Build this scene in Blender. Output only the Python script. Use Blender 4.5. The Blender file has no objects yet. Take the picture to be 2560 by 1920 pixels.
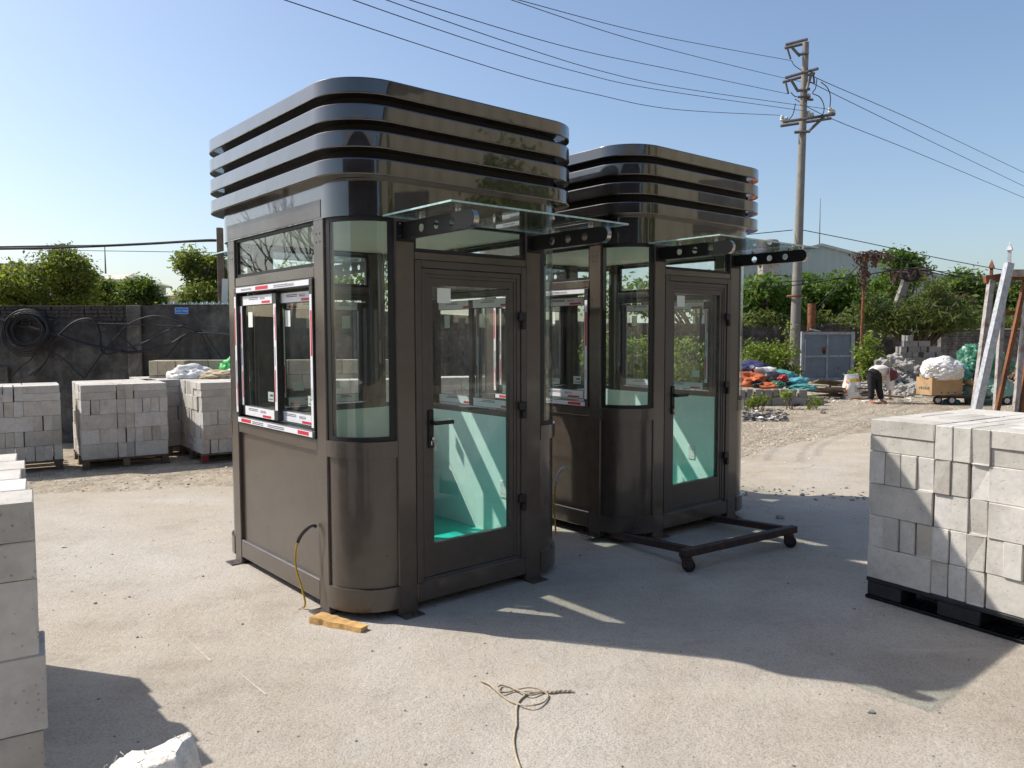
import bpy, bmesh, math, random
from mathutils import Vector, Matrix, Euler, noise
from mathutils.bvhtree import BVHTree

SC = bpy.context.scene
COL = SC.collection
R = math.radians
PI = math.pi
random.seed(7)

# ------------------------------------------------------------------ camera
CAM_H, CAM_PITCH, CAM_ROLL = 1.68, 0.0631, -0.0026
cam_data = bpy.data.cameras.new('camera')
cam_data.sensor_width = 36.0
cam_data.lens = 1944.53 / 2560 * 36.0
cam_data.clip_start = 0.05
cam_data.clip_end = 2000
cam = bpy.data.objects.new('camera', cam_data)
COL.objects.link(cam)
cam.matrix_world = (Matrix.Translation((0, 0, CAM_H)) @ Matrix.Rotation(PI / 2 - CAM_PITCH, 4, 'X')
                    @ Matrix.Rotation(CAM_ROLL, 4, 'Z'))
SC.camera = cam

# ------------------------------------------------------------------ light
SUN_EL = 46.3                                     # degrees above the horizon
SUN_AZ = Vector((-0.961, 0.277, 0)).normalized()   # horizontal direction towards the sun
sun_dir = Vector((SUN_AZ.x * math.cos(R(SUN_EL)), SUN_AZ.y * math.cos(R(SUN_EL)), math.sin(R(SUN_EL))))
world = bpy.data.worlds.new('World')
SC.world = world
world.use_nodes = True
wn = world.node_tree
wn.nodes.clear()
sky = wn.nodes.new('ShaderNodeTexSky')
sky.sky_type = 'NISHITA'
sky.sun_disc = False
sky.sun_elevation = R(SUN_EL)
sky.sun_rotation = math.atan2(sun_dir.x, sun_dir.y)
sky.altitude = 10
sky.air_density = 1.0
sky.dust_density = 1.8
sky.ozone_density = 2.0
bg = wn.nodes.new('ShaderNodeBackground')
bg.inputs['Strength'].default_value = 0.096
wo = wn.nodes.new('ShaderNodeOutputWorld')
wn.links.new(sky.outputs[0], bg.inputs[0])
wn.links.new(bg.outputs[0], wo.inputs[0])
sun_data = bpy.data.lights.new('sun', 'SUN')
sun_data.energy = 3.2
sun_data.angle = R(0.53)
sun_data.color = (1.0, 0.95, 0.87)
sun = bpy.data.objects.new('sun', sun_data)
COL.objects.link(sun)
sun.location = (-10, 4, 15)
sun.rotation_euler = (-sun_dir).to_track_quat('-Z', 'Y').to_euler()
SC.view_settings.view_transform = 'Standard'
SC.view_settings.look = 'None'
SC.view_settings.exposure = 0.82
SC.view_settings.gamma = 1.0
SC.render.engine = 'CYCLES'
SC.cycles.use_denoising = True
SC.cycles.use_adaptive_sampling = True
SC.cycles.adaptive_threshold = 0.02
SC.cycles.max_bounces = 10
SC.cycles.transparent_max_bounces = 24
SC.cycles.glossy_bounces = 4
SC.cycles.diffuse_bounces = 6
SC.cycles.caustics_reflective = False
SC.cycles.caustics_refractive = False
SC.cycles.sample_clamp_indirect = 8.0

# ------------------------------------------------------------------ layout helpers
FPX = 1944.53
SD = 2560 / 2212.0
def ray(x, y):
    dx, dy = x * SD - 1280, y * SD - 960
    c, s = math.cos(CAM_ROLL), math.sin(CAM_ROLL)
    px, py = dx * c + dy * s, -dx * s + dy * c
    cp, sp = math.cos(CAM_PITCH), math.sin(CAM_PITCH)
    return Vector((px, FPX * cp - py * sp, -FPX * sp - py * cp))
def at(x, y, Y):
    d = ray(x, y); return Vector((0, 0, CAM_H)) + d * (Y / d.y)
def gz(x, y, z=0.0):
    d = ray(x, y); return Vector((0, 0, CAM_H)) + d * ((z - CAM_H) / d.z)

def lin(r, g, b):
    f = lambda c: (c / 255 / 12.92) if c / 255 <= 0.04045 else ((c / 255 + 0.055) / 1.055) ** 2.4
    return (f(r), f(g), f(b))

# ------------------------------------------------------------------ materials
def new_mat(name):
    m = bpy.data.materials.new(name); m.use_nodes = True
    m.node_tree.nodes.clear()
    return m, m.node_tree
def N(nt, kind, **kw):
    n = nt.nodes.new(kind)
    for k, v in kw.items():
        if k in n.inputs.keys(): n.inputs[k].default_value = v
        else: setattr(n, k, v)
    return n
def L(nt, a, b): nt.links.new(a, b)
def col4(c): return (c[0], c[1], c[2], 1.0)
def ramp(nt, fac, stops):
    r = nt.nodes.new('ShaderNodeValToRGB')
    el = r.color_ramp.elements
    while len(el) > 1: el.remove(el[0])
    el[0].position, el[0].color = stops[0][0], col4(stops[0][1])
    for p, c in stops[1:]:
        e = el.new(p); e.color = col4(c)
    L(nt, fac, r.inputs[0])
    return r.outputs[0]
def mixc(nt, fac, a, b, mode='MIX'):
    m = nt.nodes.new('ShaderNodeMix'); m.data_type = 'RGBA'; m.blend_type = mode
    for sock, v in ((m.inputs[0], fac), (m.inputs[6], a), (m.inputs[7], b)):
        if hasattr(v, 'links'): L(nt, v, sock)
        else: sock.default_value = v if isinstance(v, float) else col4(v)
    return m.outputs[2]
def math_n(nt, op, a, b=None, clamp=False):
    m = nt.nodes.new('ShaderNodeMath'); m.operation = op; m.use_clamp = clamp
    for i, v in enumerate((a, b)):
        if v is None: continue
        if hasattr(v, 'links'): L(nt, v, m.inputs[i])
        else: m.inputs[i].default_value = v
    return m.outputs[0]
def coords(nt, kind='Object', scale=(1, 1, 1), loc=(0, 0, 0)):
    tc = nt.nodes.new('ShaderNodeTexCoord')
    mp = nt.nodes.new('ShaderNodeMapping')
    mp.inputs['Scale'].default_value = scale
    mp.inputs['Location'].default_value = loc
    L(nt, tc.outputs[kind], mp.inputs[0])
    return mp.outputs[0]
def wcoords(nt, scale=(1, 1, 1)):
    g = nt.nodes.new('ShaderNodeNewGeometry')
    mp = nt.nodes.new('ShaderNodeMapping')
    mp.inputs['Scale'].default_value = scale
    L(nt, g.outputs['Position'], mp.inputs[0])
    return mp.outputs[0]
def noise_n(nt, vec, scale, detail=4, rough=0.6, dist=0.0):
    n = nt.nodes.new('ShaderNodeTexNoise')
    n.inputs['Scale'].default_value = scale
    n.inputs['Detail'].default_value = detail
    n.inputs['Roughness'].default_value = rough
    n.inputs['Distortion'].default_value = dist
    L(nt, vec, n.inputs['Vector'])
    return n.outputs[0]
def voro(nt, vec, scale, feature='F1', out=0):
    n = nt.nodes.new('ShaderNodeTexVoronoi')
    n.feature = feature
    n.inputs['Scale'].default_value = scale
    L(nt, vec, n.inputs['Vector'])
    return n.outputs[out]
def bump_n(nt, h, strength=0.3, dist=0.02):
    b = nt.nodes.new('ShaderNodeBump')
    b.inputs['Strength'].default_value = strength
    b.inputs['Distance'].default_value = dist
    L(nt, h, b.inputs['Height'])
    return b.outputs[0]
def out_n(nt, shader):
    o = nt.nodes.new('ShaderNodeOutputMaterial'); L(nt, shader, o.inputs[0])
def pbsdf(nt, base, rough=0.6, metal=0.0, spec=0.5, coat=0.0, coat_r=0.05, normal=None, coat_ior=1.5):
    p = nt.nodes.new('ShaderNodeBsdfPrincipled')
    if hasattr(base, 'links'): L(nt, base, p.inputs['Base Color'])
    else: p.inputs['Base Color'].default_value = col4(base)
    if hasattr(rough, 'links'): L(nt, rough, p.inputs['Roughness'])
    else: p.inputs['Roughness'].default_value = rough
    p.inputs['Metallic'].default_value = metal
    p.inputs['Specular IOR Level'].default_value = spec
    p.inputs['Coat Weight'].default_value = coat
    p.inputs['Coat Roughness'].default_value = coat_r
    p.inputs['Coat IOR'].default_value = coat_ior
    if normal is not None: L(nt, normal, p.inputs['Normal'])
    return p.outputs[0]

def mat_simple(name, c, rough=0.6, metal=0.0, var=0.25, scale=6.0, bump=0.15, bscale=40.0, spec=0.4, coat=0.0, coat_r=0.1,
               rnd=0.0, c2=None):
    """procedural material: base colour broken up by two noises, fine bump, optional per-object shift"""
    m, nt = new_mat(name)
    v = coords(nt)
    n1 = noise_n(nt, v, scale, 5, 0.62)
    n2 = noise_n(nt, v, scale * 6.3, 3, 0.5)
    dark = tuple(x * (1 - var) for x in c); lite = tuple(min(1, x * (1 + var)) for x in c)
    if c2 is not None: dark = c2
    base = ramp(nt, n1, [(0.3, dark), (0.5, c), (0.72, lite)])
    base = mixc(nt, 0.5, base, ramp(nt, n2, [(0.3, (1 - var,) * 3), (0.7, (1 + 0.5 * var,) * 3)]), 'MULTIPLY')
    if rnd:
        oi = nt.nodes.new('ShaderNodeObjectInfo')
        base = mixc(nt, 1.0, base, ramp(nt, oi.outputs['Random'], [(0, (1 - rnd,) * 3), (1, (1 + rnd * 0.4, 1 + rnd * 0.3, 1 + rnd * 0.15))]), 'MULTIPLY')
    rr = ramp(nt, n1, [(0.2, (max(0.02, rough - 0.08),) * 3), (0.8, (min(1, rough + 0.08),) * 3)])
    nb = noise_n(nt, v, bscale, 4, 0.6)
    out_n(nt, pbsdf(nt, base, rr, metal, spec, coat, coat_r, bump_n(nt, nb, bump, 0.01) if bump else None))
    return m

def mat_paint(name, c, rough=0.35, coat=0.4, coat_r=0.08, wave=0.06, wscale=2.2, dusty=0.10, ior=1.5):
    """sprayed metal paint: slight waviness of the sheet, dust film, uneven gloss"""
    m, nt = new_mat(name)
    v = coords(nt)
    n1 = noise_n(nt, v, 1.7, 5, 0.6)
    n2 = noise_n(nt, v, 9.0, 6, 0.7)
    base = ramp(nt, n1, [(0.3, tuple(x * 0.86 for x in c)), (0.7, tuple(x * 1.14 for x in c))])
    dust = ramp(nt, n2, [(0.45, (0, 0, 0)), (0.8, (1, 1, 1))])
    base = mixc(nt, math_n(nt, 'MULTIPLY', dust, dusty), base, (0.30, 0.27, 0.23))
    rr = ramp(nt, n2, [(0.3, (rough * 0.8,) * 3), (0.75, (min(1, rough * 1.35),) * 3)])
    w = noise_n(nt, v, wscale, 2, 0.4)
    nb = noise_n(nt, v, 160, 2, 0.5)
    h = math_n(nt, 'ADD', w, math_n(nt, 'MULTIPLY', nb, 0.012))
    out_n(nt, pbsdf(nt, base, rr, 0.0, 0.5, coat, coat_r, bump_n(nt, h, wave, 0.12), ior))
    return m

def mat_glass(name, tint=(0.93, 0.975, 0.95), f0=0.045, smudge=0.025, wave=0.0):
    m, nt = new_mat(name)
    lw = nt.nodes.new('ShaderNodeLayerWeight'); lw.inputs['Blend'].default_value = 0.5
    v = coords(nt)
    p5 = math_n(nt, 'POWER', lw.outputs['Facing'], 5.0)
    fr = math_n(nt, 'ADD', math_n(nt, 'MULTIPLY', p5, 1 - f0), f0, True)
    tr = N(nt, 'ShaderNodeBsdfTransparent'); tr.inputs[0].default_value = col4(tint)
    gl = N(nt, 'ShaderNodeBsdfGlossy'); gl.inputs['Roughness'].default_value = 0.0
    if wave:
        L(nt, bump_n(nt, noise_n(nt, v, 1.6, 2, 0.4), wave, 0.1), gl.inputs['Normal'])
    di = N(nt, 'ShaderNodeBsdfDiffuse'); di.inputs[0].default_value = (0.7, 0.72, 0.68, 1)
    mx = nt.nodes.new('ShaderNodeMixShader')
    L(nt, fr, mx.inputs[0]); L(nt, tr.outputs[0], mx.inputs[1]); L(nt, gl.outputs[0], mx.inputs[2])
    sm = nt.nodes.new('ShaderNodeMixShader')
    s = math_n(nt, 'MULTIPLY', ramp(nt, noise_n(nt, v, 4.0, 6, 0.7), [(0.35, (0.1,) * 3), (0.8, (1, 1, 1))]), smudge)
    L(nt, s, sm.inputs[0]); L(nt, mx.outputs[0], sm.inputs[1]); L(nt, di.outputs[0], sm.inputs[2])
    out_n(nt, sm.outputs[0])
    return m

def mat_leaf(name, c, trans=0.35, attr='tone', yellow=None):
    m, nt = new_mat(name)
    a = nt.nodes.new('ShaderNodeAttribute'); a.attribute_name = attr
    y = yellow or (c[0] * 1.9, c[1] * 1.45, c[2] * 0.9)
    base = ramp(nt, a.outputs['Fac'], [(0.0, tuple(x * 0.55 for x in c)), (0.45, c), (1.0, y)])
    d = pbsdf(nt, base, 0.55, 0, 0.35)
    t = N(nt, 'ShaderNodeBsdfTranslucent')
    L(nt, mixc(nt, 1.0, base, (1.3, 1.35, 0.6), 'MULTIPLY'), t.inputs[0])
    mx = nt.nodes.new('ShaderNodeMixShader'); mx.inputs[0].default_value = trans
    L(nt, d, mx.inputs[1]); L(nt, t.outputs[0], mx.inputs[2])
    out_n(nt, mx.outputs[0])
    return m

# ------------------------------------------------------------------ mesh builder
class MB:
    def __init__(self): self.v, self.f, self.m = [], [], []
    def add(self, vs, fs, m=0, T=None):
        o = len(self.v)
        self.v += [tuple(T @ Vector(p)) for p in vs] if T is not None else [tuple(p) for p in vs]
        self.f += [tuple(i + o for i in f) for f in fs]
        self.m += [m] * len(fs)
        return self
    def box(self, x0, x1, y0, y1, z0, z1, m=0, ch=0.0, T=None):
        x0, x1 = min(x0, x1), max(x0, x1); y0, y1 = min(y0, y1), max(y0, y1); z0, z1 = min(z0, z1), max(z0, z1)
        if not ch:
            vs = [(x, y, z) for z in (z0, z1) for y in (y0, y1) for x in (x0, x1)]
            fs = [(0, 2, 3, 1), (4, 5, 7, 6), (0, 1, 5, 4), (2, 6, 7, 3), (0, 4, 6, 2), (1, 3, 7, 5)]
            return self.add(vs, fs, m, T)
        ch = min(ch, (x1 - x0) * 0.45, (y1 - y0) * 0.45, (z1 - z0) * 0.45)
        lo, hi = (x0, y0, z0), (x1, y1, z1)
        idx, vs = {}, []
        for c in [(a, b, d) for a in (0, 1) for b in (0, 1) for d in (0, 1)]:
            for ax in range(3):
                p = []
                for k in range(3):
                    e = hi[k] if c[k] else lo[k]
                    if k != ax: e += -ch if c[k] else ch
                    p.append(e)
                idx[c, ax] = len(vs); vs.append(tuple(p))
        fs = []
        cen = Vector(((x0 + x1) / 2, (y0 + y1) / 2, (z0 + z1) / 2))
        def put(ids):
            a, b, c3 = Vector(vs[ids[0]]), Vector(vs[ids[1]]), Vector(vs[ids[2]])
            n = (b - a).cross(c3 - a); mid = sum((Vector(vs[i]) for i in ids), Vector()) / len(ids)
            fs.append(tuple(ids) if n.dot(mid - cen) > 0 else tuple(reversed(ids)))
        for ax in range(3):
            o1, o2 = [k for k in range(3) if k != ax]
            for s in (0, 1):
                q = []
                for (p1, p2) in ((0, 0), (1, 0), (1, 1), (0, 1)):
                    c = [0, 0, 0]; c[ax] = s; c[o1] = p1; c[o2] = p2
                    q.append(idx[tuple(c), ax])
                put(q)
            for s1 in (0, 1):
                for s2 in (0, 1):
                    c1 = [0, 0, 0]; c1[o1] = s1; c1[o2] = s2; c2 = list(c1); c1[ax] = 0; c2[ax] = 1
                    c1, c2 = tuple(c1), tuple(c2)
                    put([idx[c1, o1], idx[c2, o1], idx[c2, o2], idx[c1, o2]])
        for c in [(a, b, d) for a in (0, 1) for b in (0, 1) for d in (0, 1)]:
            put([idx[c, 0], idx[c, 1], idx[c, 2]])
        return self.add(vs, fs, m, T)
    def tube(self, pts, r, n=8, m=0, closed=False, T=None, caps=True):
        pts = [Vector(p) for p in pts]
        k = len(pts); rs = r if isinstance(r, (list, tuple)) else [r] * k
        vs = []; up = None
        for i in range(k):
            a = pts[(i - 1) % k] if (closed or i > 0) else pts[0]
            b = pts[(i + 1) % k] if (closed or i < k - 1) else pts[-1]
            t = (b - a)
            if t.length < 1e-9: t = Vector((0, 0, 1))
            t.normalize()
            if up is None:
                up = Vector((0, 0, 1)) if abs(t.z) < 0.9 else Vector((1, 0, 0))
            s = t.cross(up)
            if s.length < 1e-6: s = t.orthogonal()
            s.normalize(); up = s.cross(t).normalized()
            for j in range(n):
                an = 2 * PI * j / n
                vs.append(pts[i] + (s * math.cos(an) + up * math.sin(an)) * rs[i])
        fs = []
        for i in range(k if closed else k - 1):
            i2 = (i + 1) % k
            for j in range(n):
                j2 = (j + 1) % n
                fs.append((i * n + j, i * n + j2, i2 * n + j2, i2 * n + j))
        if caps and not closed:
            fs.append(tuple(range(n - 1, -1, -1))); fs.append(tuple((k - 1) * n + j for j in range(n)))
        return self.add(vs, fs, m, T)
    def cyl(self, p0, p1, r, n=12, m=0, T=None, r1=None):
        return self.tube([p0, p1], [r, r if r1 is None else r1], n, m, T=T)
    def lathe(self, prof, n=16, m=0, T=None):
        vs = []; fs = []
        for r, z in prof:
            for j in range(n):
                a = 2 * PI * j / n; vs.append((r * math.cos(a), r * math.sin(a), z))
        for i in range(len(prof) - 1):
            for j in range(n):
                j2 = (j + 1) % n; fs.append((i * n + j, i * n + j2, (i + 1) * n + j2, (i + 1) * n + j))
        fs.append(tuple(range(n - 1, -1, -1))); fs.append(tuple((len(prof) - 1) * n + j for j in range(n)))
        return self.add(vs, fs, m, T)
    def prism(self, poly, z0, z1, m=0, T=None):
        k = len(poly)
        vs = [(p[0], p[1], z0) for p in poly] + [(p[0], p[1], z1) for p in poly]
        fs = [tuple(range(k - 1, -1, -1)), tuple(range(k, 2 * k))] + [(i, (i + 1) % k, k + (i + 1) % k, k + i) for i in range(k)]
        return self.add(vs, fs, m, T)
    def rock(self, c, r, m=0, seed=0, sq=(1, 1, 0.7), jag=0.35, sub=1):
        rd = random.Random(seed)
        vs, fs = ICO[sub]
        q = Euler((rd.uniform(0, 6), rd.uniform(0, 6), rd.uniform(0, 6))).to_matrix()
        off = Vector((rd.uniform(0, 90), rd.uniform(0, 90), rd.uniform(0, 90)))
        o = []
        for v in vs:
            p = Vector(v); k = 1 + jag * noise.noise(p * 1.6 + off) * 1.6 + rd.uniform(-.1, .1) * jag
            p = q @ (p * k * r)
            o.append((c[0] + p.x * sq[0], c[1] + p.y * sq[1], c[2] + p.z * sq[2]))
        return self.add(o, fs, m)
    def text(self, s, size, T, m=0, align='LEFT'):
        cu = bpy.data.curves.new('lettering', 'FONT'); cu.body = s; cu.size = size; cu.align_x = align
        cu.resolution_u = 2
        ob = bpy.data.objects.new('lettering', cu)
        me = ob.to_mesh()
        if me is not None and len(me.polygons):
            self.add([tuple(v.co) for v in me.vertices], [tuple(p.vertices) for p in me.polygons], m, T)
        ob.to_mesh_clear(); bpy.data.objects.remove(ob); bpy.data.curves.remove(cu)
        return self
    def mesh(self, name, mats, smooth=None, recalc=False):
        me = bpy.data.meshes.new(name)
        me.from_pydata(self.v, [], self.f)
        for mt in (mats if isinstance(mats, (list, tuple)) else [mats]): me.materials.append(mt)
        if len(set(self.m)) > 1: me.polygons.foreach_set('material_index', self.m)
        if recalc:
            b = bmesh.new(); b.from_mesh(me); bmesh.ops.recalc_face_normals(b, faces=b.faces); b.to_mesh(me); b.free()
        me.update()
        if smooth:
            me.polygons.foreach_set('use_smooth', [True] * len(me.polygons))
            me.set_sharp_from_angle(angle=R(smooth))
        return me
    def build(self, name, mats, parent=None, smooth=None, recalc=False, loc=None, rot=None):
        return link(name, self.mesh(name, mats, smooth, recalc), parent, loc, rot)

def ico(sub):
    b = bmesh.new(); bmesh.ops.create_icosphere(b, subdivisions=sub, radius=1)
    r = [tuple(v.co) for v in b.verts], [tuple(v.index for v in f.verts) for f in b.faces]; b.free(); return r
ICO = {k: ico(k) for k in (1, 2, 3, 4, 5)}

def link(name, me, parent=None, loc=None, rot=None):
    o = bpy.data.objects.new(name, me); COL.objects.link(o)
    if parent is not None: o.parent = parent
    if loc is not None: o.location = loc
    if rot is not None: o.rotation_euler = rot
    return o
def empty(name, loc, rz=0.0):
    o = bpy.data.objects.new(name, None); COL.objects.link(o); o.location = loc; o.rotation_euler = (0, 0, rz)
    o.empty_display_size = 0.2
    return o
def tag(o, label=None, cat=None, group=None, kind=None):
    if label: o['label'] = label
    if cat: o['category'] = cat
    if group: o['group'] = group
    if kind: o['kind'] = kind
    return o
def copy_tree(o, parent=None):
    c = o.copy(); COL.objects.link(c)
    if parent is not None: c.parent = parent
    for ch in o.children: copy_tree(ch, c)
    return c
def smoothpath(pts, k=6):
    pts = [Vector(p) for p in pts]; out = []
    for i in range(len(pts) - 1):
        p0 = pts[max(i - 1, 0)]; p1 = pts[i]; p2 = pts[i + 1]; p3 = pts[min(i + 2, len(pts) - 1)]
        for j in range(k):
            t = j / k
            out.append(0.5 * ((2 * p1) + (p2 - p0) * t + (2 * p0 - 5 * p1 + 4 * p2 - p3) * t * t + (3 * p1 - p0 - 3 * p2 + p3) * t ** 3))
    out.append(pts[-1]); return out
def blob(name, mat, c, rad, seed=0, amp=0.18, freq=2.2, sub=4, flat=True, parent=None, crease=0.10, cf=6.0, lean=(0, 0), ang=60):
    """crumpled bag-like body: icosphere displaced by soft lumps and sharp ridged folds, flattened where it rests"""
    vs, fs = ICO[sub]; off = Vector((seed * 3.7, seed * 1.3, seed * 7.1)); o = []
    for v in vs:
        p = Vector(v); off2 = off + Vector((noise.noise(p * 2.1 + off), noise.noise(p * 2.1 + off * 2), noise.noise(p * 2.1 + off * 3))) * 0.9
        k = 1 + amp * noise.noise(p * freq + off) + crease * (0.5 - abs(noise.noise(p * cf + off2))) + 0.55 * crease * (0.5 - abs(noise.noise(p * cf * 2.3 + off2))) + 0.3 * crease * (0.5 - abs(noise.noise(p * cf * 5.1 + off2 * 2)))
        z = p.z * k
        if flat: z = max(z, -0.78)
        o.append((p.x * k * rad[0] + lean[0] * z, p.y * k * rad[1] + lean[1] * z, z * rad[2]))
    b = MB(); b.add(o, fs)
    return b.build(name, mat, parent, ang, loc=c)

# ------------------------------------------------------------------ material set
M = {}
M['bronze'] = mat_paint('bronze_paint', (0.066, 0.051, 0.039), 0.32, 0.55, 0.09, 0.07)
M['bronze_gloss'] = mat_paint('bronze_gloss_paint', (0.013, 0.011, 0.010), 0.20, 1.0, 0.025, 0.10, 3.8, 0.02, 1.8)
M['recess'] = mat_simple('ring_gap_shade', (0.018, 0.014, 0.011), 0.6, 0, 0.2, 6, 0.02, 60, 0.3)  # dark tone paints in the shade of the gaps between the rings
M['door_alu'] = mat_paint('door_aluminium', (0.058, 0.048, 0.041), 0.38, 0.1, 0.2, 0.01)
M['black_alu'] = mat_paint('black_aluminium', (0.016, 0.016, 0.016), 0.35, 0.2, 0.15, 0.0)
M['alu'] = mat_simple('mill_aluminium', (0.42, 0.41, 0.40), 0.35, 0.8, 0.12, 8, 0.03)
M['rubber'] = mat_simple('black_rubber', (0.012, 0.012, 0.013), 0.5, 0, 0.2, 10, 0.03)
M['chrome'] = mat_simple('brushed_steel', (0.40, 0.38, 0.36), 0.25, 1.0, 0.1, 12, 0.02, 200)
M['bracket'] = mat_simple('bracket_black', (0.012, 0.011, 0.011), 0.5, 0, 0.2, 8, 0.01, 90, 0.25)
M['glass'] = mat_glass('window_glass', (0.975, 0.992, 0.983), 0.038, 0.012)
M['curved_glass'] = mat_glass('curved_glass', (0.955, 0.988, 0.972), 0.05, 0.008, 0.03)
M['canopy_glass'] = mat_glass('canopy_glass', (0.92, 0.975, 0.96), 0.055, 0.04)
M['glass_edge'] = mat_simple('glass_edge', (0.42, 0.60, 0.55), 0.2, 0, 0.3, 20, 0)
M['cream'] = mat_simple('cream_panel', (0.90, 0.90, 0.82), 0.5, 0, 0.05, 3, 0.02)
M['mint'] = mat_simple('teal_bounce_panel', (0.76, 0.94, 0.89), 0.45, 0, 0.05, 3, 0.02)  # teal bounce light from the floor is tinted into these white panels
M['teal'] = mat_simple('teal_floor', (0.02, 0.60, 0.47), 0.4, 0, 0.12, 5, 0.02)
M['desk'] = mat_simple('desk_board', (0.50, 0.33, 0.13), 0.5, 0, 0.15, 5, 0.03)
M['tape'] = mat_simple('white_tape', (0.78, 0.78, 0.80), 0.4, 0, 0.03, 14, 0.05, 60)
M['red'] = mat_simple('red_print', (0.62, 0.025, 0.045), 0.4, 0, 0.1, 20, 0)
M['ink'] = mat_simple('grey_print', (0.10, 0.10, 0.13), 0.5, 0, 0.1, 20, 0)
M['paper'] = mat_simple('white_paper', (0.74, 0.78, 0.70), 0.6, 0, 0.04, 10, 0.02)
M['white_plastic'] = mat_simple('white_plastic', (0.76, 0.78, 0.75), 0.35, 0, 0.04, 10, 0.0)
M['sheath'] = mat_simple('dark_sheath', (0.03, 0.03, 0.03), 0.4, 0, 0.2, 20, 0)
M['yellow_cable'] = mat_simple('yellow_cable', (0.50, 0.33, 0.02), 0.45, 0, 0.15, 30, 0)
M['grey_sheath'] = mat_simple('grey_sheath', (0.5, 0.5, 0.5), 0.4, 0, 0.2, 20, 0)
M['red_wire'] = mat_simple('red_wire', (0.45, 0.08, 0.05), 0.45, 0, 0.15, 30, 0)
M['fresh_wood'] = mat_simple('fresh_wood', (0.55, 0.33, 0.12), 0.7, 0, 0.3, 9, 0.4, 60)
M['old_wood'] = mat_simple('old_wood', (0.17, 0.13, 0.095), 0.85, 0, 0.4, 7, 0.5, 50, rnd=0.3)
M['red_wood'] = mat_simple('red_painted_wood', (0.20, 0.035, 0.025), 0.7, 0, 0.3, 8, 0.3, 50)
M['black_plastic'] = mat_simple('black_plastic', (0.022, 0.023, 0.026), 0.55, 0, 0.35, 9, 0.2, 60, c2=(0.012, 0.012, 0.013))
M['rust'] = mat_simple('rust', (0.20, 0.075, 0.03), 0.8, 0, 0.45, 7, 0.5, 60, c2=(0.08, 0.035, 0.02))
M['rust_dark'] = mat_simple('dark_rusty_steel', (0.05, 0.036, 0.032), 0.65, 0.2, 0.5, 9, 0.4, 60, c2=(0.10, 0.045, 0.025))
M['galv'] = mat_simple('galvanised_steel', (0.52, 0.52, 0.52), 0.45, 0.5, 0.25, 24, 0.15, 60)
M['galv_dull'] = mat_simple('dull_steel', (0.36, 0.33, 0.31), 0.6, 0.2, 0.3, 12, 0.2, 60, c2=(0.22, 0.13, 0.08))
M['rope'] = mat_simple('rope', (0.47, 0.39, 0.28), 0.85, 0, 0.2, 30, 0.5, 200)
M['fibre'] = mat_simple('white_fibre', (0.76, 0.71, 0.63), 0.9, 0, 0.22, 30, 1.0, 70)
M['pole_conc'] = mat_simple('pole_concrete', (0.235, 0.215, 0.19), 0.85, 0, 0.2, 4, 0.3, 40)
M['steel_dark'] = mat_simple('dark_galvanised', (0.14, 0.13, 0.125), 0.6, 0.4, 0.3, 8, 0.1)
M['porcelain'] = mat_simple('porcelain', (0.66, 0.63, 0.56), 0.3, 0, 0.1, 9, 0)
M['wire'] = mat_simple('black_wire', (0.02, 0.02, 0.022), 0.5, 0, 0.1, 9, 0)
M['gate_blue'] = mat_simple('grey_blue_paint', (0.17, 0.20, 0.245), 0.6, 0, 0.16, 4, 0.12, 30, c2=(0.14, 0.165, 0.20))
M['gate_rim'] = mat_simple('grey_rim_paint', (0.33, 0.355, 0.38), 0.6, 0, 0.3, 6, 0.2, 30, c2=(0.24, 0.20, 0.17))
M['cardboard'] = mat_simple('cardboard', (0.46, 0.30, 0.155), 0.85, 0, 0.12, 5, 0.1, 40)
M['bag_white'] = mat_simple('white_bag', (0.72, 0.70, 0.66), 0.45, 0, 0.15, 9, 0.5, 18)
M['bag_green'] = mat_simple('green_bag', (0.05, 0.17, 0.105), 0.4, 0, 0.25, 5, 0.4, 16)
M['bag_teal'] = mat_simple('teal_bag', (0.08, 0.26, 0.24), 0.4, 0, 0.25, 6, 0.4, 16)
M['bag_pale'] = mat_simple('pale_green_bag', (0.20, 0.33, 0.255), 0.5, 0, 0.2, 5, 0.4, 16)
M['bag_orange'] = mat_simple('orange_bag', (0.52, 0.135, 0.045), 0.5, 0, 0.2, 7, 0.4, 16)
M['bag_blue'] = mat_simple('navy_bag', (0.04, 0.04, 0.10), 0.5, 0, 0.25, 7, 0.4, 16)
M['bag_cyan'] = mat_simple('cyan_bag', (0.10, 0.33, 0.38), 0.4, 0, 0.2, 7, 0.4, 16)
M['bag_red'] = mat_simple('red_bag', (0.40, 0.035, 0.035), 0.45, 0, 0.2, 7, 0.4, 16)
M['bag_black'] = mat_simple('black_bag', (0.03, 0.03, 0.032), 0.4, 0, 0.4, 7, 0.4, 16)
M['bag_tan'] = mat_simple('tan_sack', (0.50, 0.40, 0.26), 0.75, 0, 0.15, 9, 0.5, 24)
M['bag_bright_green'] = mat_simple('bright_green_sack', (0.06, 0.45, 0.10), 0.5, 0, 0.2, 9, 0.4, 24)
M['orange_print'] = mat_simple('orange_print', (0.78, 0.22, 0.03), 0.5, 0, 0.12, 9, 0)
M['yellow_print'] = mat_simple('yellow_print', (0.80, 0.62, 0.03), 0.5, 0, 0.12, 9, 0)
M['skin'] = mat_simple('skin', (0.40, 0.22, 0.145), 0.55, 0, 0.1, 8, 0.05)
M['trousers'] = mat_simple('black_trousers', (0.014, 0.013, 0.015), 0.8, 0, 0.3, 9, 0.4, 30)
M['shirt'] = mat_simple('cream_shirt', (0.74, 0.68, 0.60), 0.8, 0, 0.08, 7, 0.5, 18)
M['hat'] = mat_simple('maroon_hat', (0.11, 0.022, 0.03), 0.6, 0, 0.3, 12, 0.3)
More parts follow.
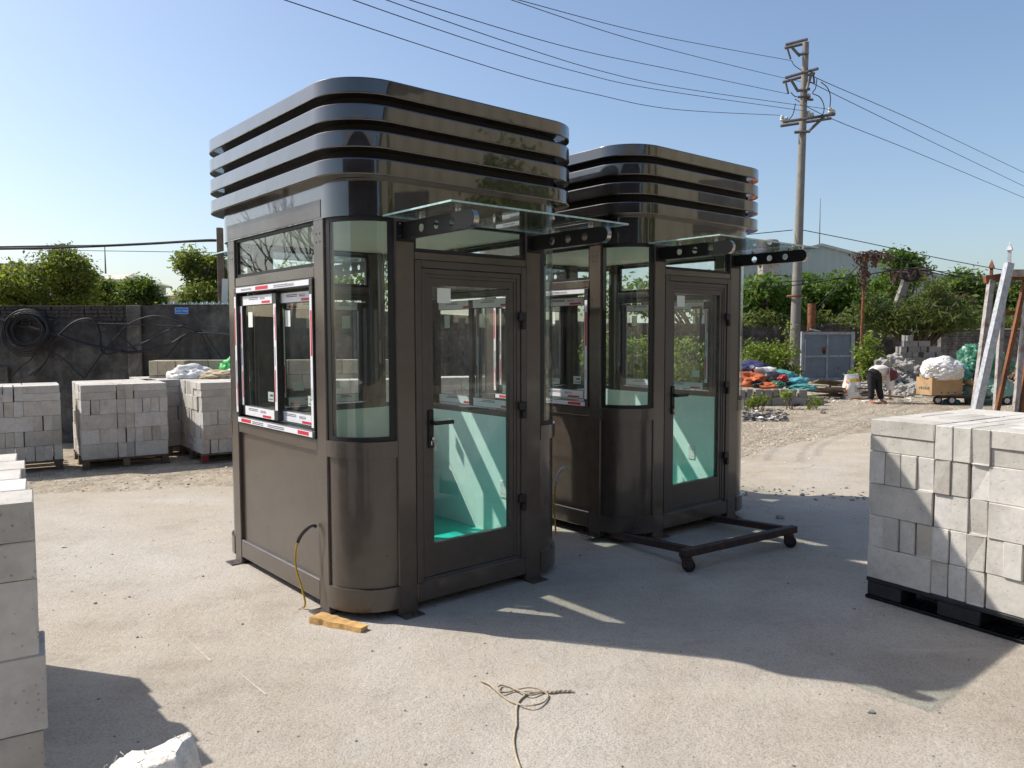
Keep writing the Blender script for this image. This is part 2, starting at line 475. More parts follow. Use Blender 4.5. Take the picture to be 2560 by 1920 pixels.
M['straw'] = mat_simple('straw_rim', (0.24, 0.12, 0.05), 0.7, 0, 0.3, 12, 0.3)
M['hair'] = mat_simple('dark_hair', (0.02, 0.017, 0.015), 0.5, 0, 0.3, 12, 0.3)
M['sign_blue'] = mat_simple('blue_sign', (0.03, 0.16, 0.48), 0.4, 0, 0.08, 9, 0)
M['sign_pale'] = mat_simple('pale_lettering', (0.48, 0.60, 0.80), 0.5, 0, 0.05, 9, 0)
M['sign_green'] = mat_simple('green_sign', (0.03, 0.33, 0.17), 0.5, 0, 0.1, 9, 0)
M['house_cream'] = mat_simple('cream_render', (0.62, 0.56, 0.46), 0.85, 0, 0.08, 2, 0.1)
M['house_grey'] = mat_simple('grey_render', (0.35, 0.37, 0.37), 0.85, 0, 0.1, 2, 0.1)
M['roof_grey'] = mat_simple('grey_roof', (0.26, 0.25, 0.24), 0.8, 0, 0.15, 2, 0.1)
M['window_dark'] = mat_simple('dark_pane', (0.03, 0.035, 0.04), 0.1, 0, 0.1, 2, 0)
M['bark'] = mat_simple('bark', (0.10, 0.075, 0.055), 0.9, 0, 0.35, 6, 0.6, 30)
M['dry_vine'] = mat_simple('dry_vine', (0.115, 0.075, 0.055), 0.9, 0, 0.4, 6, 0.3, 30)
M['leaf_lime'] = mat_leaf('leaf_lime', (0.15, 0.195, 0.045), 0.53, yellow=(0.37, 0.36, 0.09))
M['leaf_green'] = mat_leaf('leaf_green', (0.11, 0.165, 0.038), 0.5)
M['leaf_bright'] = mat_leaf('leaf_bright', (0.095, 0.165, 0.032), 0.46)
M['leaf_weed'] = mat_leaf('leaf_weed', (0.17, 0.24, 0.04), 0.42, yellow=(0.38, 0.40, 0.08))
M['leaf_dull'] = mat_leaf('leaf_dull', (0.11, 0.145, 0.042), 0.45, yellow=(0.19, 0.19, 0.06))
M['shard'] = mat_simple('glass_shard', (0.50, 0.60, 0.55), 0.2, 0, 0.2, 9, 0)

def mat_block(name, c, warm=0.0):
    m, nt = new_mat(name)
    v = coords(nt)
    oi = nt.nodes.new('ShaderNodeObjectInfo')
    add = nt.nodes.new('ShaderNodeVectorMath'); add.operation = 'ADD'
    sc = nt.nodes.new('ShaderNodeVectorMath'); sc.operation = 'SCALE'; sc.inputs[3].default_value = 37.0
    cmb = nt.nodes.new('ShaderNodeCombineXYZ')
    for i in range(3): L(nt, oi.outputs['Random'], cmb.inputs[i])
    L(nt, cmb.outputs[0], sc.inputs[0]); L(nt, v, add.inputs[0]); L(nt, sc.outputs[0], add.inputs[1])
    vv = add.outputs[0]
    n1 = noise_n(nt, vv, 4.5, 5, 0.65); n2 = noise_n(nt, vv, 24, 4, 0.6); n3 = noise_n(nt, vv, 2.0, 2, 0.5)
    base = ramp(nt, n1, [(0.28, tuple(x * 0.80 for x in c)), (0.5, c), (0.75, tuple(min(1, x * 1.12) for x in c))])
    base = mixc(nt, 0.6, base, ramp(nt, n2, [(0.3, (0.82,) * 3), (0.6, (1.04,) * 3)]), 'MULTIPLY')
    base = mixc(nt, 1.0, base, ramp(nt, oi.outputs['Random'], [(0, (0.80, 0.79, 0.77)), (0.5, (1.0, 0.985, 0.96)), (1, (1.08, 1.085, 1.10))]), 'MULTIPLY')
    stain = ramp(nt, n3, [(0.60, (0, 0, 0)), (0.74, (1, 1, 1))])
    base = mixc(nt, math_n(nt, 'MULTIPLY', stain, 0.38), base, (0.33, 0.24, 0.15))
    pores = voro(nt, vv, 42.0)
    pm = ramp(nt, pores, [(0.08, (0, 0, 0)), (0.20, (1, 1, 1))])
    base = mixc(nt, 0.5, base, mixc(nt, pm, (0.35, 0.33, 0.30), (1, 1, 1)), 'MULTIPLY')
    h = math_n(nt, 'ADD', math_n(nt, 'MULTIPLY', pm, 0.5), n2)
    out_n(nt, pbsdf(nt, base, 0.92, 0, 0.2, normal=bump_n(nt, h, 0.35, 0.006)))
    return m
M['block'] = mat_block('aerated_block', (0.56, 0.535, 0.49))
M['block_tan'] = mat_block('tan_block', (0.50, 0.43, 0.32))
M['hollow'] = mat_block('hollow_block', (0.28, 0.265, 0.245))

def mat_concrete():
    m, nt = new_mat('yard_concrete')
    w = wcoords(nt)
    big = noise_n(nt, w, 0.45, 5, 0.6, 0.4); mid = noise_n(nt, w, 2.6, 6, 0.65); fine = noise_n(nt, w, 95, 3, 0.7); grit = noise_n(nt, w, 26, 5, 0.75)
    c = ramp(nt, big, [(0.28, (0.33, 0.28, 0.22)), (0.48, (0.43, 0.385, 0.325)), (0.68, (0.495, 0.46, 0.41))])
    c = mixc(nt, 0.7, c, ramp(nt, mid, [(0.25, (0.76, 0.745, 0.73)), (0.5, (1, 1, 1)), (0.75, (1.06, 1.055, 1.05))]), 'MULTIPLY')
    c = mixc(nt, 0.45, c, ramp(nt, grit, [(0.25, (0.62, 0.58, 0.53)), (0.47, (0.98,) * 3), (0.8, (1.16, 1.16, 1.14))]), 'MULTIPLY')
    c = mixc(nt, 0.75, c, ramp(nt, fine, [(0.30, (0.50, 0.47, 0.43)), (0.52, (1.05,) * 3)]), 'MULTIPLY')
    # pale bluish scuffs and darker oil marks
    scuff = ramp(nt, noise_n(nt, w, 1.3, 6, 0.7, 0.8), [(0.60, (0, 0, 0)), (0.72, (1, 1, 1))])
    c = mixc(nt, math_n(nt, 'MULTIPLY', scuff, 0.35), c, (0.36, 0.365, 0.37))
    oil = ramp(nt, noise_n(nt, w, 0.8, 4, 0.6, 0.3), [(0.30, (1, 1, 1)), (0.38, (0, 0, 0))])
    c = mixc(nt, math_n(nt, 'MULTIPLY', oil, 0.28), c, (0.20, 0.165, 0.12))
    drift = ramp(nt, noise_n(nt, wcoords(nt, (0.5, 2.2, 1)), 1.5, 6, 0.7, 0.6), [(0.50, (0, 0, 0)), (0.68, (1, 1, 1))])
    c = mixc(nt, math_n(nt, 'MULTIPLY', drift, 0.55), c, (0.47, 0.42, 0.345))
    ochre = ramp(nt, noise_n(nt, w, 2.1, 5, 0.65, 0.5), [(0.62, (0, 0, 0)), (0.74, (1, 1, 1))])
    c = mixc(nt, math_n(nt, 'MULTIPLY', ochre, 0.42), c, (0.36, 0.27, 0.16))
    # hairline cracks
    dvec = nt.nodes.new('ShaderNodeVectorMath'); dvec.operation = 'ADD'
    nz = nt.nodes.new('ShaderNodeTexNoise'); nz.inputs['Scale'].default_value = 1.4; nz.inputs['Detail'].default_value = 5
    L(nt, w, nz.inputs['Vector']); L(nt, w, dvec.inputs[0]); L(nt, nz.outputs[1], dvec.inputs[1])
    cr = voro(nt, dvec.outputs[0], 0.27, 'DISTANCE_TO_EDGE')
    crack = ramp(nt, cr, [(0.0, (1, 1, 1)), (0.0035, (0, 0, 0))])
    sepc = nt.nodes.new('ShaderNodeSeparateXYZ'); L(nt, w, sepc.inputs[0])
    crack = math_n(nt, 'MULTIPLY', crack, math_n(nt, 'MULTIPLY', math_n(nt, 'SUBTRACT', sepc.outputs[0], 1.6), 0.6, True))
    c = mixc(nt, math_n(nt, 'MULTIPLY', crack, 0.55), c, (0.13, 0.11, 0.09))
    # sandy dust thickening towards the far edge of the yard
    sep = nt.nodes.new('ShaderNodeSeparateXYZ'); L(nt, w, sep.inputs[0])
    far = math_n(nt, 'MULTIPLY', math_n(nt, 'SUBTRACT', sep.outputs[1], 5.6), 0.30, True)
    sand = math_n(nt, 'MULTIPLY', far, ramp(nt, noise_n(nt, wcoords(nt, (0.35, 1.5, 1)), 1.1, 6, 0.65), [(0.36, (0, 0, 0)), (0.62, (1, 1, 1))]))
    c = mixc(nt, math_n(nt, 'MULTIPLY', sand, 0.8), c, (0.39, 0.325, 0.235))
    h = math_n(nt, 'ADD', math_n(nt, 'MULTIPLY', grit, 1.0), math_n(nt, 'MULTIPLY', fine, 0.35))
    h = math_n(nt, 'ADD', h, math_n(nt, 'MULTIPLY', mid, 1.2))
    h = math_n(nt, 'SUBTRACT', h, math_n(nt, 'MULTIPLY', crack, 0.5))
    out_n(nt, pbsdf(nt, c, 0.93, 0, 0.25, normal=bump_n(nt, h, 0.75, 0.014)))
    return m
M['concrete'] = mat_concrete()

def mat_dirt():
    m, nt = new_mat('gravelly_dirt')
    w = wcoords(nt)
    big = noise_n(nt, w, 0.30, 5, 0.6, 0.3); mid = noise_n(nt, w, 1.9, 6, 0.7); st = voro(nt, w, 9.0, 'F1', 1); sv = voro(nt, w, 9.0); fine = noise_n(nt, w, 22, 4, 0.7)
    c = ramp(nt, big, [(0.3, (0.30, 0.24, 0.17)), (0.5, (0.385, 0.325, 0.245)), (0.7, (0.43, 0.38, 0.305))])
    c = mixc(nt, 0.8, c, ramp(nt, mid, [(0.28, (0.62, 0.58, 0.53)), (0.5, (1, 1, 1)), (0.75, (1.15, 1.14, 1.12))]), 'MULTIPLY')
    c = mixc(nt, 0.55, c, ramp(nt, st, [(0, (0.60,) * 3), (0.5, (0.98, 0.97, 0.95)), (1, (1.28, 1.27, 1.25))]), 'MULTIPLY')
    c = mixc(nt, 0.7, c, ramp(nt, fine, [(0.3, (0.6, 0.57, 0.53)), (0.6, (1.08,) * 3)]), 'MULTIPLY')
    h = math_n(nt, 'ADD', math_n(nt, 'MULTIPLY', sv, -0.8), math_n(nt, 'ADD', mid, fine))
    out_n(nt, pbsdf(nt, c, 0.95, 0, 0.2, normal=bump_n(nt, h, 0.7, 0.04)))
    return m
M['dirt'] = mat_dirt()

def mat_oldwall(name, plaster, grime):
    m, nt = new_mat(name)
    v = coords(nt)
    n1 = noise_n(nt, v, 0.8, 6, 0.65, 0.4); n2 = noise_n(nt, v, 3.0, 6, 0.72, 0.3); n3 = noise_n(nt, coords(nt, scale=(3, 3, 0.35)), 1.5, 5, 0.65); n4 = noise_n(nt, v, 30, 4, 0.7)
    c = ramp(nt, n1, [(0.3, grime), (0.6, plaster), (0.8, tuple(x * 1.5 for x in plaster))])
    c = mixc(nt, 0.9, c, ramp(nt, n2, [(0.3, (0.38,) * 3), (0.52, (1, 1, 1)), (0.74, (2.1, 2.0, 1.85))]), 'MULTIPLY')
    c = mixc(nt, 0.6, c, ramp(nt, n3, [(0.35, (0.55,) * 3), (0.65, (1.1,) * 3)]), 'MULTIPLY')
    spot = ramp(nt, noise_n(nt, v, 7.5, 4, 0.7), [(0.66, (0, 0, 0)), (0.74, (1, 1, 1))])
    c = mixc(nt, math_n(nt, 'MULTIPLY', spot, 0.5), c, tuple(x * 2.6 for x in plaster))
    out_n(nt, pbsdf(nt, c, 0.95, 0, 0.15, normal=bump_n(nt, math_n(nt, 'ADD', n2, math_n(nt, 'MULTIPLY', n4, 0.4)), 0.6, 0.03)))
    return m
M['oldwall'] = mat_oldwall('grimy_plaster', (0.15, 0.142, 0.13), (0.05, 0.049, 0.048))
M['oldbrick'] = mat_oldwall('grimy_brick', (0.15, 0.132, 0.118), (0.07, 0.063, 0.058))
M['pilaster'] = mat_oldwall('pilaster_plaster', (0.22, 0.205, 0.18), (0.11, 0.10, 0.09))
M['greybrick'] = mat_oldwall('grey_brick', (0.24, 0.22, 0.205), (0.13, 0.12, 0.112))
M['capping'] = mat_simple('wall_capping', (0.36, 0.34, 0.31), 0.9, 0, 0.25, 4, 0.3)

def mat_cladding(name, c, period=0.5):
    m, nt = new_mat(name)
    v = coords(nt)
    n1 = noise_n(nt, v, 0.25, 4, 0.6); n2 = noise_n(nt, coords(nt, scale=(2.0, 2.0, 0.05)), 1.0, 3, 0.6)
    b = mixc(nt, 0.5, ramp(nt, n1, [(0.3, tuple(x * 0.9 for x in c)), (0.7, tuple(x * 1.08 for x in c))]), ramp(nt, n2, [(0.3, (0.86,) * 3), (0.7, (1.06,) * 3)]), 'MULTIPLY')
    out_n(nt, pbsdf(nt, b, 0.55, 0, 0.4))
    return m
M['clad'] = mat_cladding('grey_green_cladding', (0.33, 0.39, 0.375))
M['clad_roof'] = mat_cladding('cladding_trim', (0.36, 0.42, 0.42))
M['clad_cream'] = mat_cladding('cream_cladding', (0.30, 0.27, 0.20))

# ------------------------------------------------------------------ ground
def sheet(name, poly, z, mat, nx=None):
    b = MB(); b.add([(p[0], p[1], z) for p in poly], [tuple(range(len(poly)))])
    o = b.build(name, mat); o['kind'] = 'structure'
    return o
sheet('ground', [(-420, -300), (420, -300), (420, 700), (-420, 700)], 0.0, M['dirt'])
rd = random.Random(3)
edge_px = [(1600, 992), (1655, 973), (1720, 958), (1790, 945), (1850, 938), (1890, 935)]
edge = [(-9.0, 7.6), (-7.0, 7.75), (-5.4, 8.0), (-4.2, 8.35), (-3.0, 8.6), (-1.6, 8.9), (0.2, 9.2), (2.6, 9.3)]
edge += [tuple(gz(x, y)[:2]) for x, y in edge_px] + [(9.0, 14.6), (12.0, 15.2)]
rag = []
for i in range(len(edge) - 1):
    a, b = Vector(edge[i]), Vector(edge[i + 1]); k = max(2, int((b - a).length / 0.12))
    for j in range(k):
        p = a.lerp(b, j / k)
        t = noise.noise(Vector((p.x * 2.3, p.y * 2.3, 0.3))) * 0.10 + noise.noise(Vector((p.x * 9, p.y * 9, 4.3))) * 0.04
        rag.append((p.x + t, p.y + t * 1.6))
sheet('concrete_yard', [(-9.0, -8.0), (12.0, -8.0), (12.0, 15.2)] + list(reversed(rag)), 0.012, M['concrete'])

# ------------------------------------------------------------------ guard booth
BW, BD, BR = 1.735, 2.09, 0.30                      # width (door side), depth, corner radius
FS = [(0.30, 0.43), (1.305, 1.435)]                 # posts along the door side
SS = [(0.30, 0.43), (1.67, 1.79)]                   # posts along the long sides
CORN = [((BR, BR), 180), ((BW - BR, BR), 270), ((BW - BR, BD - BR), 0), ((BR, BD - BR), 90)]
def fT(face):
    """face coordinates (s along the face seen from outside, n outwards, z) -> booth coordinates"""
    if face == 'front': return Matrix(((1, 0, 0, 0), (0, -1, 0, 0), (0, 0, 1, 0), (0, 0, 0, 1)))
    if face == 'back': return Matrix(((1, 0, 0, 0), (0, 1, 0, BD), (0, 0, 1, 0), (0, 0, 0, 1)))
    if face == 'left': return Matrix(((0, -1, 0, 0), (1, 0, 0, 0), (0, 0, 1, 0), (0, 0, 0, 1)))
    if face == 'right': return Matrix(((0, 1, 0, BW), (1, 0, 0, 0), (0, 0, 1, 0), (0, 0, 0, 1)))
def fb(b, face, s0, s1, n0, n1, z0, z1, m=0, ch=0.0):
    T = fT(face); p = T @ Vector((s0, n0, z0)); q = T @ Vector((s1, n1, z1))
    return b.box(p.x, q.x, p.y, q.y, p.z, q.z, m, ch)
def arc(b, k, r0, r1, z0, z1, m=0, n=18, a0=0.0, a1=90.0):
    (cx, cy), st = CORN[k]; vs = []; fs = []
    for i in range(n + 1):
        a = R(st + a0 + (a1 - a0) * i / n); c, s = math.cos(a), math.sin(a)
        for r, z in ((r0, z0), (r1, z0), (r1, z1), (r0, z1)): vs.append((cx + r * c, cy + r * s, z))
    for i in range(n):
        for j in range(4):
            j2 = (j + 1) % 4; fs.append((i * 4 + j, i * 4 + j2, (i + 1) * 4 + j2, (i + 1) * 4 + j))
    fs += [(3, 2, 1, 0), tuple(n * 4 + j for j in range(4))]
    return b.add(vs, fs, m)
def arc_strip(b, k, r, z0, z1, d0, d1, m=0, n=8, t=0.002):
    return arc(b, k, r, r + t, z0, z1, m, n, d0, d1)
def loop(b, prof, rbase, m=0, n=14, close=True):
    """sweep a profile of (outward offset, z) round the booth's rounded outline"""
    k = len(prof); ring = []
    corners = [((0, 0), 180, (1, 1)), ((BW, 0), 270, (-1, 1)), ((BW, BD), 0, (-1, -1)), ((0, BD), 90, (1, -1))]
    for (cx, cy), st, (sx, sy) in corners:
        for i in range(n + 1):
            ring.append((cx + sx * rbase, cy + sy * rbase, R(st + 90.0 * i / n)))
    vs = []; fs = []
    for (x, y, a) in ring:
        for o, z in prof: vs.append((x + (rbase + o) * math.cos(a), y + (rbase + o) * math.sin(a), z))
    K = len(ring)
    for i in range(K):
        i2 = (i + 1) % K
        for j in range(k if close else k - 1):
            j2 = (j + 1) % k; fs.append((i * k + j, i2 * k + j, i2 * k + j2, i * k + j2))
    return b.add(vs, fs, m)

def tape_strip(parent, face, s0, s1, n, z0, z1, marks, vert=False):
    """protective film left on the window frame: white strip with red bars and small printed lines"""
    b = MB(); fb(b, face, s0, s1, n, n + 0.0012, z0, z1, 0)
    T = fT(face); w = s1 - s0; h = z1 - z0
    rdn = random.Random(int((s0 + z0) * 1000))
    for kind, a0, a1, c0, c1 in marks:                # a along the strip, c across it, 0..1
        if vert: S0, S1, Z0, Z1 = s0 + w * c0, s0 + w * c1, z0 + h * a0, z0 + h * a1
        else: S0, S1, Z0, Z1 = s0 + w * a0, s0 + w * a1, z0 + h * c0, z0 + h * c1
        if kind == 'r': fb(b, face, S0, S1, n + 0.0012, n + 0.0017, Z0, Z1, 1)
        elif kind == 't':
            for q in range(2):
                t0 = q * 0.55
                if vert: fb(b, face, S0 + (S1 - S0) * t0, S0 + (S1 - S0) * (t0 + 0.28), n + 0.0012, n + 0.0017, Z0, Z1, 2)
                else: fb(b, face, S0, S1, n + 0.0012, n + 0.0017, Z0 + (Z1 - Z0) * t0, Z0 + (Z1 - Z0) * (t0 + 0.28), 2)
        elif kind == 'x':                             # the maker's name as printed
            size = (S1 - S0 if vert else Z1 - Z0) * 1.25
            P = T @ Vector(((S0 if vert else S1 if face in ('left', 'back') else S0), n + 0.002, Z0))
            sgn = -1 if face in ('left', 'back') else 1
            ex = T.to_3x3() @ Vector((sgn, 0, 0)); ez = Vector((0, 0, 1))
            if vert: P = T @ Vector((S1 if sgn < 0 else S0, n + 0.002, Z1)); ex, ez = -ez, ex
            nn = ex.cross(ez)
            b.text('XINGFA', size, Matrix(((ex.x, ez.x, nn.x, P.x), (ex.y, ez.y, nn.y, P.y), (ex.z, ez.z, nn.z, P.z), (0, 0, 0, 1))), 2)
    return b.build('protective_tape', [M['tape'], M['red'], M['ink']], parent)

def inner_tape(parent, face, s0, s1, n, z0, z1, reds, vert=False):
    b = MB(); fb(b, face, s0, s1, n - 0.0012, n, z0, z1, 0); w, h = s1 - s0, z1 - z0
    for a0, a1, c0, c1, m in reds:
        if vert: fb(b, face, s0 + w * c0, s0 + w * c1, n - 0.0017, n - 0.0012, z0 + h * a0, z0 + h * a1, m)
        else: fb(b, face, s0 + w * a0, s0 + w * a1, n - 0.0017, n - 0.0012, z0 + h * c0, z0 + h * c1, m)
    b.build('protective_tape', [M['tape'], M['red'], M['ink']], parent)
def sliding_window(root, face, s0, s1, z0, z1, tapes=True):
    W_ = 0.045
    b = MB()
    fb(b, face, s0, s1, -0.075, 0.012, z1 - W_, z1, 0, 0.004); fb(b, face, s0, s1, -0.075, 0.012, z0, z0 + W_, 0, 0.004)
    fb(b, face, s0, s0 + W_, -0.0745, 0.0115, z0 + W_, z1 - W_, 0, 0.004); fb(b, face, s1 - W_, s1, -0.0745, 0.0115, z0 + W_, z1 - W_, 0, 0.004)
    fr = b.build('window_frame', M['black_alu'], root)
    mid = (s0 + s1) / 2
    # near sash (towards the low-s post) sits behind, far sash in front, as in the photograph
    for a, c, n0 in ((s0 + W_ + 0.004, mid + 0.045, -0.050), (mid - 0.045, s1 - W_ - 0.004, -0.012)):
        sb = MB(); q = 0.070; e0, e1 = z0 + W_ + 0.012, z1 - W_ - 0.018; st = 0.050
        fb(sb, face, a, c, n0 - 0.03, n0, e1 - q, e1, 0, 0.003); fb(sb, face, a, c, n0 - 0.03, n0, e0, e0 + q, 0, 0.003)
        fb(sb, face, a, a + st, n0 - 0.0295, n0 - 0.0005, e0 + q, e1 - q, 0, 0.003); fb(sb, face, c - st, c, n0 - 0.0295, n0 - 0.0005, e0 + q, e1 - q, 0, 0.003)
        sb.build('sash', M['black_alu'], fr)
        g = MB(); fb(g, face, a + st - 0.006, c - st + 0.006, n0 - 0.019, n0 - 0.013, e0 + q - 0.006, e1 - q + 0.006)
        g.build('pane', M['glass'], fr)
        pp = MB(); px = c - st - 0.07
        fb(pp, face, px - 0.075, px, n0 - 0.0125, n0 - 0.0118, e1 - q - 0.15, e1 - q - 0.045); pp.build('paper_sticker', M['paper'], fr)
        p2 = MB(); px = a + st + 0.06
        fb(p2, face, px, px + 0.09, n0 - 0.0202, n0 - 0.0195, e0 + q + 0.05, e0 + q + 0.115, 0)
        fb(p2, face, px + 0.01, px + 0.08, n0 - 0.0195, n0 - 0.0192, e0 + q + 0.062, e0 + q + 0.068, 1); fb(p2, face, px + 0.01, px + 0.06, n0 - 0.0195, n0 - 0.0192, e0 + q + 0.085, e0 + q + 0.098, 1)
        p2.build('paper_sticker', [M['paper'], M['ink']], fr)
        if tapes:
            big = [('r', .58, .80, .10, .34), ('t', .08, .42, .60, .86), ('x', .45, .72, .56, .82)]
            tape_strip(fr, face, a + 0.06, c - 0.062, n0, e1 - q + 0.004, e1 - 0.004, [('r', .06, .34, .08, .34), ('t', .46, .78, .55, .85), ('x', .10, .40, .5, .80)])
            tape_strip(fr, face, a + 0.06, c - 0.062, n0, e0 + 0.004, e0 + q - 0.004, [('r', .10, .38, .06, .32), ('t', .55, .88, .58, .88), ('x', .12, .46, .5, .84)])
            if n0 > -0.03: tape_strip(fr, face, a + 0.002, a + st - 0.010, n0, e0 + q + 0.0, e1 - q - 0.0, [('r', .66, .97, .1, .38), ('r', .08, .38, .5, .85), ('x', .70, .90, .45, .9), ('t', .42, .60, .5, .8)], True)
            if n0 > -0.03: tape_strip(fr, face, c - st + 0.012, c - 0.004, n0, e0 + q, e1 - q, [('r', .62, .93, .55, .9), ('r', .08, .34, .1, .4), ('t', .40, .58, .2, .8)], True)
        if face in ('right', 'back'):
            mk = [(.05, .30, .1, .36, 1), (.45, .8, .6, .68, 2), (.45, .75, .78, .86, 2)]
            inner_tape(fr, face, a + 0.06, c - 0.062, n0 - 0.03, e1 - q + 0.004, e1 - 0.004, mk); inner_tape(fr, face, a + 0.06, c - 0.062, n0 - 0.03, e0 + 0.004, e0 + q - 0.004, mk)
            inner_tape(fr, face, a + 0.008, a + st - 0.010, n0 - 0.0295, e0 + q, e1 - q, [(.68, .98, .1, .4, 1), (.05, .36, .5, .85, 1), (.42, .6, .5, .62, 2)], True)
        hd = MB(); fb(hd, face, c - 0.035, c - 0.02, n0, n0 + 0.012, (e0 + e1) / 2 - 0.12, (e0 + e1) / 2 + 0.02, 0, 0.003)
        if n0 < -0.03: hd.build('sash_latch', M['rubber'], fr)
    if tapes:
        tape_strip(fr, face, s0 + 0.04, s1 - 0.05, 0.012, z1 - W_ + 0.006, z1 - 0.006, [('r', .52, .70, .15, .85), ('t', .26, .44, .2, .8), ('x', .10, .26, .15, .8), ('t', .76, .92, .3, .7)])
        tape_strip(fr, face, s0 + 0.03, s1 - 0.03, 0.012, z0 + 0.006, z0 + W_ - 0.006, [('r', .80, .95, .15, .85), ('t', .62, .78, .2, .8), ('r', .04, .17, .15, .85), ('t', .34, .56, .2, .8)])
        tape_strip(fr, face, s0 + 0.008, s0 + 0.036, 0.0115, z0 + W_ + 0.02, z1 - W_ - 0.05, [('r', .54, .88, .1, .75), ('x', .08, .30, .2, .8)], True)
        tape_strip(fr, face, s1 - 0.038, s1 - 0.008, 0.0115, z0 + W_ + 0.03, z1 - W_ - 0.02, [('r', .58, .90, .4, .9), ('t', .2, .45, .2, .8), ('r', .05, .25, .1, .4)], True)
    return fr

def plate_with_holes(outline, holes, thick):
    cu = bpy.data.curves.new('plate', 'CURVE'); cu.dimensions = '2D'; cu.fill_mode = 'BOTH'; cu.extrude = thick / 2
    def spl(pts):
        s = cu.splines.new('POLY'); s.points.add(len(pts) - 1)
        for p, q in zip(s.points, pts): p.co = (q[0], q[1], 0, 1)
        s.use_cyclic_u = True
    spl(outline)
    for (x, y, r) in holes: spl([(x + r * math.cos(-2 * PI * i / 24), y + r * math.sin(-2 * PI * i / 24)) for i in range(24)])
    ob = bpy.data.objects.new('plate', cu); me = ob.to_mesh()
    r = [tuple(v.co) for v in me.vertices], [tuple(p.vertices) for p in me.polygons]
    ob.to_mesh_clear(); bpy.data.objects.remove(ob); bpy.data.curves.remove(cu)
    return r

def canopy(root, face, posts, g0, g1):
    LEN, Z0, Z1, TH = 0.68, 2.222, 2.318, 0.04
    rr = (Z1 - Z0) / 2; zc = (Z0 + Z1) / 2
    cap = [(LEN - rr + rr * math.sin(a), zc + rr * math.cos(a)) for a in [PI * i / 14 for i in range(15)]]
    outline = [(0.0, Z1)] + cap + [(0.0, Z0)]
    holes = [(0.20, zc, 0.025), (0.345, zc, 0.025), (0.49, zc, 0.025)]
    pv, pf = plate_with_holes(outline, holes, 0.003)
    T = fT(face)
    for sc in posts:
        b = MB()
        for side in (-1,):
            P = T @ Matrix(((0, 0, 1, sc + side * (TH / 2)), (1, 0, 0, 0.002), (0, 1, 0, 0), (0, 0, 0, 1)))
            b.add(pv, pf, 0, P)
        fl = T @ Matrix.Identity(4)
        fb(b, face, sc - 0.06, sc + 0.06, 0.001, 0.009, Z0 - 0.012, Z1 + 0.005, 0, 0.002)
        br = b.build('canopy_bracket', M['bracket'], root, recalc=True)
        rim = MB(); path = [(0.012, Z1)] + cap + [(0.012, Z0)]
        vs = []; fs = []
        for (n_, z) in path:
            for s in (sc - TH / 2 + 0.002, sc + TH / 2 - 0.002): vs.append(T @ Vector((s, n_, z)))
        ins = [(n_ - (0 if i in (0, len(path) - 1) else 0.0), z) for i, (n_, z) in enumerate(path)]
        k = len(path)
        for (n_, z) in path:
            zz = zc + (z - zc) * 0.95; nn = n_ if n_ < LEN - rr else LEN - rr + (n_ - LEN + rr) * 0.95
            for s in (sc - TH / 2 + 0.002, sc + TH / 2 - 0.002): vs.append(T @ Vector((s, nn, zz)))
        for i in range(k - 1):
            fs += [(2 * i, 2 * i + 1, 2 * i + 3, 2 * i + 2), (2 * k + 2 * i, 2 * k + 2 * i + 2, 2 * k + 2 * i + 3, 2 * k + 2 * i + 1)]
        rim.add(vs, fs); rim.build('steel_rim', M['chrome'], br, 40, True)
        for dz in (-0.03, 0.035):
            for ds in (-0.042, 0.042):
                bo = MB(); p = T @ Vector((sc + ds, 0.009, zc + dz)); q = T @ Vector((sc + ds, 0.018, zc + dz))
                bo.cyl(p, q, 0.009, 8); bo.build('bolt', M['chrome'], br)
        for nn in (0.18, 0.52):
            pd = MB(); p = T @ Vector((sc, nn, Z1)); q = T @ Vector((sc, nn, 2.338)); pd.cyl(p, q, 0.017, 12); pd.build('glass_pad', M['chrome'], br)
    g = MB(); p = T @ Vector((g0, 0.006, 2.339)); q = T @ Vector((g1, 0.665, 2.351))
    x0, x1 = sorted((p.x, q.x)); y0, y1 = sorted((p.y, q.y))
    g.box(x0, x1, y0, y1, 2.339, 2.349)
    g.m = [0, 0, 1, 1, 1, 1]
    g.build('canopy_glass', [M['canopy_glass'], M['glass_edge']], root)

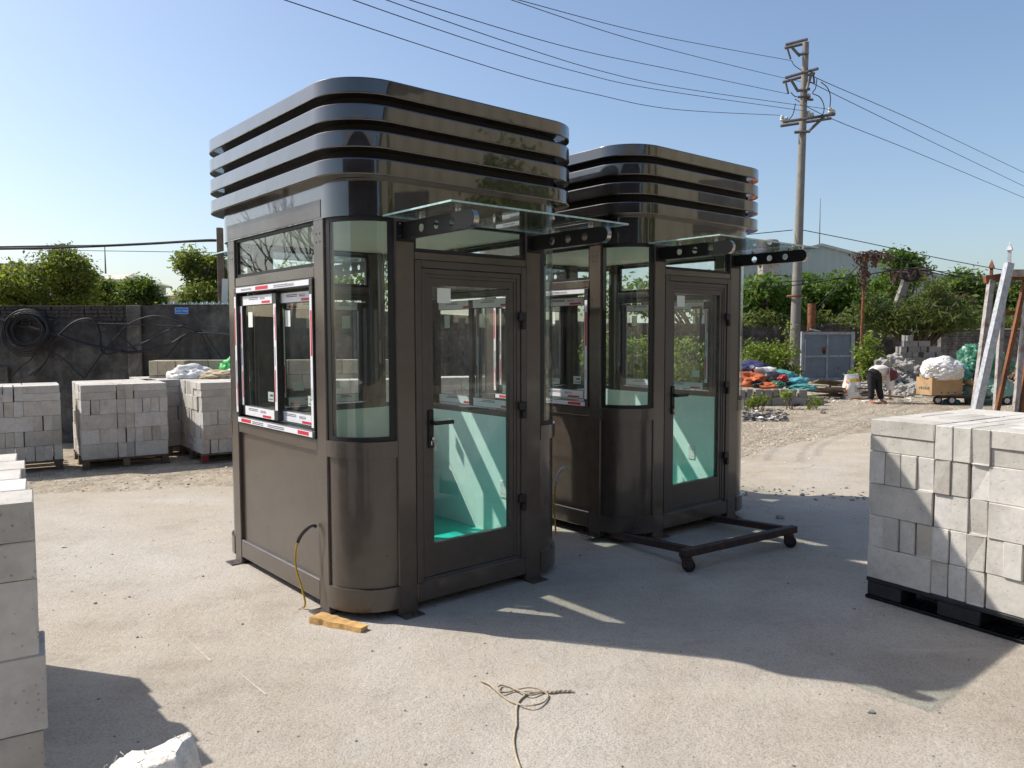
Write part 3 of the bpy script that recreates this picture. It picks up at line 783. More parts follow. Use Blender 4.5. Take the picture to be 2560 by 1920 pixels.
def rounded(b, inset, z0, z1):
    pts = []
    for (cx, cy), st in CORN:
        for i in range(9): a = R(st + 90 * i / 8); pts.append((cx + (BR - inset) * math.cos(a), cy + (BR - inset) * math.sin(a)))
    b.prism(pts, z0, z1)
def make_booth():
    root = empty('guard_booth', (0, 0, 0))
    # posts with feet
    for face, spans in (('front', FS), ('back', FS), ('left', SS), ('right', SS)):
        for s0, s1 in spans:
            b = MB(); fb(b, face, s0, s1, -0.07, 0.0, 0.004, 2.372, 0, 0.006)
            po = b.build('post', M['bronze'], root)
            f = MB(); fb(f, face, s0 - 0.004, s1 + 0.004, -0.02, 0.075, 0.0, 0.008, 0, 0.002)
            T = fT(face); c = T @ Vector(((s0 + s1) / 2, 0.045, 0.0082)); f.cyl(c, c + Vector((0, 0, 0.0006)), 0.011, 12, 1)
            f.build('foot_plate', [M['bronze'], M['rubber']], po)
            if face in ('left', 'right'):
                for ds in (-0.022, 0.022):
                    for z in (2.215, 2.262):
                        h = MB(); p = T @ Vector(((s0 + s1) / 2 + ds, 0.0, z)); q = T @ Vector(((s0 + s1) / 2 + ds, 0.0012, z)); h.cyl(p, q, 0.0065, 10)
                        h.build('bolt_hole', M['rubber'], po)
    zb, zp = 0.05, 0.182
    for face, spans in (('front', FS), ('back', FS), ('left', SS), ('right', SS)):
        a, c = spans[0][1], spans[1][0]
        b = MB(); fb(b, face, a, c, -0.066, -0.003, zb, zp if face != 'front' else 0.172, 0, 0.006); b.build('base_beam', M['bronze'], root)
        if face == 'front': continue
        b = MB(); fb(b, face, a, c, -0.032, -0.024, zp, 0.97)
        b.build('lower_panel', M['bronze'], root)
        b = MB(); fb(b, face, a, c, -0.066, -0.003, 0.97, 1.045, 0, 0.006); b.build('middle_rail', M['bronze'], root)
        b = MB(); fb(b, face, a, c, -0.066, -0.003, 2.01, 2.078, 0, 0.006); b.build('upper_rail', M['bronze'], root)
        # fixed upper light with black edge band
        b = MB(); bd = 0.022
        fb(b, face, a, c, -0.045, -0.014, 2.078, 2.078 + bd); fb(b, face, a, c, -0.045, -0.014, 2.35 - bd, 2.35)
        fb(b, face, a, a + bd, -0.0445, -0.0145, 2.078 + bd, 2.35 - bd); fb(b, face, c - bd, c, -0.0445, -0.0145, 2.078 + bd, 2.35 - bd)
        uw = b.build('upper_window', M['rubber'], root)
        g = MB(); fb(g, face, a + bd - 0.008, c - bd + 0.008, -0.030, -0.024, 2.078 + bd - 0.008, 2.35 - bd + 0.008); g.build('pane', M['glass'], uw)
        sliding_window(root, face, a + 0.002, c - 0.002, 1.046, 2.009)
        if face != 'back':
            b = MB(); fb(b, face, spans[0][0] + 0.02, spans[1][1] - 0.01, 0.0035, 0.006, 2.352, 2.455, 0, 0.001); b.build('header_panel', M['bronze'], root)
    for k in range(4):
        b = MB(); arc(b, k, BR - 0.03, BR + 0.004, zb, zp); b.build('corner_skirt', M['bronze'], root, 40, True)
        b = MB(); arc(b, k, BR - 0.03, BR - 0.014, zp, 0.955); b.build('corner_panel', M['bronze'], root, 40, True)
        b = MB(); arc(b, k, BR - 0.03, BR + 0.002, 0.955, 1.05); b.build('corner_rail', M['bronze'], root, 40, True)
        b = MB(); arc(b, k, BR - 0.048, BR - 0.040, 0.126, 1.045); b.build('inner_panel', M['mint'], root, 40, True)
        b = MB(); arc(b, k, BR - 0.022, BR - 0.014, 1.05, 2.345, 0, 24, 0.6, 89.4); cg = b.build('curved_glass', M['curved_glass'], root, 40, True)
        # printed black band round the curved pane
        e = MB(); r = BR - 0.0135
        arc_strip(e, k, r, 1.05, 1.078, 0.6, 89.4, 0, 18); arc_strip(e, k, r, 2.317, 2.345, 0.6, 89.4, 0, 18)
        arc_strip(e, k, r, 1.078, 2.317, 0.6, 9, 0, 4); arc_strip(e, k, r, 1.078, 2.317, 81, 89.4, 0, 4)
        e.build('black_border', M['rubber'], cg, 40, True)
    # fascia behind the rings, rings, roof
    b = MB(); loop(b, [(0.003, 2.345), (0.003, 2.556), (-0.012, 2.556), (-0.012, 2.345)], BR, n=16); b.build('fascia', M['bronze_gloss'], root, 40, True)
    b = MB(); loop(b, [(-0.006, 2.557), (-0.006, 3.04), (-0.018, 3.04), (-0.018, 2.557)], BR, n=16); b.build('shaded_gap_band', M['recess'], root, 40, True)  # upper fascia split off and coloured dark so the ring gaps look shaded
    for z0, z1 in ((2.556, 2.647), (2.702, 2.797), (2.849, 2.941), (2.992, 3.082)):
        b = MB(); o = 0.078; c = 0.007
        loop(b, [(-0.010, z0), (o - c - 0.003, z0), (o - c, z0), (o - 0.002, z0 + 0.002), (o, z0 + c), (o, z0 + c + 0.003), (o, z1 - c - 0.003), (o, z1 - c), (o - 0.002, z1 - 0.002), (o - c, z1), (o - c - 0.003, z1), (-0.010, z1)], 0.245, n=16)
        b.build('roof_ring', M['bronze_gloss'], root, 28, True)
    b = MB(); rounded(b, 0.02, 2.93, 2.95); b.build('roof_panel', M['bronze'], root)
    b = MB(); rounded(b, 0.025, 2.374, 2.40); b.build('ceiling', M['cream'], root)
    b = MB(); rounded(b, 0.035, 0.112, 0.125); b.build('floor', M['teal'], root)
    b = MB(); rounded(b, 0.036, 0.092, 0.110); b.build('base_plate', M['black_plastic'], root)
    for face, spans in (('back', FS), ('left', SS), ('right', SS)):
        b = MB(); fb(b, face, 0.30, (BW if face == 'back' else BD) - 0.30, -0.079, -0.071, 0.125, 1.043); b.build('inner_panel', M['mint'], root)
    b = MB(); fb(b, 'right', 0.62, 0.70, -0.087, -0.0795, 0.42, 0.55, 0, 0.004)
    for dz in (0.45, 0.515):
        for ds in (0.645, 0.675): fb(b, 'right', ds - 0.003, ds + 0.003, -0.0876, -0.0871, dz - 0.004, dz + 0.004, 1)
    b.build('socket_plate', [M['white_plastic'], M['ink']], root)
    b = MB(); b.box(0.20, BW - 0.20, BD - 0.56, BD - 0.085, 0.755, 0.78, 0, 0.004); dk = b.build('desk', M['desk'], root)
    for x in (0.25, BW - 0.25):
        b = MB(); b.box(x - 0.02, x + 0.02, BD - 0.5, BD - 0.12, 0.125, 0.755); b.build('desk_leg', M['alu'], dk)
    # front: door set and transom
    d0, d1, zt = 0.43, 1.305, 2.112
    b = MB(); fw = 0.045
    fb(b, 'front', d0, d0 + fw, -0.072, 0.004, 0.173, zt, 0, 0.003); fb(b, 'front', d1 - fw, d1, -0.072, 0.004, 0.173, zt, 0, 0.003); fb(b, 'front', d0 + fw, d1 - fw, -0.0715, 0.0035, zt - fw, zt, 0, 0.003)
    fb(b, 'front', d0 + fw, d1 - fw, -0.0715, -0.006, 0.173, 0.19, 0, 0.003)
    b.build('door_frame', M['door_alu'], root)
    a, c, z0, z1 = d0 + fw + 0.004, d1 - fw - 0.004, 0.194, zt - fw - 0.004
    b = MB(); st, tr, brl = 0.085, 0.095, 0.20
    # stiles and rails stepped back towards the pane
    for (i0, i1, n1) in ((0, 0.030, -0.004), (0.030, 0.052, -0.009), (0.052, st, -0.014)):
        fb(b, 'front', a + i0, a + i1, -0.055, n1, z0, z1 - i0, 0, 0.0015); fb(b, 'front', c - i1, c - i0, -0.055, n1, z0, z1 - i0, 0, 0.0015)
    for (i0, i1, n1) in ((0, 0.030, -0.0045), (0.030, 0.052, -0.0095), (0.052, tr, -0.0145)):
        fb(b, 'front', a + max(i0, 0.02), c - max(i0, 0.02), -0.0545, n1, z1 - i1, z1 - i0, 0, 0.0015)
    fb(b, 'front', a + 0.03, c - 0.03, -0.0545, -0.0145, z0, z0 + brl, 0, 0.002)
    door = b.build('door', M['door_alu'], root)
    b = MB(); fb(b, 'front', a + st - 0.006, c - st + 0.006, -0.034, -0.028, z0 + brl - 0.006, z1 - tr + 0.006); b.build('pane', M['glass'], door)
    b = MB(); fb(b, 'front', a + st + 0.045, a + st + 0.145, -0.0274, -0.0268, z1 - tr - 0.105, z1 - tr - 0.015); b.build('paper_sticker', M['paper'], door)
    hx = a + 0.058
    b = MB(); fb(b, 'front', hx - 0.018, hx + 0.018, -0.012, 0.006, 0.985, 1.215, 0, 0.004); b.build('handle_plate', M['rubber'], door)
    b = MB(); T = fT('front'); b.cyl(T @ Vector((hx, 0.006, 1.14)), T @ Vector((hx, 0.05, 1.14)), 0.013, 12)
    fb(b, 'front', hx - 0.012, hx + 0.135, 0.040, 0.056, 1.128, 1.152, 0, 0.004); b.build('lever_handle', M['rubber'], door)
    b = MB(); b.cyl(T @ Vector((hx + 0.002, 0.006, 1.045)), T @ Vector((hx + 0.002, 0.022, 1.045)), 0.010, 12)
    rg = [T @ Vector((hx + 0.012 + 0.012 * math.cos(2 * PI * i / 14), 0.022, 1.028 + 0.012 * math.sin(2 * PI * i / 14))) for i in range(14)]
    b.tube(rg, 0.0012, 5, 0, True)
    for dx, dz in ((-0.012, 0.0), (0.012, -0.028), (0.017, -0.034)): fb(b, 'front', hx + dx - 0.004, hx + dx + 0.004, 0.021 + dx * 0.1, 0.0235 + dx * 0.1, 0.985 + dz + 0.02, 1.032 + dz)
    b.build('keys', M['chrome'], door)
    for z in (0.55, 1.17, 1.76):
        b = MB(); fb(b, 'front', c - 0.028, c + 0.035, 0.0, 0.022, z, z + 0.055, 0, 0.005); fb(b, 'front', c - 0.001, c + 0.035, 0.0, 0.024, z - 0.055, z - 0.003, 0, 0.005)
        b.build('hinge', M['rubber'], door)
    b = MB(); fb(b, 'front', FS[0][1], FS[1][0], -0.066, -0.003, 2.112, 2.16, 0, 0.004); b.build('door_header', M['bronze'], root)
    b = MB(); bd = 0.02; a, c = FS[0][1], FS[1][0]
    fb(b, 'front', a, c, -0.045, -0.014, 2.16, 2.16 + bd); fb(b, 'front', a, c, -0.045, -0.014, 2.35 - bd, 2.35)
    fb(b, 'front', a, a + bd, -0.0445, -0.0145, 2.16 + bd, 2.35 - bd); fb(b, 'front', c - bd, c, -0.0445, -0.0145, 2.16 + bd, 2.35 - bd)
    tw = b.build('transom_window', M['rubber'], root)
    g = MB(); fb(g, 'front', a + bd - 0.008, c - bd + 0.008, -0.030, -0.024, 2.16 + bd - 0.008, 2.35 - bd + 0.008); g.build('pane', M['glass'], tw)
    canopy(root, 'front', (0.365, 1.37), 0.215, 1.56)
    canopy(root, 'back', (0.365, 1.37), 0.215, 1.56)
    return root

booth = make_booth()
booth2 = copy_tree(booth)
booth.location = (-0.8984, 4.3276, 0.012); booth.rotation_euler = (0, 0, 0.7052)
booth2.location = (0.8972, 5.9761, 0.045); booth2.rotation_euler = (0, 0, 0.69)
tag(booth, 'larger dark bronze guard booth in front, wooden scrap under its foot', 'guard booth', 'bronze guard booths')
tag(booth2, 'dark bronze guard booth behind and to the right, standing over a wheeled frame', 'guard booth', 'bronze guard booths')

# wire tails coming out of each booth's left panel
def tail(root, sheath, cable, pts, k_split, r0, r1, ends):
    p = smoothpath(pts, 8); k = int(len(p) * k_split)
    b = MB(); b.tube(p[:k + 1], r0, 8); b.build('cable_sheath', sheath, root, 40)
    b = MB(); b.tube(p[k - 1:], r1, 8); w = b.build('power_cable', cable, root, 40)
    for e in ends:
        b = MB(); b.tube(smoothpath([p[-1] + Vector((0, 0, 0.004)), p[-1] + Vector(e) * 0.5 + Vector((0, 0, .002)), p[-1] + Vector(e)], 3), 0.0025, 5); b.build('wire_end', M['red_wire'], w)
tail(booth, M['sheath'], M['yellow_cable'],
     [(-0.0, 0.452, 0.505), (-0.03, 0.470, 0.512), (-0.075, 0.515, 0.45), (-0.095, 0.545, 0.36), (-0.09, 0.56, 0.25), (-0.075, 0.525, 0.14), (-0.07, 0.485, 0.05), (-0.075, 0.49, 0.012)],
     0.36, 0.011, 0.0065, [(-0.03, 0.01, -0.01), (0.0, 0.03, -0.010)])
tail(booth2, M['grey_sheath'], M['yellow_cable'],
     [(-0.02, 0.66, 0.50), (-0.06, 0.67, 0.52), (-0.10, 0.69, 0.46), (-0.12, 0.70, 0.36), (-0.125, 0.71, 0.2), (-0.12, 0.70, 0.06), (-0.15, 0.66, -0.02)],
     0.48, 0.011, 0.0075, [(-0.03, -0.02, -0.006)])

# ------------------------------------------------------------------ block stacks on pallets
ORD = ['first', 'second', 'third', 'fourth', 'fifth', 'sixth', 'seventh', 'eighth', 'ninth', 'tenth', 'eleventh', 'twelfth', 'thirteenth', 'fourteenth', 'fifteenth']
BLOCKS = []      # (matrix, size, stack key, row from top, face tag, position)
_bm = {}
def block_mesh(sx, sy, sz, var):
    k = (round(sx, 3), round(sy, 3), round(sz, 3), var)
    if k not in _bm:
        b = MB(); b.box(-sx / 2, sx / 2, -sy / 2, sy / 2, -sz / 2, sz / 2, 0, 0.0035)
        rdn = random.Random(var * 17 + int(sx * 100))
        for i in range(len(b.v)):                                 # slightly out of true, a few chipped corners
            x, y, z = b.v[i]; c = 0.0025
            f = 1 - (0.045 if rdn.random() < 0.05 else 0)
            b.v[i] = (x * f + rdn.uniform(-c, c) * .5, y * f + rdn.uniform(-c, c) * .5, z * f + rdn.uniform(-c, c) * .4)
        _bm[k] = b.mesh('concrete_block', M['block'])
    return _bm[k]
def stack_blocks(key, P0, e, rows, z0, lh, depths=3, seed=0, jit=0.008, bw=0.1, bl=0.4, shift=None):
    """rows: top to bottom, tokens along the front: L long side, E end, F two flat ones. Each token is a 0.4 m deep bay."""
    e = Vector((e[0], e[1], 0)).normalized(); d = Vector((-e.y, e.x, 0)); rdn = random.Random(seed)
    nrow = len(rows); T0 = Matrix(((e.x, d.x, 0, P0[0]), (e.y, d.y, 0, P0[1]), (0, 0, 1, 0), (0, 0, 0, 1)))
    def put(cx, cy, cz, sx, sy, sz, row, bay):
        g = 0.003
        J = Matrix.Translation((cx + rdn.uniform(-jit, jit), cy + rdn.uniform(-jit, jit), cz)) @ Matrix.Rotation(rdn.uniform(-0.006, 0.006), 4, 'Z')
        BLOCKS.append([T0 @ J, (sx - g, sy - g, sz - 0.0015), key, row, bay, cx, cy])
    for r, row in enumerate(rows):
        zb = z0 + (nrow - 1 - r) * lh
        for bay in range(depths):
            toks = row if bay == 0 else (rows[(r + 1) % nrow] if bay % 2 else row)
            y0 = bay * 0.4; x = (shift[r] if shift else 0.0)
            for t in toks:
                if t == 'L':
                    for q in range(4): put(x + bl / 2, y0 + 0.05 + q * 0.1, zb + lh / 2, bl, bw, lh, r, bay)
                    x += bl
                elif t == 'E':
                    put(x + bw / 2, y0 + bl / 2, zb + lh / 2, bw, bl, lh, r, bay); x += bw
                elif t == 'F':
                    for q in range(2):
                        for h in range(2): put(x + bl / 2, y0 + 0.1 + q * 0.2, zb + lh * (0.25 + 0.5 * h), bl, 0.2, lh / 2, r, bay)
                    x += bl
                elif t == 'g': x += 0.02
RB = Vector((2.243, 4.835)); eR = Vector((0.548, -0.836))
stack_blocks('right', RB, eR, ['FEEEF', 'EEEEEEEL', 'LEEEL', 'EEEEEEEEEEE', 'LEEEL'], 0.151, 0.2, 3, 1, 0.010)
eA = Vector((0.84, 0.54)).normalized(); A0 = Vector((-5.661, 9.723)) - eA * 1.0
stack_blocks('leftmost', A0, eA, ['FEEF', 'EEEEEEL', 'EEELEEE', 'LEEL', 'EEEEEEEEEE'], 0.13, 0.187, 2, 2)
B0 = Vector((-5.359, 9.633)); eB = Vector((0.83, 0.56))
stack_blocks('middle', B0, eB, ['FEEF', 'EEEEEEEEEE', 'LEEL', 'EEEEEEEEEE', 'LEEL'], 0.13, 0.187, 3, 3)
D0_ = Vector((-4.046, 10.096)); eD = Vector((0.80, 0.60))
stack_blocks('red', D0_, eD, ['FEEF', 'LEEL', 'EEEEEEEEEE', 'LEEL', 'EEEEEEEEEE'], 0.13, 0.187, 3, 4, 0.012)
eC = Vector((0.80, 0.60)); C0 = Vector((-4.61, 11.01)) - eC * 0.5
stack_blocks('shaded', C0, eC, ['EF', 'EL', 'EEEEE', 'EL', 'EEEEE'], 0.13, 0.187, 3, 5, 0.012, shift=[-.03, 0, -.02, 0, 0])
E0 = Vector((-2.55, 10.3)); eE = Vector((0.97, 0.24))
stack_blocks('behind', E0, eE, ['LEEF', 'EEEEEEEEEE', 'LEEL', 'EEEEEEL', 'LEEL'], 0.13, 0.19, 1, 6)
F0 = Vector((-1.2, 10.9)); eF = Vector((0.97, 0.24))
stack_blocks('doorview', F0, eF, ['EEEEEEL', 'LEEL', 'EEEEEEEEEE', 'LEEL', 'EEEEEEL'], 0.13, 0.19, 1, 8)
# nearest stack at the left edge of the picture, its right side running back in steps
eN = Vector((0.85, 0.527)); dN = Vector((-eN.y, eN.x)); N0 = Vector((-1.216, 1.956)) - eN * 0.8
rdn = random.Random(11)
T0n = Matrix(((eN.x, dN.x, 0, N0.x), (eN.y, dN.y, 0, N0.y), (0, 0, 1, 0), (0, 0, 0, 1)))
def nput(cx, cy, cz, sx, sy, sz, row, bay):
    BLOCKS.append([T0n @ Matrix.Translation((cx, cy, cz)) @ Matrix.Rotation(rdn.uniform(-.008, .008), 4, 'Z'), (sx - .003, sy - .003, sz - .0015), 'nearest', row, bay, cx, cy])
steps = [0.0, -0.015, -0.03, -0.02, -0.045, -0.035, -0.06, -0.05]
for col in range(5):                                     # bays of 0.2 m going back
    for half in range(2):
        xo = steps[min(col, 7)]
        for lay in range(6):
            zb = 0.06 + lay * 0.2
            if lay == 5:
                for h in range(2): nput(0.6 + xo - half * 0.4, col * 0.2 + 0.1, zb + 0.05 + 0.1 * h, 0.4, 0.2, 0.1, 0 if h else 1, col)
            else:
                for q in range(2): nput(0.6 + xo - half * 0.4 + (0.012 if (lay + col) % 2 else 0), col * 0.2 + 0.05 + 0.1 * q, zb + 0.1, 0.4, 0.1, 0.2, 6 - lay, col)

# keep only blocks that can be seen from the photograph or a step to either side of it
polyv, polyf, own = [], [], []
_unit = [(x, y, z) for z in (-.5, .5) for y in (-.5, .5) for x in (-.5, .5)]
_uf = [(0, 2, 3, 1), (4, 5, 7, 6), (0, 1, 5, 4), (2, 6, 7, 3), (0, 4, 6, 2), (1, 3, 7, 5)]
for i, (T, s, *_r) in enumerate(BLOCKS):
    o = len(polyv); polyv += [T @ Vector((p[0] * s[0], p[1] * s[1], p[2] * s[2])) for p in _unit]
    polyf += [tuple(k + o for k in f) for f in _uf]; own += [i] * 6
bvh = BVHTree.FromPolygons(polyv, polyf)
def visible(i, eyes):
    T, s = BLOCKS[i][0], BLOCKS[i][1]
    for ax in range(3):
        for sg in (-1, 1):
            for u in (-0.44, 0, 0.44):
                for w in (-0.44, 0, 0.44):
                    p = [0, 0, 0]; p[ax] = sg * 0.5; p[(ax + 1) % 3] = u; p[(ax + 2) % 3] = w
                    P = T @ Vector((p[0] * s[0], p[1] * s[1], p[2] * s[2]))
                    n = T.to_3x3() @ Vector([sg if k == ax else 0 for k in range(3)])
                    for eye in eyes:
                        v = eye - P
                        if v.dot(n) <= 0: continue
                        L_ = v.length
                        if eye is eyes[0] or True:
                            hit = bvh.ray_cast(P + v / L_ * 0.004, v / L_, L_ - 0.02)
                            if hit[0] is None: return True
    return False
eyes = [Vector((0, 0, 1.68)), Vector((-0.5, 0, 1.68)), Vector((0.5, 0, 1.68))]
WHERE = {'right': 'grey stack at right edge', 'leftmost': 'leftmost stack by dark wall', 'middle': 'second stack by dark wall',
         'red': 'stack on red-cornered pallet', 'shaded': 'shaded stack behind red-cornered pallet', 'behind': 'stack seen through side windows',
         'doorview': 'stack seen through door glass', 'nearest': 'near stack at left edge'}
GROUPS = {'right': 'blocks stacked at the right', 'nearest': 'blocks stacked nearest the camera'}
vis = [i for i in range(len(BLOCKS)) if visible(i, eyes)]
rows_seen = {}
for i in vis: rows_seen.setdefault((BLOCKS[i][2], BLOCKS[i][3]), []).append(i)
def dist(i): return (BLOCKS[i][0].translation - Vector((0, 0, 1.68))).length
prefer = sorted(vis, key=lambda i: dist(i) + (30 if BLOCKS[i][2] in ('behind', 'doorview') else 0))
single = set(prefer[:300])
for (key, row), ids in rows_seen.items():
    ids.sort(key=lambda i: (BLOCKS[i][4], round(BLOCKS[i][5], 2), BLOCKS[i][6], BLOCKS[i][0].translation.z))
    front = [i for i in ids if abs(BLOCKS[i][6]) < 0.33 and BLOCKS[i][4] == 0 and BLOCKS[i][6] - BLOCKS[i][1][1] / 2 < 0.03] if key != 'nearest' else [i for i in ids if BLOCKS[i][4] == 0 and BLOCKS[i][6] < 0.12]
    front.sort(key=lambda i: (round(BLOCKS[i][5], 1), -BLOCKS[i][0].translation.z))
    rest = [i for i in ids if i not in front]
    rest.sort(key=lambda i: (BLOCKS[i][6], BLOCKS[i][5], -BLOCKS[i][0].translation.z))
    for n_, i in enumerate(front):
        BLOCKS[i].append(f"{ORD[min(n_, 14)]} front block, {ORD[row]} row down, {WHERE[key]}")
    for n_, i in enumerate(rest):
        BLOCKS[i].append(f"{ORD[min(n_, 14)]} block behind the front, {ORD[row]} row down, {WHERE[key]}"
                         if n_ < 15 else f"{ORD[min(n_ - 15, 14)]} block at the back, {ORD[row]} row down, {WHERE[key]}")
rest_b = MB()
for i in vis:
    T, s, key, row = BLOCKS[i][:4]
    if i in single:
        o = link('concrete_block', block_mesh(*s, i % 3)); o.matrix_world = T @ (Matrix.Rotation(PI, 4, 'Z') if i % 2 else Matrix.Identity(4))
        tag(o, BLOCKS[i][-1], 'concrete block', GROUPS.get(key, 'blocks on pallets by the wall'))
    else:
        rest_b.box(-s[0] / 2, s[0] / 2, -s[1] / 2, s[1] / 2, -s[2] / 2, s[2] / 2, 0, 0.003, T)
if rest_b.v: tag(rest_b.build('concrete_blocks', M['block']), 'grey blocks further back in the stacks beyond the booths', 'concrete blocks', kind='stuff')
print('BLOCKS', len(BLOCKS), 'visible', len(vis), 'single', len(single))

# ------------------------------------------------------------------ pallets
def wooden_pallet(P0, e, w, dp, z, label, red=False):
    e = Vector((e[0], e[1], 0)).normalized(); rz = math.atan2(e.y, e.x)
    root = empty('wooden_pallet', (P0[0], P0[1], 0.0), rz); h = 0.128
    tag(root, label, 'pallet', 'wooden pallets')
    for k in range(6):
        y = k * (dp - 0.09) / 5
        b = MB(); b.box(-0.01, w + 0.01, y, y + 0.09, h - 0.020, h, 0, 0.003); b.build('deck_board', M['old_wood'], root)
    for x in (0.0, w / 2 - 0.04, w - 0.08):
        for y in (0.01, dp / 2 - 0.05, dp - 0.11):
            b = MB(); b.box(x, x + 0.08, y, y + 0.10, 0.018, h - 0.0205, 0, 0.004)
            b.build('pallet_block', M['red_wood'] if red and y < 0.05 and x < 0.05 else M['old_wood'], root)
    for y in (0.0, dp / 2 - 0.05, dp - 0.1):
        b = MB(); b.box(-0.01, w + 0.02, y, y + 0.1, 0.001, 0.0175, 0, 0.003); b.build('bottom_board', M['old_wood'], root)
    return root
wooden_pallet(A0, eA, 1.0, 0.9, 0, 'weathered wooden pallet under the leftmost block stack')
wooden_pallet(B0, eB, 1.0, 1.2, 0, 'weathered wooden pallet under the second block stack from the left')
wooden_pallet(D0_, eD, 1.0, 1.2, 0, 'wooden pallet with a red-painted corner beside the front booth', True)
wooden_pallet(C0, eC, 0.5, 1.2, 0, 'dark wooden pallet in shade behind the red-cornered pallet')
wooden_pallet(E0, eE, 1.0, 0.7, 0, 'wooden pallet beyond the side windows of the front booth')
wooden_pallet(F0, eF, 1.0, 0.7, 0, 'wooden pallet beyond the door glass of the front booth')
# black plastic pallet
root = empty('plastic_pallet', (RB.x, RB.y, 0.012), math.atan2(eR.y, eR.x))
tag(root, 'black plastic pallet under the block stack at the right edge', 'pallet')
PW, PD = 1.14, 1.2
b = MB(); b.box(-0.005, PW, 0.0, PD, 0.113, 0.138, 0, 0.003); b.build('deck', M['black_plastic'], root)
for x0, x1 in ((0.0, 0.22), (0.44, 0.68), (0.92, 1.14)):
    for y in (0.004, 0.5, 1.0):
        b = MB(); b.box(x0, x1, y, y + 0.18, 0.024, 0.1125, 0, 0.006)
        if y < 0.1: b.box((x0 + x1) / 2 - 0.012, (x0 + x1) / 2 + 0.012, y - 0.001, y + 0.003, 0.045, 0.09, 0)
        b.build('pallet_foot', M['black_plastic'], root)
for x in (0, 1):                                         # slotted bottom deck
    b = MB(); b.box(-0.01, PW, 0.0, 0.03, 0.002, 0.022, 0, 0.002); b.box(-0.01, PW, 0.17, 0.20, 0.002, 0.022, 0, 0.002) if x == 0 else b.box(-0.01, PW, 1.0, 1.18, 0.002, 0.022, 0, 0.002)
    if x == 0:
        for k in range(46): b.box(0.0 + k * 0.025, 0.008 + k * 0.025, 0.03, 0.17, 0.006, 0.019)
    b.build('bottom_deck', M['black_plastic'], root)
# pallet under the nearest stack, and the stack out of frame whose stepped shadow falls into the picture
root = wooden_pallet(N0 + eN * 0.02, eN, 0.74, 0.98, 0, 'wooden pallet under the near stack at the left edge'); root.location.z = -0.068
b = MB(); Q0 = Vector((-2.965, 4.03)); eQ = Vector((0.67, -0.742)); nQ = Vector((-0.742, -0.67))
for k in range(5):
    a = Q0 + eQ * (k * 0.2); o_ = -0.05 * (k % 3)
    for lay in range(6):
        T = Matrix(((eQ.x, nQ.x, 0, a.x), (eQ.y, nQ.y, 0, a.y), (0, 0, 1, 0), (0, 0, 0, 1)))
        b.box(0, 0.197, 0.0 - o_ * 0.4, 0.20, 0.06 + lay * 0.2, 0.26 + lay * 0.2 - 0.002, 0, 0.003, T)
        b.box(0, 0.197, 0.34, 0.72, 0.06 + lay * 0.2, 0.26 + lay * 0.2 - 0.002, 0, 0.003, T)
        b.box(0, 0.197, 0.73, 1.1, 0.06 + lay * 0.2, 0.26 + lay * 0.2 - 0.002, 0, 0.003, T)
b.box(0, 1.0, 0, 1.1, 0.013, 0.06, 0, 0, Matrix(((eQ.x, nQ.x, 0, Q0.x), (eQ.y, nQ.y, 0, Q0.y), (0, 0, 1, 0), (0, 0, 0, 1))))
tag(b.build('block_stack', M['block']), 'block stack left of the picture casting a stepped shadow', 'block stack')

# ------------------------------------------------------------------ small near things
def caster(parent, x, y, ztop, r=0.045, rot=0.0):
    T = Matrix.Translation((x, y, 0)) @ Matrix.Rotation(rot, 4, 'Z')
    b = MB(); b.box(-0.04, 0.04, -0.04, 0.04, ztop - 0.006, ztop - 0.0005, 0, 0, T)
    for s in (-1, 1): b.prism([(-0.035, 0), (0.035, 0), (0.045, 0), (0.03, 0)], 0, 0.001) if False else b.box(-0.03, 0.045, s * 0.022 - 0.002, s * 0.022 + 0.002, r * 0.8, ztop - 0.006, 0, 0, T)
    f = b.build('caster', M['rust_dark'], parent)
    w = MB(); w.lathe([(r * 0.55, -0.017), (r * 0.95, -0.016), (r, -0.010), (r, 0.010), (r * 0.95, 0.016), (r * 0.55, 0.017)], 20, 0, T @ Matrix.Translation((0.018, 0, r)) @ Matrix.Rotation(PI / 2, 4, 'X'))
    w.lathe([(r * 0.4, -0.019), (r * 0.4, 0.019)], 12, 1, T @ Matrix.Translation((0.018, 0, r)) @ Matrix.Rotation(PI / 2, 4, 'X'))
    w.build('wheel', [M['rubber'], M['rust_dark']], f, 40)
tA, tB = gz(1494, 1188, .15).xy, gz(1708, 1141, .15).xy; eT = (tB - tA).normalized(); dT = Vector((-eT.y, eT.x)); LT = (tB - tA).length
tr = empty('wheeled_frame', (tA.x, tA.y, 0.012), math.atan2(eT.y, eT.x))
tag(tr, 'rusty steel frame on casters poking out from under the rear booth', 'trolley')
b = MB(); b.box(-0.10, LT + 0.05, -0.03, 0.03, 0.10, 0.153, 0, 0.004); b.build('front_bar', M['rust_dark'], tr)
for x in (0.02, LT - 0.02):
    b = MB(); vs = []
    for y, z in ((0.031, 0.10), (0.88 if x < .5 else 0.88, 0.035)):
        for dx, dz in ((-0.025, 0), (0.025, 0), (0.025, 0.05), (-0.025, 0.05)): vs.append((x + dx, y, z + dz))
    b.add(vs, [(0, 1, 2, 3), (7, 6, 5, 4), (0, 4, 5, 1), (1, 5, 6, 2), (2, 6, 7, 3), (3, 7, 4, 0)]); b.build('side_bar', M['rust_dark'], tr)
caster(tr, -0.075, -0.02, 0.10, 0.047, -0.75); caster(tr, LT - 0.06, -0.02, 0.10, 0.047, -0.95)

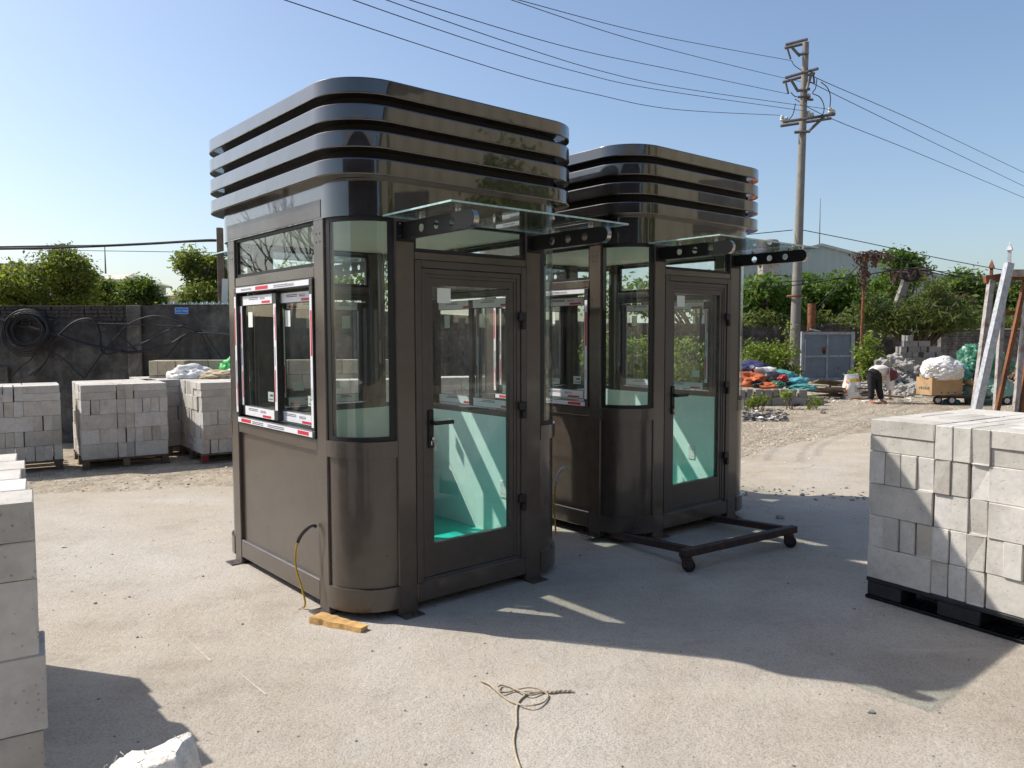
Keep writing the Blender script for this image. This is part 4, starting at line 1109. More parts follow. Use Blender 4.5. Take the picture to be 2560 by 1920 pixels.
# wooden scrap under the booth's foot
wc = gz(728, 1352, 0.02)
b = MB(); rdn = random.Random(5); prof = []
for i in range(13):
    t = i / 12; x = -0.17 + 0.36 * t; w = 0.050 - 0.022 * t ** 2 + rdn.uniform(-0.004, 0.004)
    prof.append((x, w, 0.034 - 0.006 * t + rdn.uniform(-0.003, 0.003)))
vs = []
for x, w, h in prof:
    vs += [(x, -w + rdn.uniform(-.004, .002), 0.0), (x, w, 0.0), (x + rdn.uniform(-.006, .006), w * 0.92, h), (x + rdn.uniform(-.006, .006), -w * 0.92, h)]
fs = [(0, 1, 2, 3), tuple(12 * 4 + j for j in (3, 2, 1, 0))]
for i in range(12):
    for j in range(4): j2 = (j + 1) % 4; fs.append((i * 4 + j, i * 4 + 4 + j, i * 4 + 4 + j2, i * 4 + j2))
b.add(vs, fs)
tag(b.build('wood_scrap', M['fresh_wood'], None, None, True, (-1.005, 4.385, 0.013), (0, 0, R(-28))), 'splintered yellow wood scrap under the front booth foot', 'wood scrap')

# cord lying in the foreground
def Z_(zx, zy): return (1160 + zx * 320 / 2212) / SD, (1680 + zy * 320 / 2212) / SD
cord = [(985, 1720), (960, 1640), (905, 1480), (870, 1320), (858, 1180), (880, 1010), (905, 930), (905, 770), (908, 640), (935, 530), (1010, 440), (1130, 365), (1260, 352), (1370, 330)]
pts = [gz(*Z_(*p), 0.018) for p in cord]
loop_ = [(1370, 345), (1190, 395), (1060, 365), (900, 300), (760, 240), (640, 230), (580, 260), (600, 325), (700, 350), (820, 330), (960, 290), (1140, 268), (1330, 305), (1450, 400), (1390, 510), (1250, 565), (1100, 580), (960, 560), (780, 495), (640, 390), (520, 280), (430, 205), (290, 150)]
pts2 = [gz(*Z_(*p), 0.019 + 0.012 * math.sin(i * 0.7) ** 2) for i, p in enumerate(loop_)]
b = MB(); b.tube(smoothpath(pts, 5), 0.0046, 6); b.tube(smoothpath(pts2, 5), 0.0042, 6)
tw = [(1370, 335), (1500, 350), (1620, 335), (1760, 330), (1880, 325)]
base = smoothpath([gz(*Z_(*p), 0.020) for p in tw], 6)
for ph in (0, PI):
    b.tube([p + Vector((0, math.sin(i * 0.9 + ph) * 0.0032, math.cos(i * 0.9 + ph) * 0.0032)) for i, p in enumerate(base)], 0.0042, 6)
tag(b.build('cord', M['rope'], None, 50), 'thin looped cord lying on the concrete in the foreground', 'cord')

# shaggy white fibre roll poking into the bottom left corner
b = MB(); n_ = 26; m_ = 40; vs = []; fs = []
for i in range(n_ + 1):
    for j in range(m_):
        a = 2 * PI * j / m_; t = i / n_
        sx, sy = 0.105, 0.06
        sq = lambda c: math.copysign(abs(c) ** 0.28, c)
        p = Vector((sx * sq(math.cos(a)), sy * sq(math.sin(a)), t * 0.80))
        k = 0.010 * noise.noise(p * 22) + 0.016 * noise.noise(p * 8 + Vector((3, 3, 3)))
        p.x += k + 0.012 * noise.noise(Vector((t * 9, 1, 1))); p.y += k * 1.2
        if t > 0.93: f = 1 - ((t - 0.93) / 0.07) ** 2 * 0.16; p.x *= f; p.y *= f
        top = 0.05 * (p.x / sx) * max(0, t - 0.3)
        vs.append((p.x, p.y, p.z + top + 0.006 * noise.noise(p * 30) * (t > 0.9)))
for i in range(n_):
    for j in range(m_): j2 = (j + 1) % m_; fs.append((i * m_ + j, i * m_ + j2, (i + 1) * m_ + j2, (i + 1) * m_ + j))
last = list(range(n_ * m_, n_ * m_ + m_))
for sh, dz in ((0.95, 0.004), (0.80, 0.007), (0.5, 0.008), (0.2, 0.008)):
    cur = []
    for j in range(m_):
        bx, by, bz = vs[n_ * m_ + j]; q = Vector((bx * sh, by * sh, 0.80 + 0.05 * (bx * sh / 0.105) * 0.7 + dz)); q.z += 0.010 * noise.noise(q * 40) + 0.006 * noise.noise(q * 95); cur.append(len(vs)); vs.append(tuple(q))
    for j in range(m_): fs.append((last[j], last[(j + 1) % m_], cur[(j + 1) % m_], cur[j]))
    last = cur
fs.append(tuple(last))
b.add(vs, fs)
rdn = random.Random(8)
roll = b.build('fibre_roll', M['fibre'], None, 60, loc=(-0.79, 1.62, -0.030), rot=(0, 0, R(8)))
tag(roll, 'shaggy white fibre roll poking in at the bottom left corner', 'fibre roll')
h = MB()
for k in range(16):
    x = rdn.uniform(-0.10, 0.10); y = rdn.uniform(-0.055, 0.055); z = 0.80 + 0.05 * x / 0.105 * 0.7 - 0.004
    p = Vector((x, y, z)); q = p + Vector((rdn.uniform(-.02, .02), rdn.uniform(-.02, .02), rdn.uniform(.008, .028))); s = q + Vector((rdn.uniform(-.02, .02), rdn.uniform(-.02, .02), rdn.uniform(-.012, .010)))
    h.tube(smoothpath([p, q, s], 3), 0.0006, 4)
o = h.build('loose_fibre', M['fibre'], roll); o['kind'] = 'stuff'

# ------------------------------------------------------------------ foliage helpers
def foliage(name, mat, blobs, n, size, parent=None, seed=0, shell=0.55, gap=0.12, gfreq=1.2, droop=0.0, aspect=0.45, clump=5):
    """leaf-sized faces spread through several lobes, with gaps where a noise field says so"""
    rdn = random.Random(seed); V = []; F = []; tone = []
    vol = [b[1][0] * b[1][1] * b[1][2] for b in blobs]; tot = sum(vol); off = Vector((seed * 1.7, seed * 0.3, 5.0))
    done = 0; tries = 0
    while done < n and tries < n * 6:
        tries += 1
        t = rdn.random() * tot; k = 0
        while t > vol[k] and k < len(blobs) - 1: t -= vol[k]; k += 1
        c, r = blobs[k]
        d = Vector((rdn.gauss(0, 1), rdn.gauss(0, 1), rdn.gauss(0, 1))).normalized()
        rad = (shell + (1 - shell) * rdn.random()) if rdn.random() < 0.75 else rdn.random() ** 0.5
        rad *= 1 + 0.22 * noise.noise(d * 2.7 + off + Vector((k, 0, 0)))
        p = Vector((c[0] + d.x * r[0] * rad, c[1] + d.y * r[1] * rad, c[2] + d.z * r[2] * rad))
        if noise.noise(p * gfreq + off) < -gap: continue
        base_tone = 0.42 + 0.30 * noise.noise(p * gfreq * 1.6 + off * 2)
        for q in range(clump):
            s = size * rdn.choice((rdn.uniform(0.45, 0.8), rdn.uniform(0.7, 1.1), rdn.uniform(1.0, 1.55)))
            pp = p + Vector((rdn.gauss(0, 1), rdn.gauss(0, 1), rdn.gauss(0, 0.7))) * size * 0.9
            nrm = (d * 0.6 + Vector((rdn.gauss(0, .7), rdn.gauss(0, .7), rdn.gauss(0.5, .6)))).normalized()
            ax = nrm.orthogonal().normalized(); ax.rotate(Matrix.Rotation(rdn.uniform(0, 2 * PI), 3, nrm)); ax.z -= droop; ax.normalize()
            bx = nrm.cross(ax).normalized()
            o = len(V)
            V += [pp - ax * s * 0.5, pp + bx * s * aspect * 0.5, pp + ax * s * 0.5 - nrm * s * 0.08, pp - bx * s * aspect * 0.5]
            F.append((o, o + 1, o + 2, o + 3))
            tv = min(1, max(0, base_tone + rdn.gauss(0, 0.16))); tone += [tv] * 4
        done += clump
    me = bpy.data.meshes.new(name); me.from_pydata(V, [], F); me.materials.append(mat)
    a = me.attributes.new('tone', 'FLOAT', 'POINT'); a.data.foreach_set('value', tone)
    return link(name, me, parent)
def trunk_mesh(name, base, tips, r, parent, mat='bark', seed=0, fork=0.35):
    rdn = random.Random(seed); b = MB(); base = Vector(base)
    top = sum((Vector(t) for t in tips), Vector()) / len(tips)
    f = base.lerp(top, fork); f.x += rdn.uniform(-.1, .1)
    b.tube(smoothpath([base, base.lerp(f, .5) + Vector((rdn.uniform(-.05, .05), 0, 0)), f], 4), [r * (1.15 - 0.45 * i / 8) for i in range(9)], 8)
    for t in tips:
        t = Vector(t); mid = f.lerp(t, 0.5) + Vector((rdn.uniform(-.15, .15), rdn.uniform(-.15, .15), rdn.uniform(0, .2)))
        t = f.lerp(t, .88); p = smoothpath([f - Vector((0, 0, r)), mid, t], 5); b.tube(p, [r * 0.6 * (1 - 0.75 * i / (len(p) - 1)) for i in range(len(p))], 6)
        for q in range(3):
            a = p[rdn.randrange(4, len(p) - 1)]; e_ = a + Vector((rdn.uniform(-.5, .5), rdn.uniform(-.4, .4), rdn.uniform(0.1, .5))) * (t - f).length * 0.22
            b.tube([a, a.lerp(e_, .5) + Vector((0, 0, .04)), e_], [r * .22, r * .16, r * .06], 5)
    return b.build(name, M[mat], parent, 50)
def tree(px, base_x, Y, lobes, n, size, mat, label, seed, group=None, trunk_r=0.09, gap=0.12, gf=1.2, name='leafy_tree', **kw):
    """lobes: (picture x, y, half width, half height) at distance Y, given real depth"""
    s = Y / 1680.0; blobs = []
    rdn = random.Random(seed)
    for (x, y, hw, hh) in lobes:
        c = at(x, y, Y + rdn.uniform(-0.5, 0.5) * hw * s); blobs.append(((c.x, c.y, c.z), (hw * s * .93, hw * s * 0.85, hh * s * .93)))
        for q in range(7):                                 # smaller boughs break up the outline
            d = Vector((rdn.gauss(0, 1), rdn.gauss(0, 1) - .4, rdn.gauss(.25, .8))).normalized(); f = rdn.uniform(.26, .44)
            blobs.append(((c.x + d.x * hw * s * .85, c.y + d.y * hw * s * .75, c.z + d.z * hh * s * .85), (hw * s * f, hw * s * f, hh * s * f)))
    g = at(base_x, 723, Y); root = empty(name, (g.x, g.y, 0))
    tag(root, label, 'tree', group)
    inv = Vector((-g.x, -g.y, 0))
    bl = [((c[0] + inv.x, c[1] + inv.y, c[2]), r) for c, r in blobs]
    foliage('crown', M[mat], bl, n, size, root, seed, gap=gap, gfreq=gf, **kw)
    trunk_mesh('trunk', (0, 0, 0), [Vector(c) for c, r in bl[::2]], trunk_r, root, seed=seed)
    return root
TL = 'trees beyond the dark wall'
tree(0, 115, 19.0, [(60, 610, 80, 50), (120, 580, 75, 52), (165, 620, 55, 45), (30, 640, 60, 38), (110, 650, 90, 35), (128, 548, 26, 20)], 19000, 0.10, 'leaf_lime',
     'broad yellow-green tree at the far left above the dark wall', 21, TL, 0.10, gap=0.10)
tree(0, 235, 22.0, [(240, 640, 40, 34), (215, 625, 24, 26), (270, 645, 30, 30)], 6000, 0.095, 'leaf_green',
     'small round tree left of the pilaster, in front of the pale roof', 22, TL, 0.07)
tree(0, 315, 22.0, [(300, 625, 36, 34), (335, 640, 34, 36), (310, 655, 50, 26)], 8500, 0.095, 'leaf_green',
     'low bushy tree above the wall right of the pilaster', 23, TL, 0.07, gap=0.05)
tree(0, 440, 19.0, [(430, 565, 48, 36), (455, 600, 50, 48), (395, 600, 32, 40), (470, 550, 30, 34), (440, 645, 60, 30)], 14000, 0.10, 'leaf_lime',
     'open-crowned tree just left of the front booth', 24, TL, 0.10, gap=0.04)
tree(0, 660, 24.0, [(600, 600, 60, 50), (700, 610, 70, 50), (800, 600, 70, 60)], 3500, 0.14, 'leaf_green',
     'tree behind the front booth, seen through its upper windows', 25, TL, 0.10)

# ------------------------------------------------------------------ left wall
LW0, LW1, LWH = Vector((-45.0, 11.15)), Vector((-2.4, 12.25)), 2.15
eL = (LW1 - LW0).normalized(); lw_len = (LW1 - LW0).length
lw = empty('boundary_wall', (LW0.x, LW0.y, 0), math.atan2(eL.y, eL.x))
tag(lw, 'dark mouldy plastered boundary wall with cables, left of the booths', 'wall')
def xl(px, Y=12.1): return at(px, 700, Y).x - LW0.x
rdn = random.Random(4)
bx0, bx1 = xl(-40), xl(306)
b = MB(); b.box(0, bx1 - 0.0, 0.006, 0.2, 0, LWH - 0.30); b.box(bx1, lw_len, 0.0, 0.2, 0, LWH); b.box(0, bx1, 0.03, 0.199, LWH - 0.30, LWH - 0.02)
b.build('plaster_face', M['oldwall'], lw)
brick_me = {}
z = LWH - 0.295; course = 0
while z < LWH - 0.03:
    x = xl(-40) - (0.1 if course % 2 else 0); h = 0.048
    while x < bx1 - 0.05:
        w = rdn.choice((0.19, 0.2, 0.205, 0.1)); w = min(w, bx1 - x)
        if not (z < LWH - 0.2 and noise.noise(Vector((x * 1.3, z * 4, 2))) < -0.05):
            key = (round(w, 2), rdn.randrange(3))
            if key not in brick_me:
                q = MB(); q.box(0, key[0] - 0.012, 0, 0.06, 0, h, 0, 0.005)
                q.v = [(a + rdn.uniform(-.004, .004), c + rdn.uniform(-.004, .004), d + rdn.uniform(-.003, .003)) for a, c, d in q.v]
                brick_me[key] = q.mesh('brick', M['oldbrick'])
            o = link('brick', brick_me[key], lw, (x, 0.006 + rdn.uniform(-0.012, 0.008), z))
        x += w
    z += 0.058; course += 1
for px0, px1 in ((275, 305), (-10, 17)):
    b = MB(); b.box(xl(px0), xl(px1), -0.055, 0.0, 0, LWH + 0.005 if px0 > 0 else 1.2, 0, 0.006); b.build('pilaster', M['pilaster'], lw)
b = MB(); b.box(0, bx1, -0.006, 0.21, LWH - 0.02, LWH, 0, 0.004); b.box(bx1 + 0.22, lw_len, -0.012, 0.21, LWH, LWH + 0.018, 0, 0.004); b.build('capping', M['oldbrick'], lw)
b = MB()
for k in range(170):
    x = rdn.uniform(bx1 + 0.25, lw_len); w = rdn.uniform(.012, .035); h = rdn.uniform(.02, .06); y = rdn.uniform(0.03, 0.17); a = rdn.uniform(0, 3)
    b.prism([(-w, 0), (w, 0), (w * rdn.uniform(-1, 1), h)], -0.002, 0.002, 0, Matrix.Translation((x, y, LWH + 0.017)) @ Matrix.Rotation(a, 4, 'Z') @ Matrix.Rotation(PI / 2, 4, 'X'))
o = b.build('glass_shards', M['shard'], lw); o['kind'] = 'stuff'
# cables slung on the wall (picture coordinates of the left-wall zoom, laid on the wall face)
def wl(zx, zy, off=0.03):
    Yw = 11.95 + 0.0
    p = at(zx * 580 / 2212 / SD, (580 + zy * 580 / 2212) / SD, 12.05 - off); return p
def cable(name, label, pts, r=0.011, n=1, spread=0.03, seed=0):
    rdn = random.Random(seed); b = MB()
    for k in range(n):
        o = Vector((rdn.uniform(-1, 1) * spread, 0, rdn.uniform(-1, 1) * spread))
        p = [wl(*q, off=0.03 + 0.02 * k % 0.05) + o * rdn.uniform(.4, 1) for q in pts]
        b.tube(smoothpath(p, 6), r * rdn.uniform(.8, 1.1), 6)
    return tag(b.build(name, M['wire'], None, 50), label, 'cable', 'black cables on the dark wall')
b = MB(); rdn = random.Random(9)
for k in range(26):
    rx, ry = rdn.uniform(135, 215), rdn.uniform(120, 175); cx, cy = 265 + rdn.uniform(-25, 20), 935 + rdn.uniform(-15, 15); a0 = rdn.uniform(0, 6)
    b.tube([wl(cx + rx * math.cos(a0 + 2 * PI * i / 28), cy + ry * math.sin(a0 + 2 * PI * i / 28) + rdn.uniform(-3, 3), 0.02 + 0.004 * k) for i in range(28)], 0.009, 5, 0, True)
for k in range(3):
    b.tube([wl(255 + (210 + 14 * k) * math.cos(2 * PI * i / 30), 960 + (180 + 22 * k) * math.sin(2 * PI * i / 30), 0.03 + .01 * k) for i in range(30)], 0.008, 5, 0, True)
tag(b.build('cable_coil', M['wire'], None, 50), 'large black cable coil hung at the far left of the wall', 'cable')
cable('hanging_cable', 'thick black cable bundle sloping down across the wall from the coil', [(-40, 810), (200, 890), (500, 965), (800, 1060), (1100, 1130), (1300, 1150), (1600, 1080), (1780, 985), (1950, 955), (2250, 985)], 0.012, 4, 0.02, 1)
cable('hanging_cable', 'grey cable looping up over the middle of the wall then down to the pallets', [(280, 1370), (430, 1240), (500, 1060), (590, 950), (700, 860), (820, 825), (910, 860), (950, 980), (965, 1130), (1040, 1165), (1180, 1120), (1400, 1040), (1620, 930), (1760, 890)], 0.010, 2, 0.012, 2)
cable('hanging_cable', 'second looping cable just under the grey loop, ending behind the pallets', [(330, 1370), (450, 1220), (530, 1010), (640, 930), (760, 865), (980, 875), (1230, 880), (1500, 890), (1750, 910), (1900, 950)], 0.009, 2, 0.012, 3)
cable('hanging_cable', 'black cable falling from below the pilaster to the pallets', [(1330, 1150), (1180, 1010), (1060, 930), (980, 890)], 0.009, 1, 0.01, 4)
cable('hanging_cable', 'black cable rising from the pallets to the wall top right of the pilaster', [(800, 1400), (900, 1260), (990, 1140), (1100, 1010), (1220, 890), (1330, 830), (1480, 800), (1640, 830), (1820, 900), (1960, 960)], 0.010, 2, 0.015, 5)
cable('hanging_cable', 'cable sagging low under the coil towards the block stack', [(380, 1110), (520, 1160), (640, 1240), (720, 1330), (800, 1400)], 0.009, 1, 0.01, 6)
cable('hanging_cable', 'cable drooping right of the blue sign to the block wall', [(1920, 960), (1970, 1080), (2010, 1220)], 0.008, 1, 0.01, 7)
cable('hanging_cable', 'cable drooping from the bundle nearest the front booth', [(1960, 970), (2050, 1110), (2130, 1220)], 0.008, 1, 0.01, 8)
cable('hanging_cable', 'lone cable end curling left below the coil', [(330, 1150), (290, 1220), (200, 1280), (110, 1380)], 0.008, 1, 0.01, 9)
cable('hanging_cable', 'cable falling steeply left of the shaded stack', [(1740, 1010), (1660, 1100), (1580, 1200)], 0.008, 1, 0.01, 10)
# blue sign
p = wl(1733, 752, 0.02); sg = MB(); sw, sh = 0.205, 0.098
sg.box(-sw / 2, sw / 2, -0.006, 0.006, -sh / 2, sh / 2, 0, 0.003)
for (x0, x1, z0, z1) in ((-sw / 2 + .004, sw / 2 - .004, sh / 2 - .008, sh / 2 - .004), (-sw / 2 + .004, sw / 2 - .004, -sh / 2 + .004, -sh / 2 + .008), (-sw / 2 + .004, -sw / 2 + .008, -sh / 2 + .008, sh / 2 - .008), (sw / 2 - .008, sw / 2 - .004, -sh / 2 + .008, sh / 2 - .008)):
    sg.box(x0, x1, -0.0072, -0.0061, z0, z1, 1)
sg.text('NHẬT MINH', 0.034, Matrix(((1, 0, 0, 0), (0, 0, -1, -0.0066), (0, 1, 0, -0.013), (0, 0, 0, 1))), 1, 'CENTER')
tag(sg.build('blue_sign', [M['sign_blue'], M['sign_pale']], None, None, False, p, (0, R(0.8), 0.02)), 'small blue name plate with white lettering on the dark wall', 'sign')

# block wall with sacks in front of the boundary wall
bw = empty('low_block_wall', (-5.35, 11.35, 0), 0.03)
tag(bw, 'low tan concrete block wall behind the shaded stack', 'wall')
rdn = random.Random(12); cells = {}
def cell(w, d, h):
    k = (w, d, h)
    if k not in cells:
        q = MB(); q.box(0, w - 0.006, 0, d, 0, h - 0.006, 0, 0.006); cells[k] = q.mesh('block', M['block_tan'])
    return cells[k]
for r_ in range(6):
    for k in range(9):
        if r_ >= 4 or k < 1: link('block', cell(0.40, 0.12, 0.22), bw, (k * 0.40 - (0.2 if r_ % 2 else 0) + .2, 0.30, r_ * 0.22))
for r_ in range(6):
    for k in range(4): link('block', cell(0.13, 0.28, 0.22), bw, (0.05 + k * 0.125 + rdn.uniform(-.006, .006), rdn.uniform(-.01, .01), r_ * 0.22))
def sack(name, label, mat, c, rad, seed, rz=0.0, amp=0.35, sub=4, cat='sack', grp=None, crease=0.4):
    o = blob(name, M[mat], c, rad, seed, amp, 1.8, sub, crease=crease, cf=3.5); o.rotation_euler = (0, 0, rz); tag(o, label, cat, grp); return o
sack('plastic_sack', 'crumpled white printed sack beside the tan block wall', 'bag_white', (-4.62, 11.20, 1.10), (0.27, 0.14, 0.13), 2, 0.05)
sack('paper_sack', 'flat tan sack lying on the blocks behind the shaded stack', 'bag_tan', (-4.26, 11.2, 1.09), (0.22, 0.16, 0.08), 3, 0.1)
sack('plastic_sack', 'bright green sack peeking out beside the front booth', 'bag_bright_green', (-4.08, 11.5, 1.17), (0.17, 0.12, 0.17), 4, 0.3)
sack('plastic_sack', 'plain white sack at the foot of the green sack', 'bag_white', (-4.02, 11.3, 1.08), (0.18, 0.14, 0.10), 5, 0.0)

# post behind the booth with notices, and the power cable over the wall
pc = at(479, 660, 13.0)
root = empty('dark_post', (pc.x, pc.y, 0)); tag(root, 'dark wooden post with paper notices just left of the front booth', 'post')
b = MB(); b.box(-0.045, 0.045, -0.045, 0.045, 0, 3.46, 0, 0.008); b.build('shaft', M['old_wood'], root)
b = MB(); b.box(-0.10, 0.0, -0.056, -0.052, 2.2, 2.62, 0, 0, Matrix.Rotation(R(3), 4, 'Y')); b.build('notice', M['paper'], root)
b = MB(); b.tube(smoothpath([at(-60, 538, 12.6), at(80, 536, 12.7), at(200, 532, 12.8), at(330, 526, 12.9), at(450, 519, 13.0), at(476, 521, 13.0)], 6), 0.022, 6); b.tube(smoothpath([at(-60, 534, 12.6), at(120, 531, 12.8), at(250, 529, 12.8), at(450, 521, 13.0), at(478, 524, 13.0)], 6), 0.012, 6)
tag(b.build('power_line', M['wire'], None, 50), 'thick black power cable crossing above the left trees', 'cable')
b = MB(); b.tube(smoothpath([at(-40, 536, 16), at(100, 540, 16), at(300, 543, 16), at(480, 546, 16)], 5), 0.007, 5)
tag(b.build('power_line', M['wire'], None, 50), 'thin wire below the thick cable above the left trees', 'cable')

# houses beyond the left wall
def house(px0, px1, yeave, yridge, Y, label, hip=True, wall='house_cream', roof='roof_grey', dp=6.0, wins=True, name='house'):
    a, c = at(px0, yeave, Y), at(px1, yeave, Y); zr = at(px0, yridge, Y).z; w = c.x - a.x; ze = a.z
    root = empty(name, (a.x, a.y, 0)); tag(root, label, 'house')
    b = MB(); b.box(0, w, 0, dp, 0, ze - 0.02); b.build('wall', M[wall], root)
    o = 0.35; ins = min(w, dp) * 0.42 if hip else 0
    b = MB(); v = [(-o, -o, ze), (w + o, -o, ze), (w + o, dp + o, ze), (-o, dp + o, ze), (ins, dp / 2, zr), (w - ins, dp / 2, zr)]
    b.add(v + [(p[0], p[1], p[2] - 0.15) for p in v[:4]], [(0, 1, 5, 4), (2, 3, 4, 5), (1, 2, 5), (3, 0, 4), (6, 7, 1, 0), (7, 8, 2, 1), (8, 9, 3, 2), (9, 6, 0, 3), (9, 8, 7, 6)]); b.build('roof', M[roof], root)
    if wins:
        k = max(1, int(w / 2.2))
        for i in range(k):
            x = w * (i + 0.5) / k; q = MB(); q.box(x - 0.5, x + 0.5, -0.06, 0.02, ze - 1.7, ze - 0.5); f = q.build('window', M['house_grey'], root)
            q = MB(); q.box(x - 0.42, x + 0.42, -0.075, -0.062, ze - 1.62, ze - 0.58); q.build('pane', M['window_dark'], f)
    return root
house(-120, 36, 572, 553, 42, 'grey-roofed building behind the far left tree', False, 'house_grey', 'roof_grey', 8)
hs = house(196, 258, 604, 582, 60, 'pale house with a low hipped roof and antenna behind the left trees', True, 'house_grey', 'house_cream', 8)
ap = at(228, 583, 64) ; b = MB(); zz = at(228, 530, 64).z
b.tube([(ap.x - hs.location.x, 4.0, ap.z - 0.3), (ap.x - hs.location.x, 4.0, zz)], [0.07, 0.03], 6); b.build('antenna', M['steel_dark'], hs)
house(352, 432, 640, 630, 55, 'low cream house glimpsed between the trees left of the booth', False, 'house_cream', 'roof_grey', 6)

# bare tree out of the picture at the left, mirrored in the booth's upper window
root = empty('bare_tree', (-14.0, 10.6, 0)); tag(root, 'leafless tree left of the picture, mirrored in the upper window', 'tree')
b = MB(); rdn = random.Random(77)
def grow(p, d, r, n):
    q = p + d * rdn.uniform(.55, .95) * (0.55 + n * 0.13)
    b.tube([p, p.lerp(q, .5) + Vector((rdn.uniform(-.05, .05), rdn.uniform(-.05, .05), 0)), q], [r, r * .85, r * .7], 5)
    if n:
        for k in range(rdn.choice((2, 2, 3))): grow(q, (d + Vector((rdn.uniform(-.7, .7), rdn.uniform(-.7, .7), rdn.uniform(-.1, .35)))).normalized(), r * .66, n - 1)
grow(Vector((0, 0, 0)), Vector((0, 0, 1)), .13, 6); b.build('trunk', M['bark'], root)

# ------------------------------------------------------------------ brick walls on the right
def brick_wall(name, label, P0, P1, top, mat, seed, thick=0.2, courses=None, cap=False):
    """top: function of distance along the wall; bricks laid as real pieces, too small in the picture to pick apart singly"""
    P0, P1 = Vector(P0), Vector(P1); e = (P1 - P0).normalized(); n = (P1 - P0).length
    root = empty(name, (P0.x, P0.y, 0), math.atan2(e.y, e.x)); tag(root, label, 'wall')
    rdn = random.Random(seed); b = MB(); ch, bl = 0.105, 0.27; z = 0.0; k = 0
    core = MB(); st = 0.5; x = 0
    while x < n: core.box(x, min(n, x + st), 0.02, thick, 0, max(0.1, top(x + st / 2) - 0.05)); x += st
    core.build('mortar_core', M['oldwall'], root)
    zmax = max(top(x_) for x_ in [n * i / 40 for i in range(41)])
    while z < zmax:
        x = -(bl / 2 if k % 2 else 0)
        while x < n:
            if z + ch * 0.6 < top(max(0, min(n, x + bl / 2))):
                j = rdn.uniform(-.012, .012); b.box(max(0, x), min(n, x + bl - 0.02), j, 0.06 + j, z, z + ch - 0.018)
            x += bl
        z += ch; k += 1
    o = b.build('brickwork', M[mat], root); o['kind'] = 'stuff'
    if cap:
        c = MB(); c.box(-0.02, n + 0.02, -0.05, thick + 0.04, top(0), top(0) + 0.06, 0, 0.01); c.build('capping', M['capping'], root)
    return root
# return of the boundary wall behind the booths, then along the yard
w1, w2 = Vector((3.0, 26.0)), at(1600, 723, 30.5)
brick_wall('boundary_wall', 'dark brick wall seen through the glass of the booths', (-2.4, 12.5), w1, lambda x: 2.12, 'oldbrick', 1)
brick_wall('boundary_wall', 'grimy brick wall behind the rear booth and weeds', w1 + Vector((0.25, 0.1)), w2.xy, lambda x: 2.1, 'oldbrick', 2)
w3 = at(1935, 723, 31.5)
zt = at(1700, 706, 31).z
LB = (w3.xy - w2.xy).length
def top3(x):
    d = LB - x
    return zt + 0.03 * noise.noise(Vector((x, 0, 0))) - (0.0 if d > 1.0 else (1.0 - d) * 0.75) + (0.10 if 3.3 < x < 4.2 else 0)
brick_wall('boundary_wall', 'dark broken-ended brick wall behind the metal gate', w2.xy + Vector((0.05, 0.02)), w3.xy, top3, 'oldbrick', 3)
g1, g2 = at(1900, 723, 32.5), at(2040, 723, 32.0)
brick_wall('grey_wall', 'low grey block wall behind the hollow block pile', g1.xy, g2.xy, lambda x: at(1980, 727, 32).z, 'greybrick', 4, cap=True)
p = at(2036, 723, 31.8)
b = MB(); b.box(-0.13, 0.13, -0.13, 0.13, 0, at(2036, 712, 31.8).z, 0, 0.01); tag(b.build('gate_pier', M['greybrick'], None, None, False, (p.x, p.y, 0)), 'square grey pier between the low and high grey walls', 'pier')
g3, g4 = at(2043, 723, 31.8), at(2420, 723, 31.5)
brick_wall('grey_wall', 'high grey block wall behind the green bags', g3.xy, g4.xy, lambda x: at(2100, 713, 31.8).z, 'greybrick', 5, cap=True)

# ------------------------------------------------------------------ warehouse and tank behind
Yw = 75.0
def wp(x, y): p = at(x, y, Yw); return p
pk, rt, lf = wp(1773, 532), wp(2240, 652), wp(1500, 600)
root = empty('warehouse', (pk.x, Yw, 0)); tag(root, 'large grey-green clad warehouse behind the trees on the right', 'warehouse')
b = MB(); poly = [(lf.x - pk.x, 0), (rt.x - pk.x, 0), (rt.x - pk.x, rt.z), (0, pk.z), (lf.x - pk.x, lf.z)]
# ribbed cladding: profiled sheets across the gable
n_ = int((poly[1][0] - poly[0][0]) / 0.35)
def roofz(x): return pk.z + (rt.z - pk.z) * x / (rt.x - pk.x) if x > 0 else pk.z + (lf.z - pk.z) * x / (lf.x - pk.x)
vs = []; fs = []
for i in range(n_ + 1):
    x = poly[0][0] + 0.35 * i; dy = -0.06 if i % 2 else 0.0
    vs += [(x - 0.08, dy, 0), (x - 0.08, dy, roofz(x - .08)), (x + 0.08, dy, 0), (x + 0.08, dy, roofz(x + .08))]
for i in range(n_):
    o = i * 4; fs += [(o, o + 2, o + 3, o + 1), (o + 2, o + 4, o + 5, o + 3)]
b.add(vs, fs); b.build('gable_wall', M['clad'], root)
b = MB()
for (x0, x1) in ((poly[0][0], 0), (0, poly[1][0])):
    z0, z1 = roofz(x0), roofz(x1); dp = 40
    b.add([(x0, -0.3, z0), (x1, -0.3, z1), (x1, dp, z1), (x0, dp, z0), (x0, -0.3, z0 + .25), (x1, -0.3, z1 + .25), (x1, dp, z1 + .25), (x0, dp, z0 + .25)], [(0, 1, 5, 4), (4, 5, 6, 7), (3, 2, 1, 0), (1, 2, 6, 5), (2, 3, 7, 6), (3, 0, 4, 7)])
b.build('roof', M['clad_roof'], root)
b = MB(); b.box(poly[0][0], poly[1][0], 0.5, 40, 0, min(roofz(poly[0][0]), roofz(poly[1][0])) - 0.3); b.build('side_walls', M['clad'], root)
b = MB(); q = wp(1775, 427); b.tube([(q.x - pk.x, 0.3, pk.z), (q.x - pk.x, 0.3, q.z)], [0.06, 0.02], 5); b.build('lightning_rod', M['steel_dark'], root)
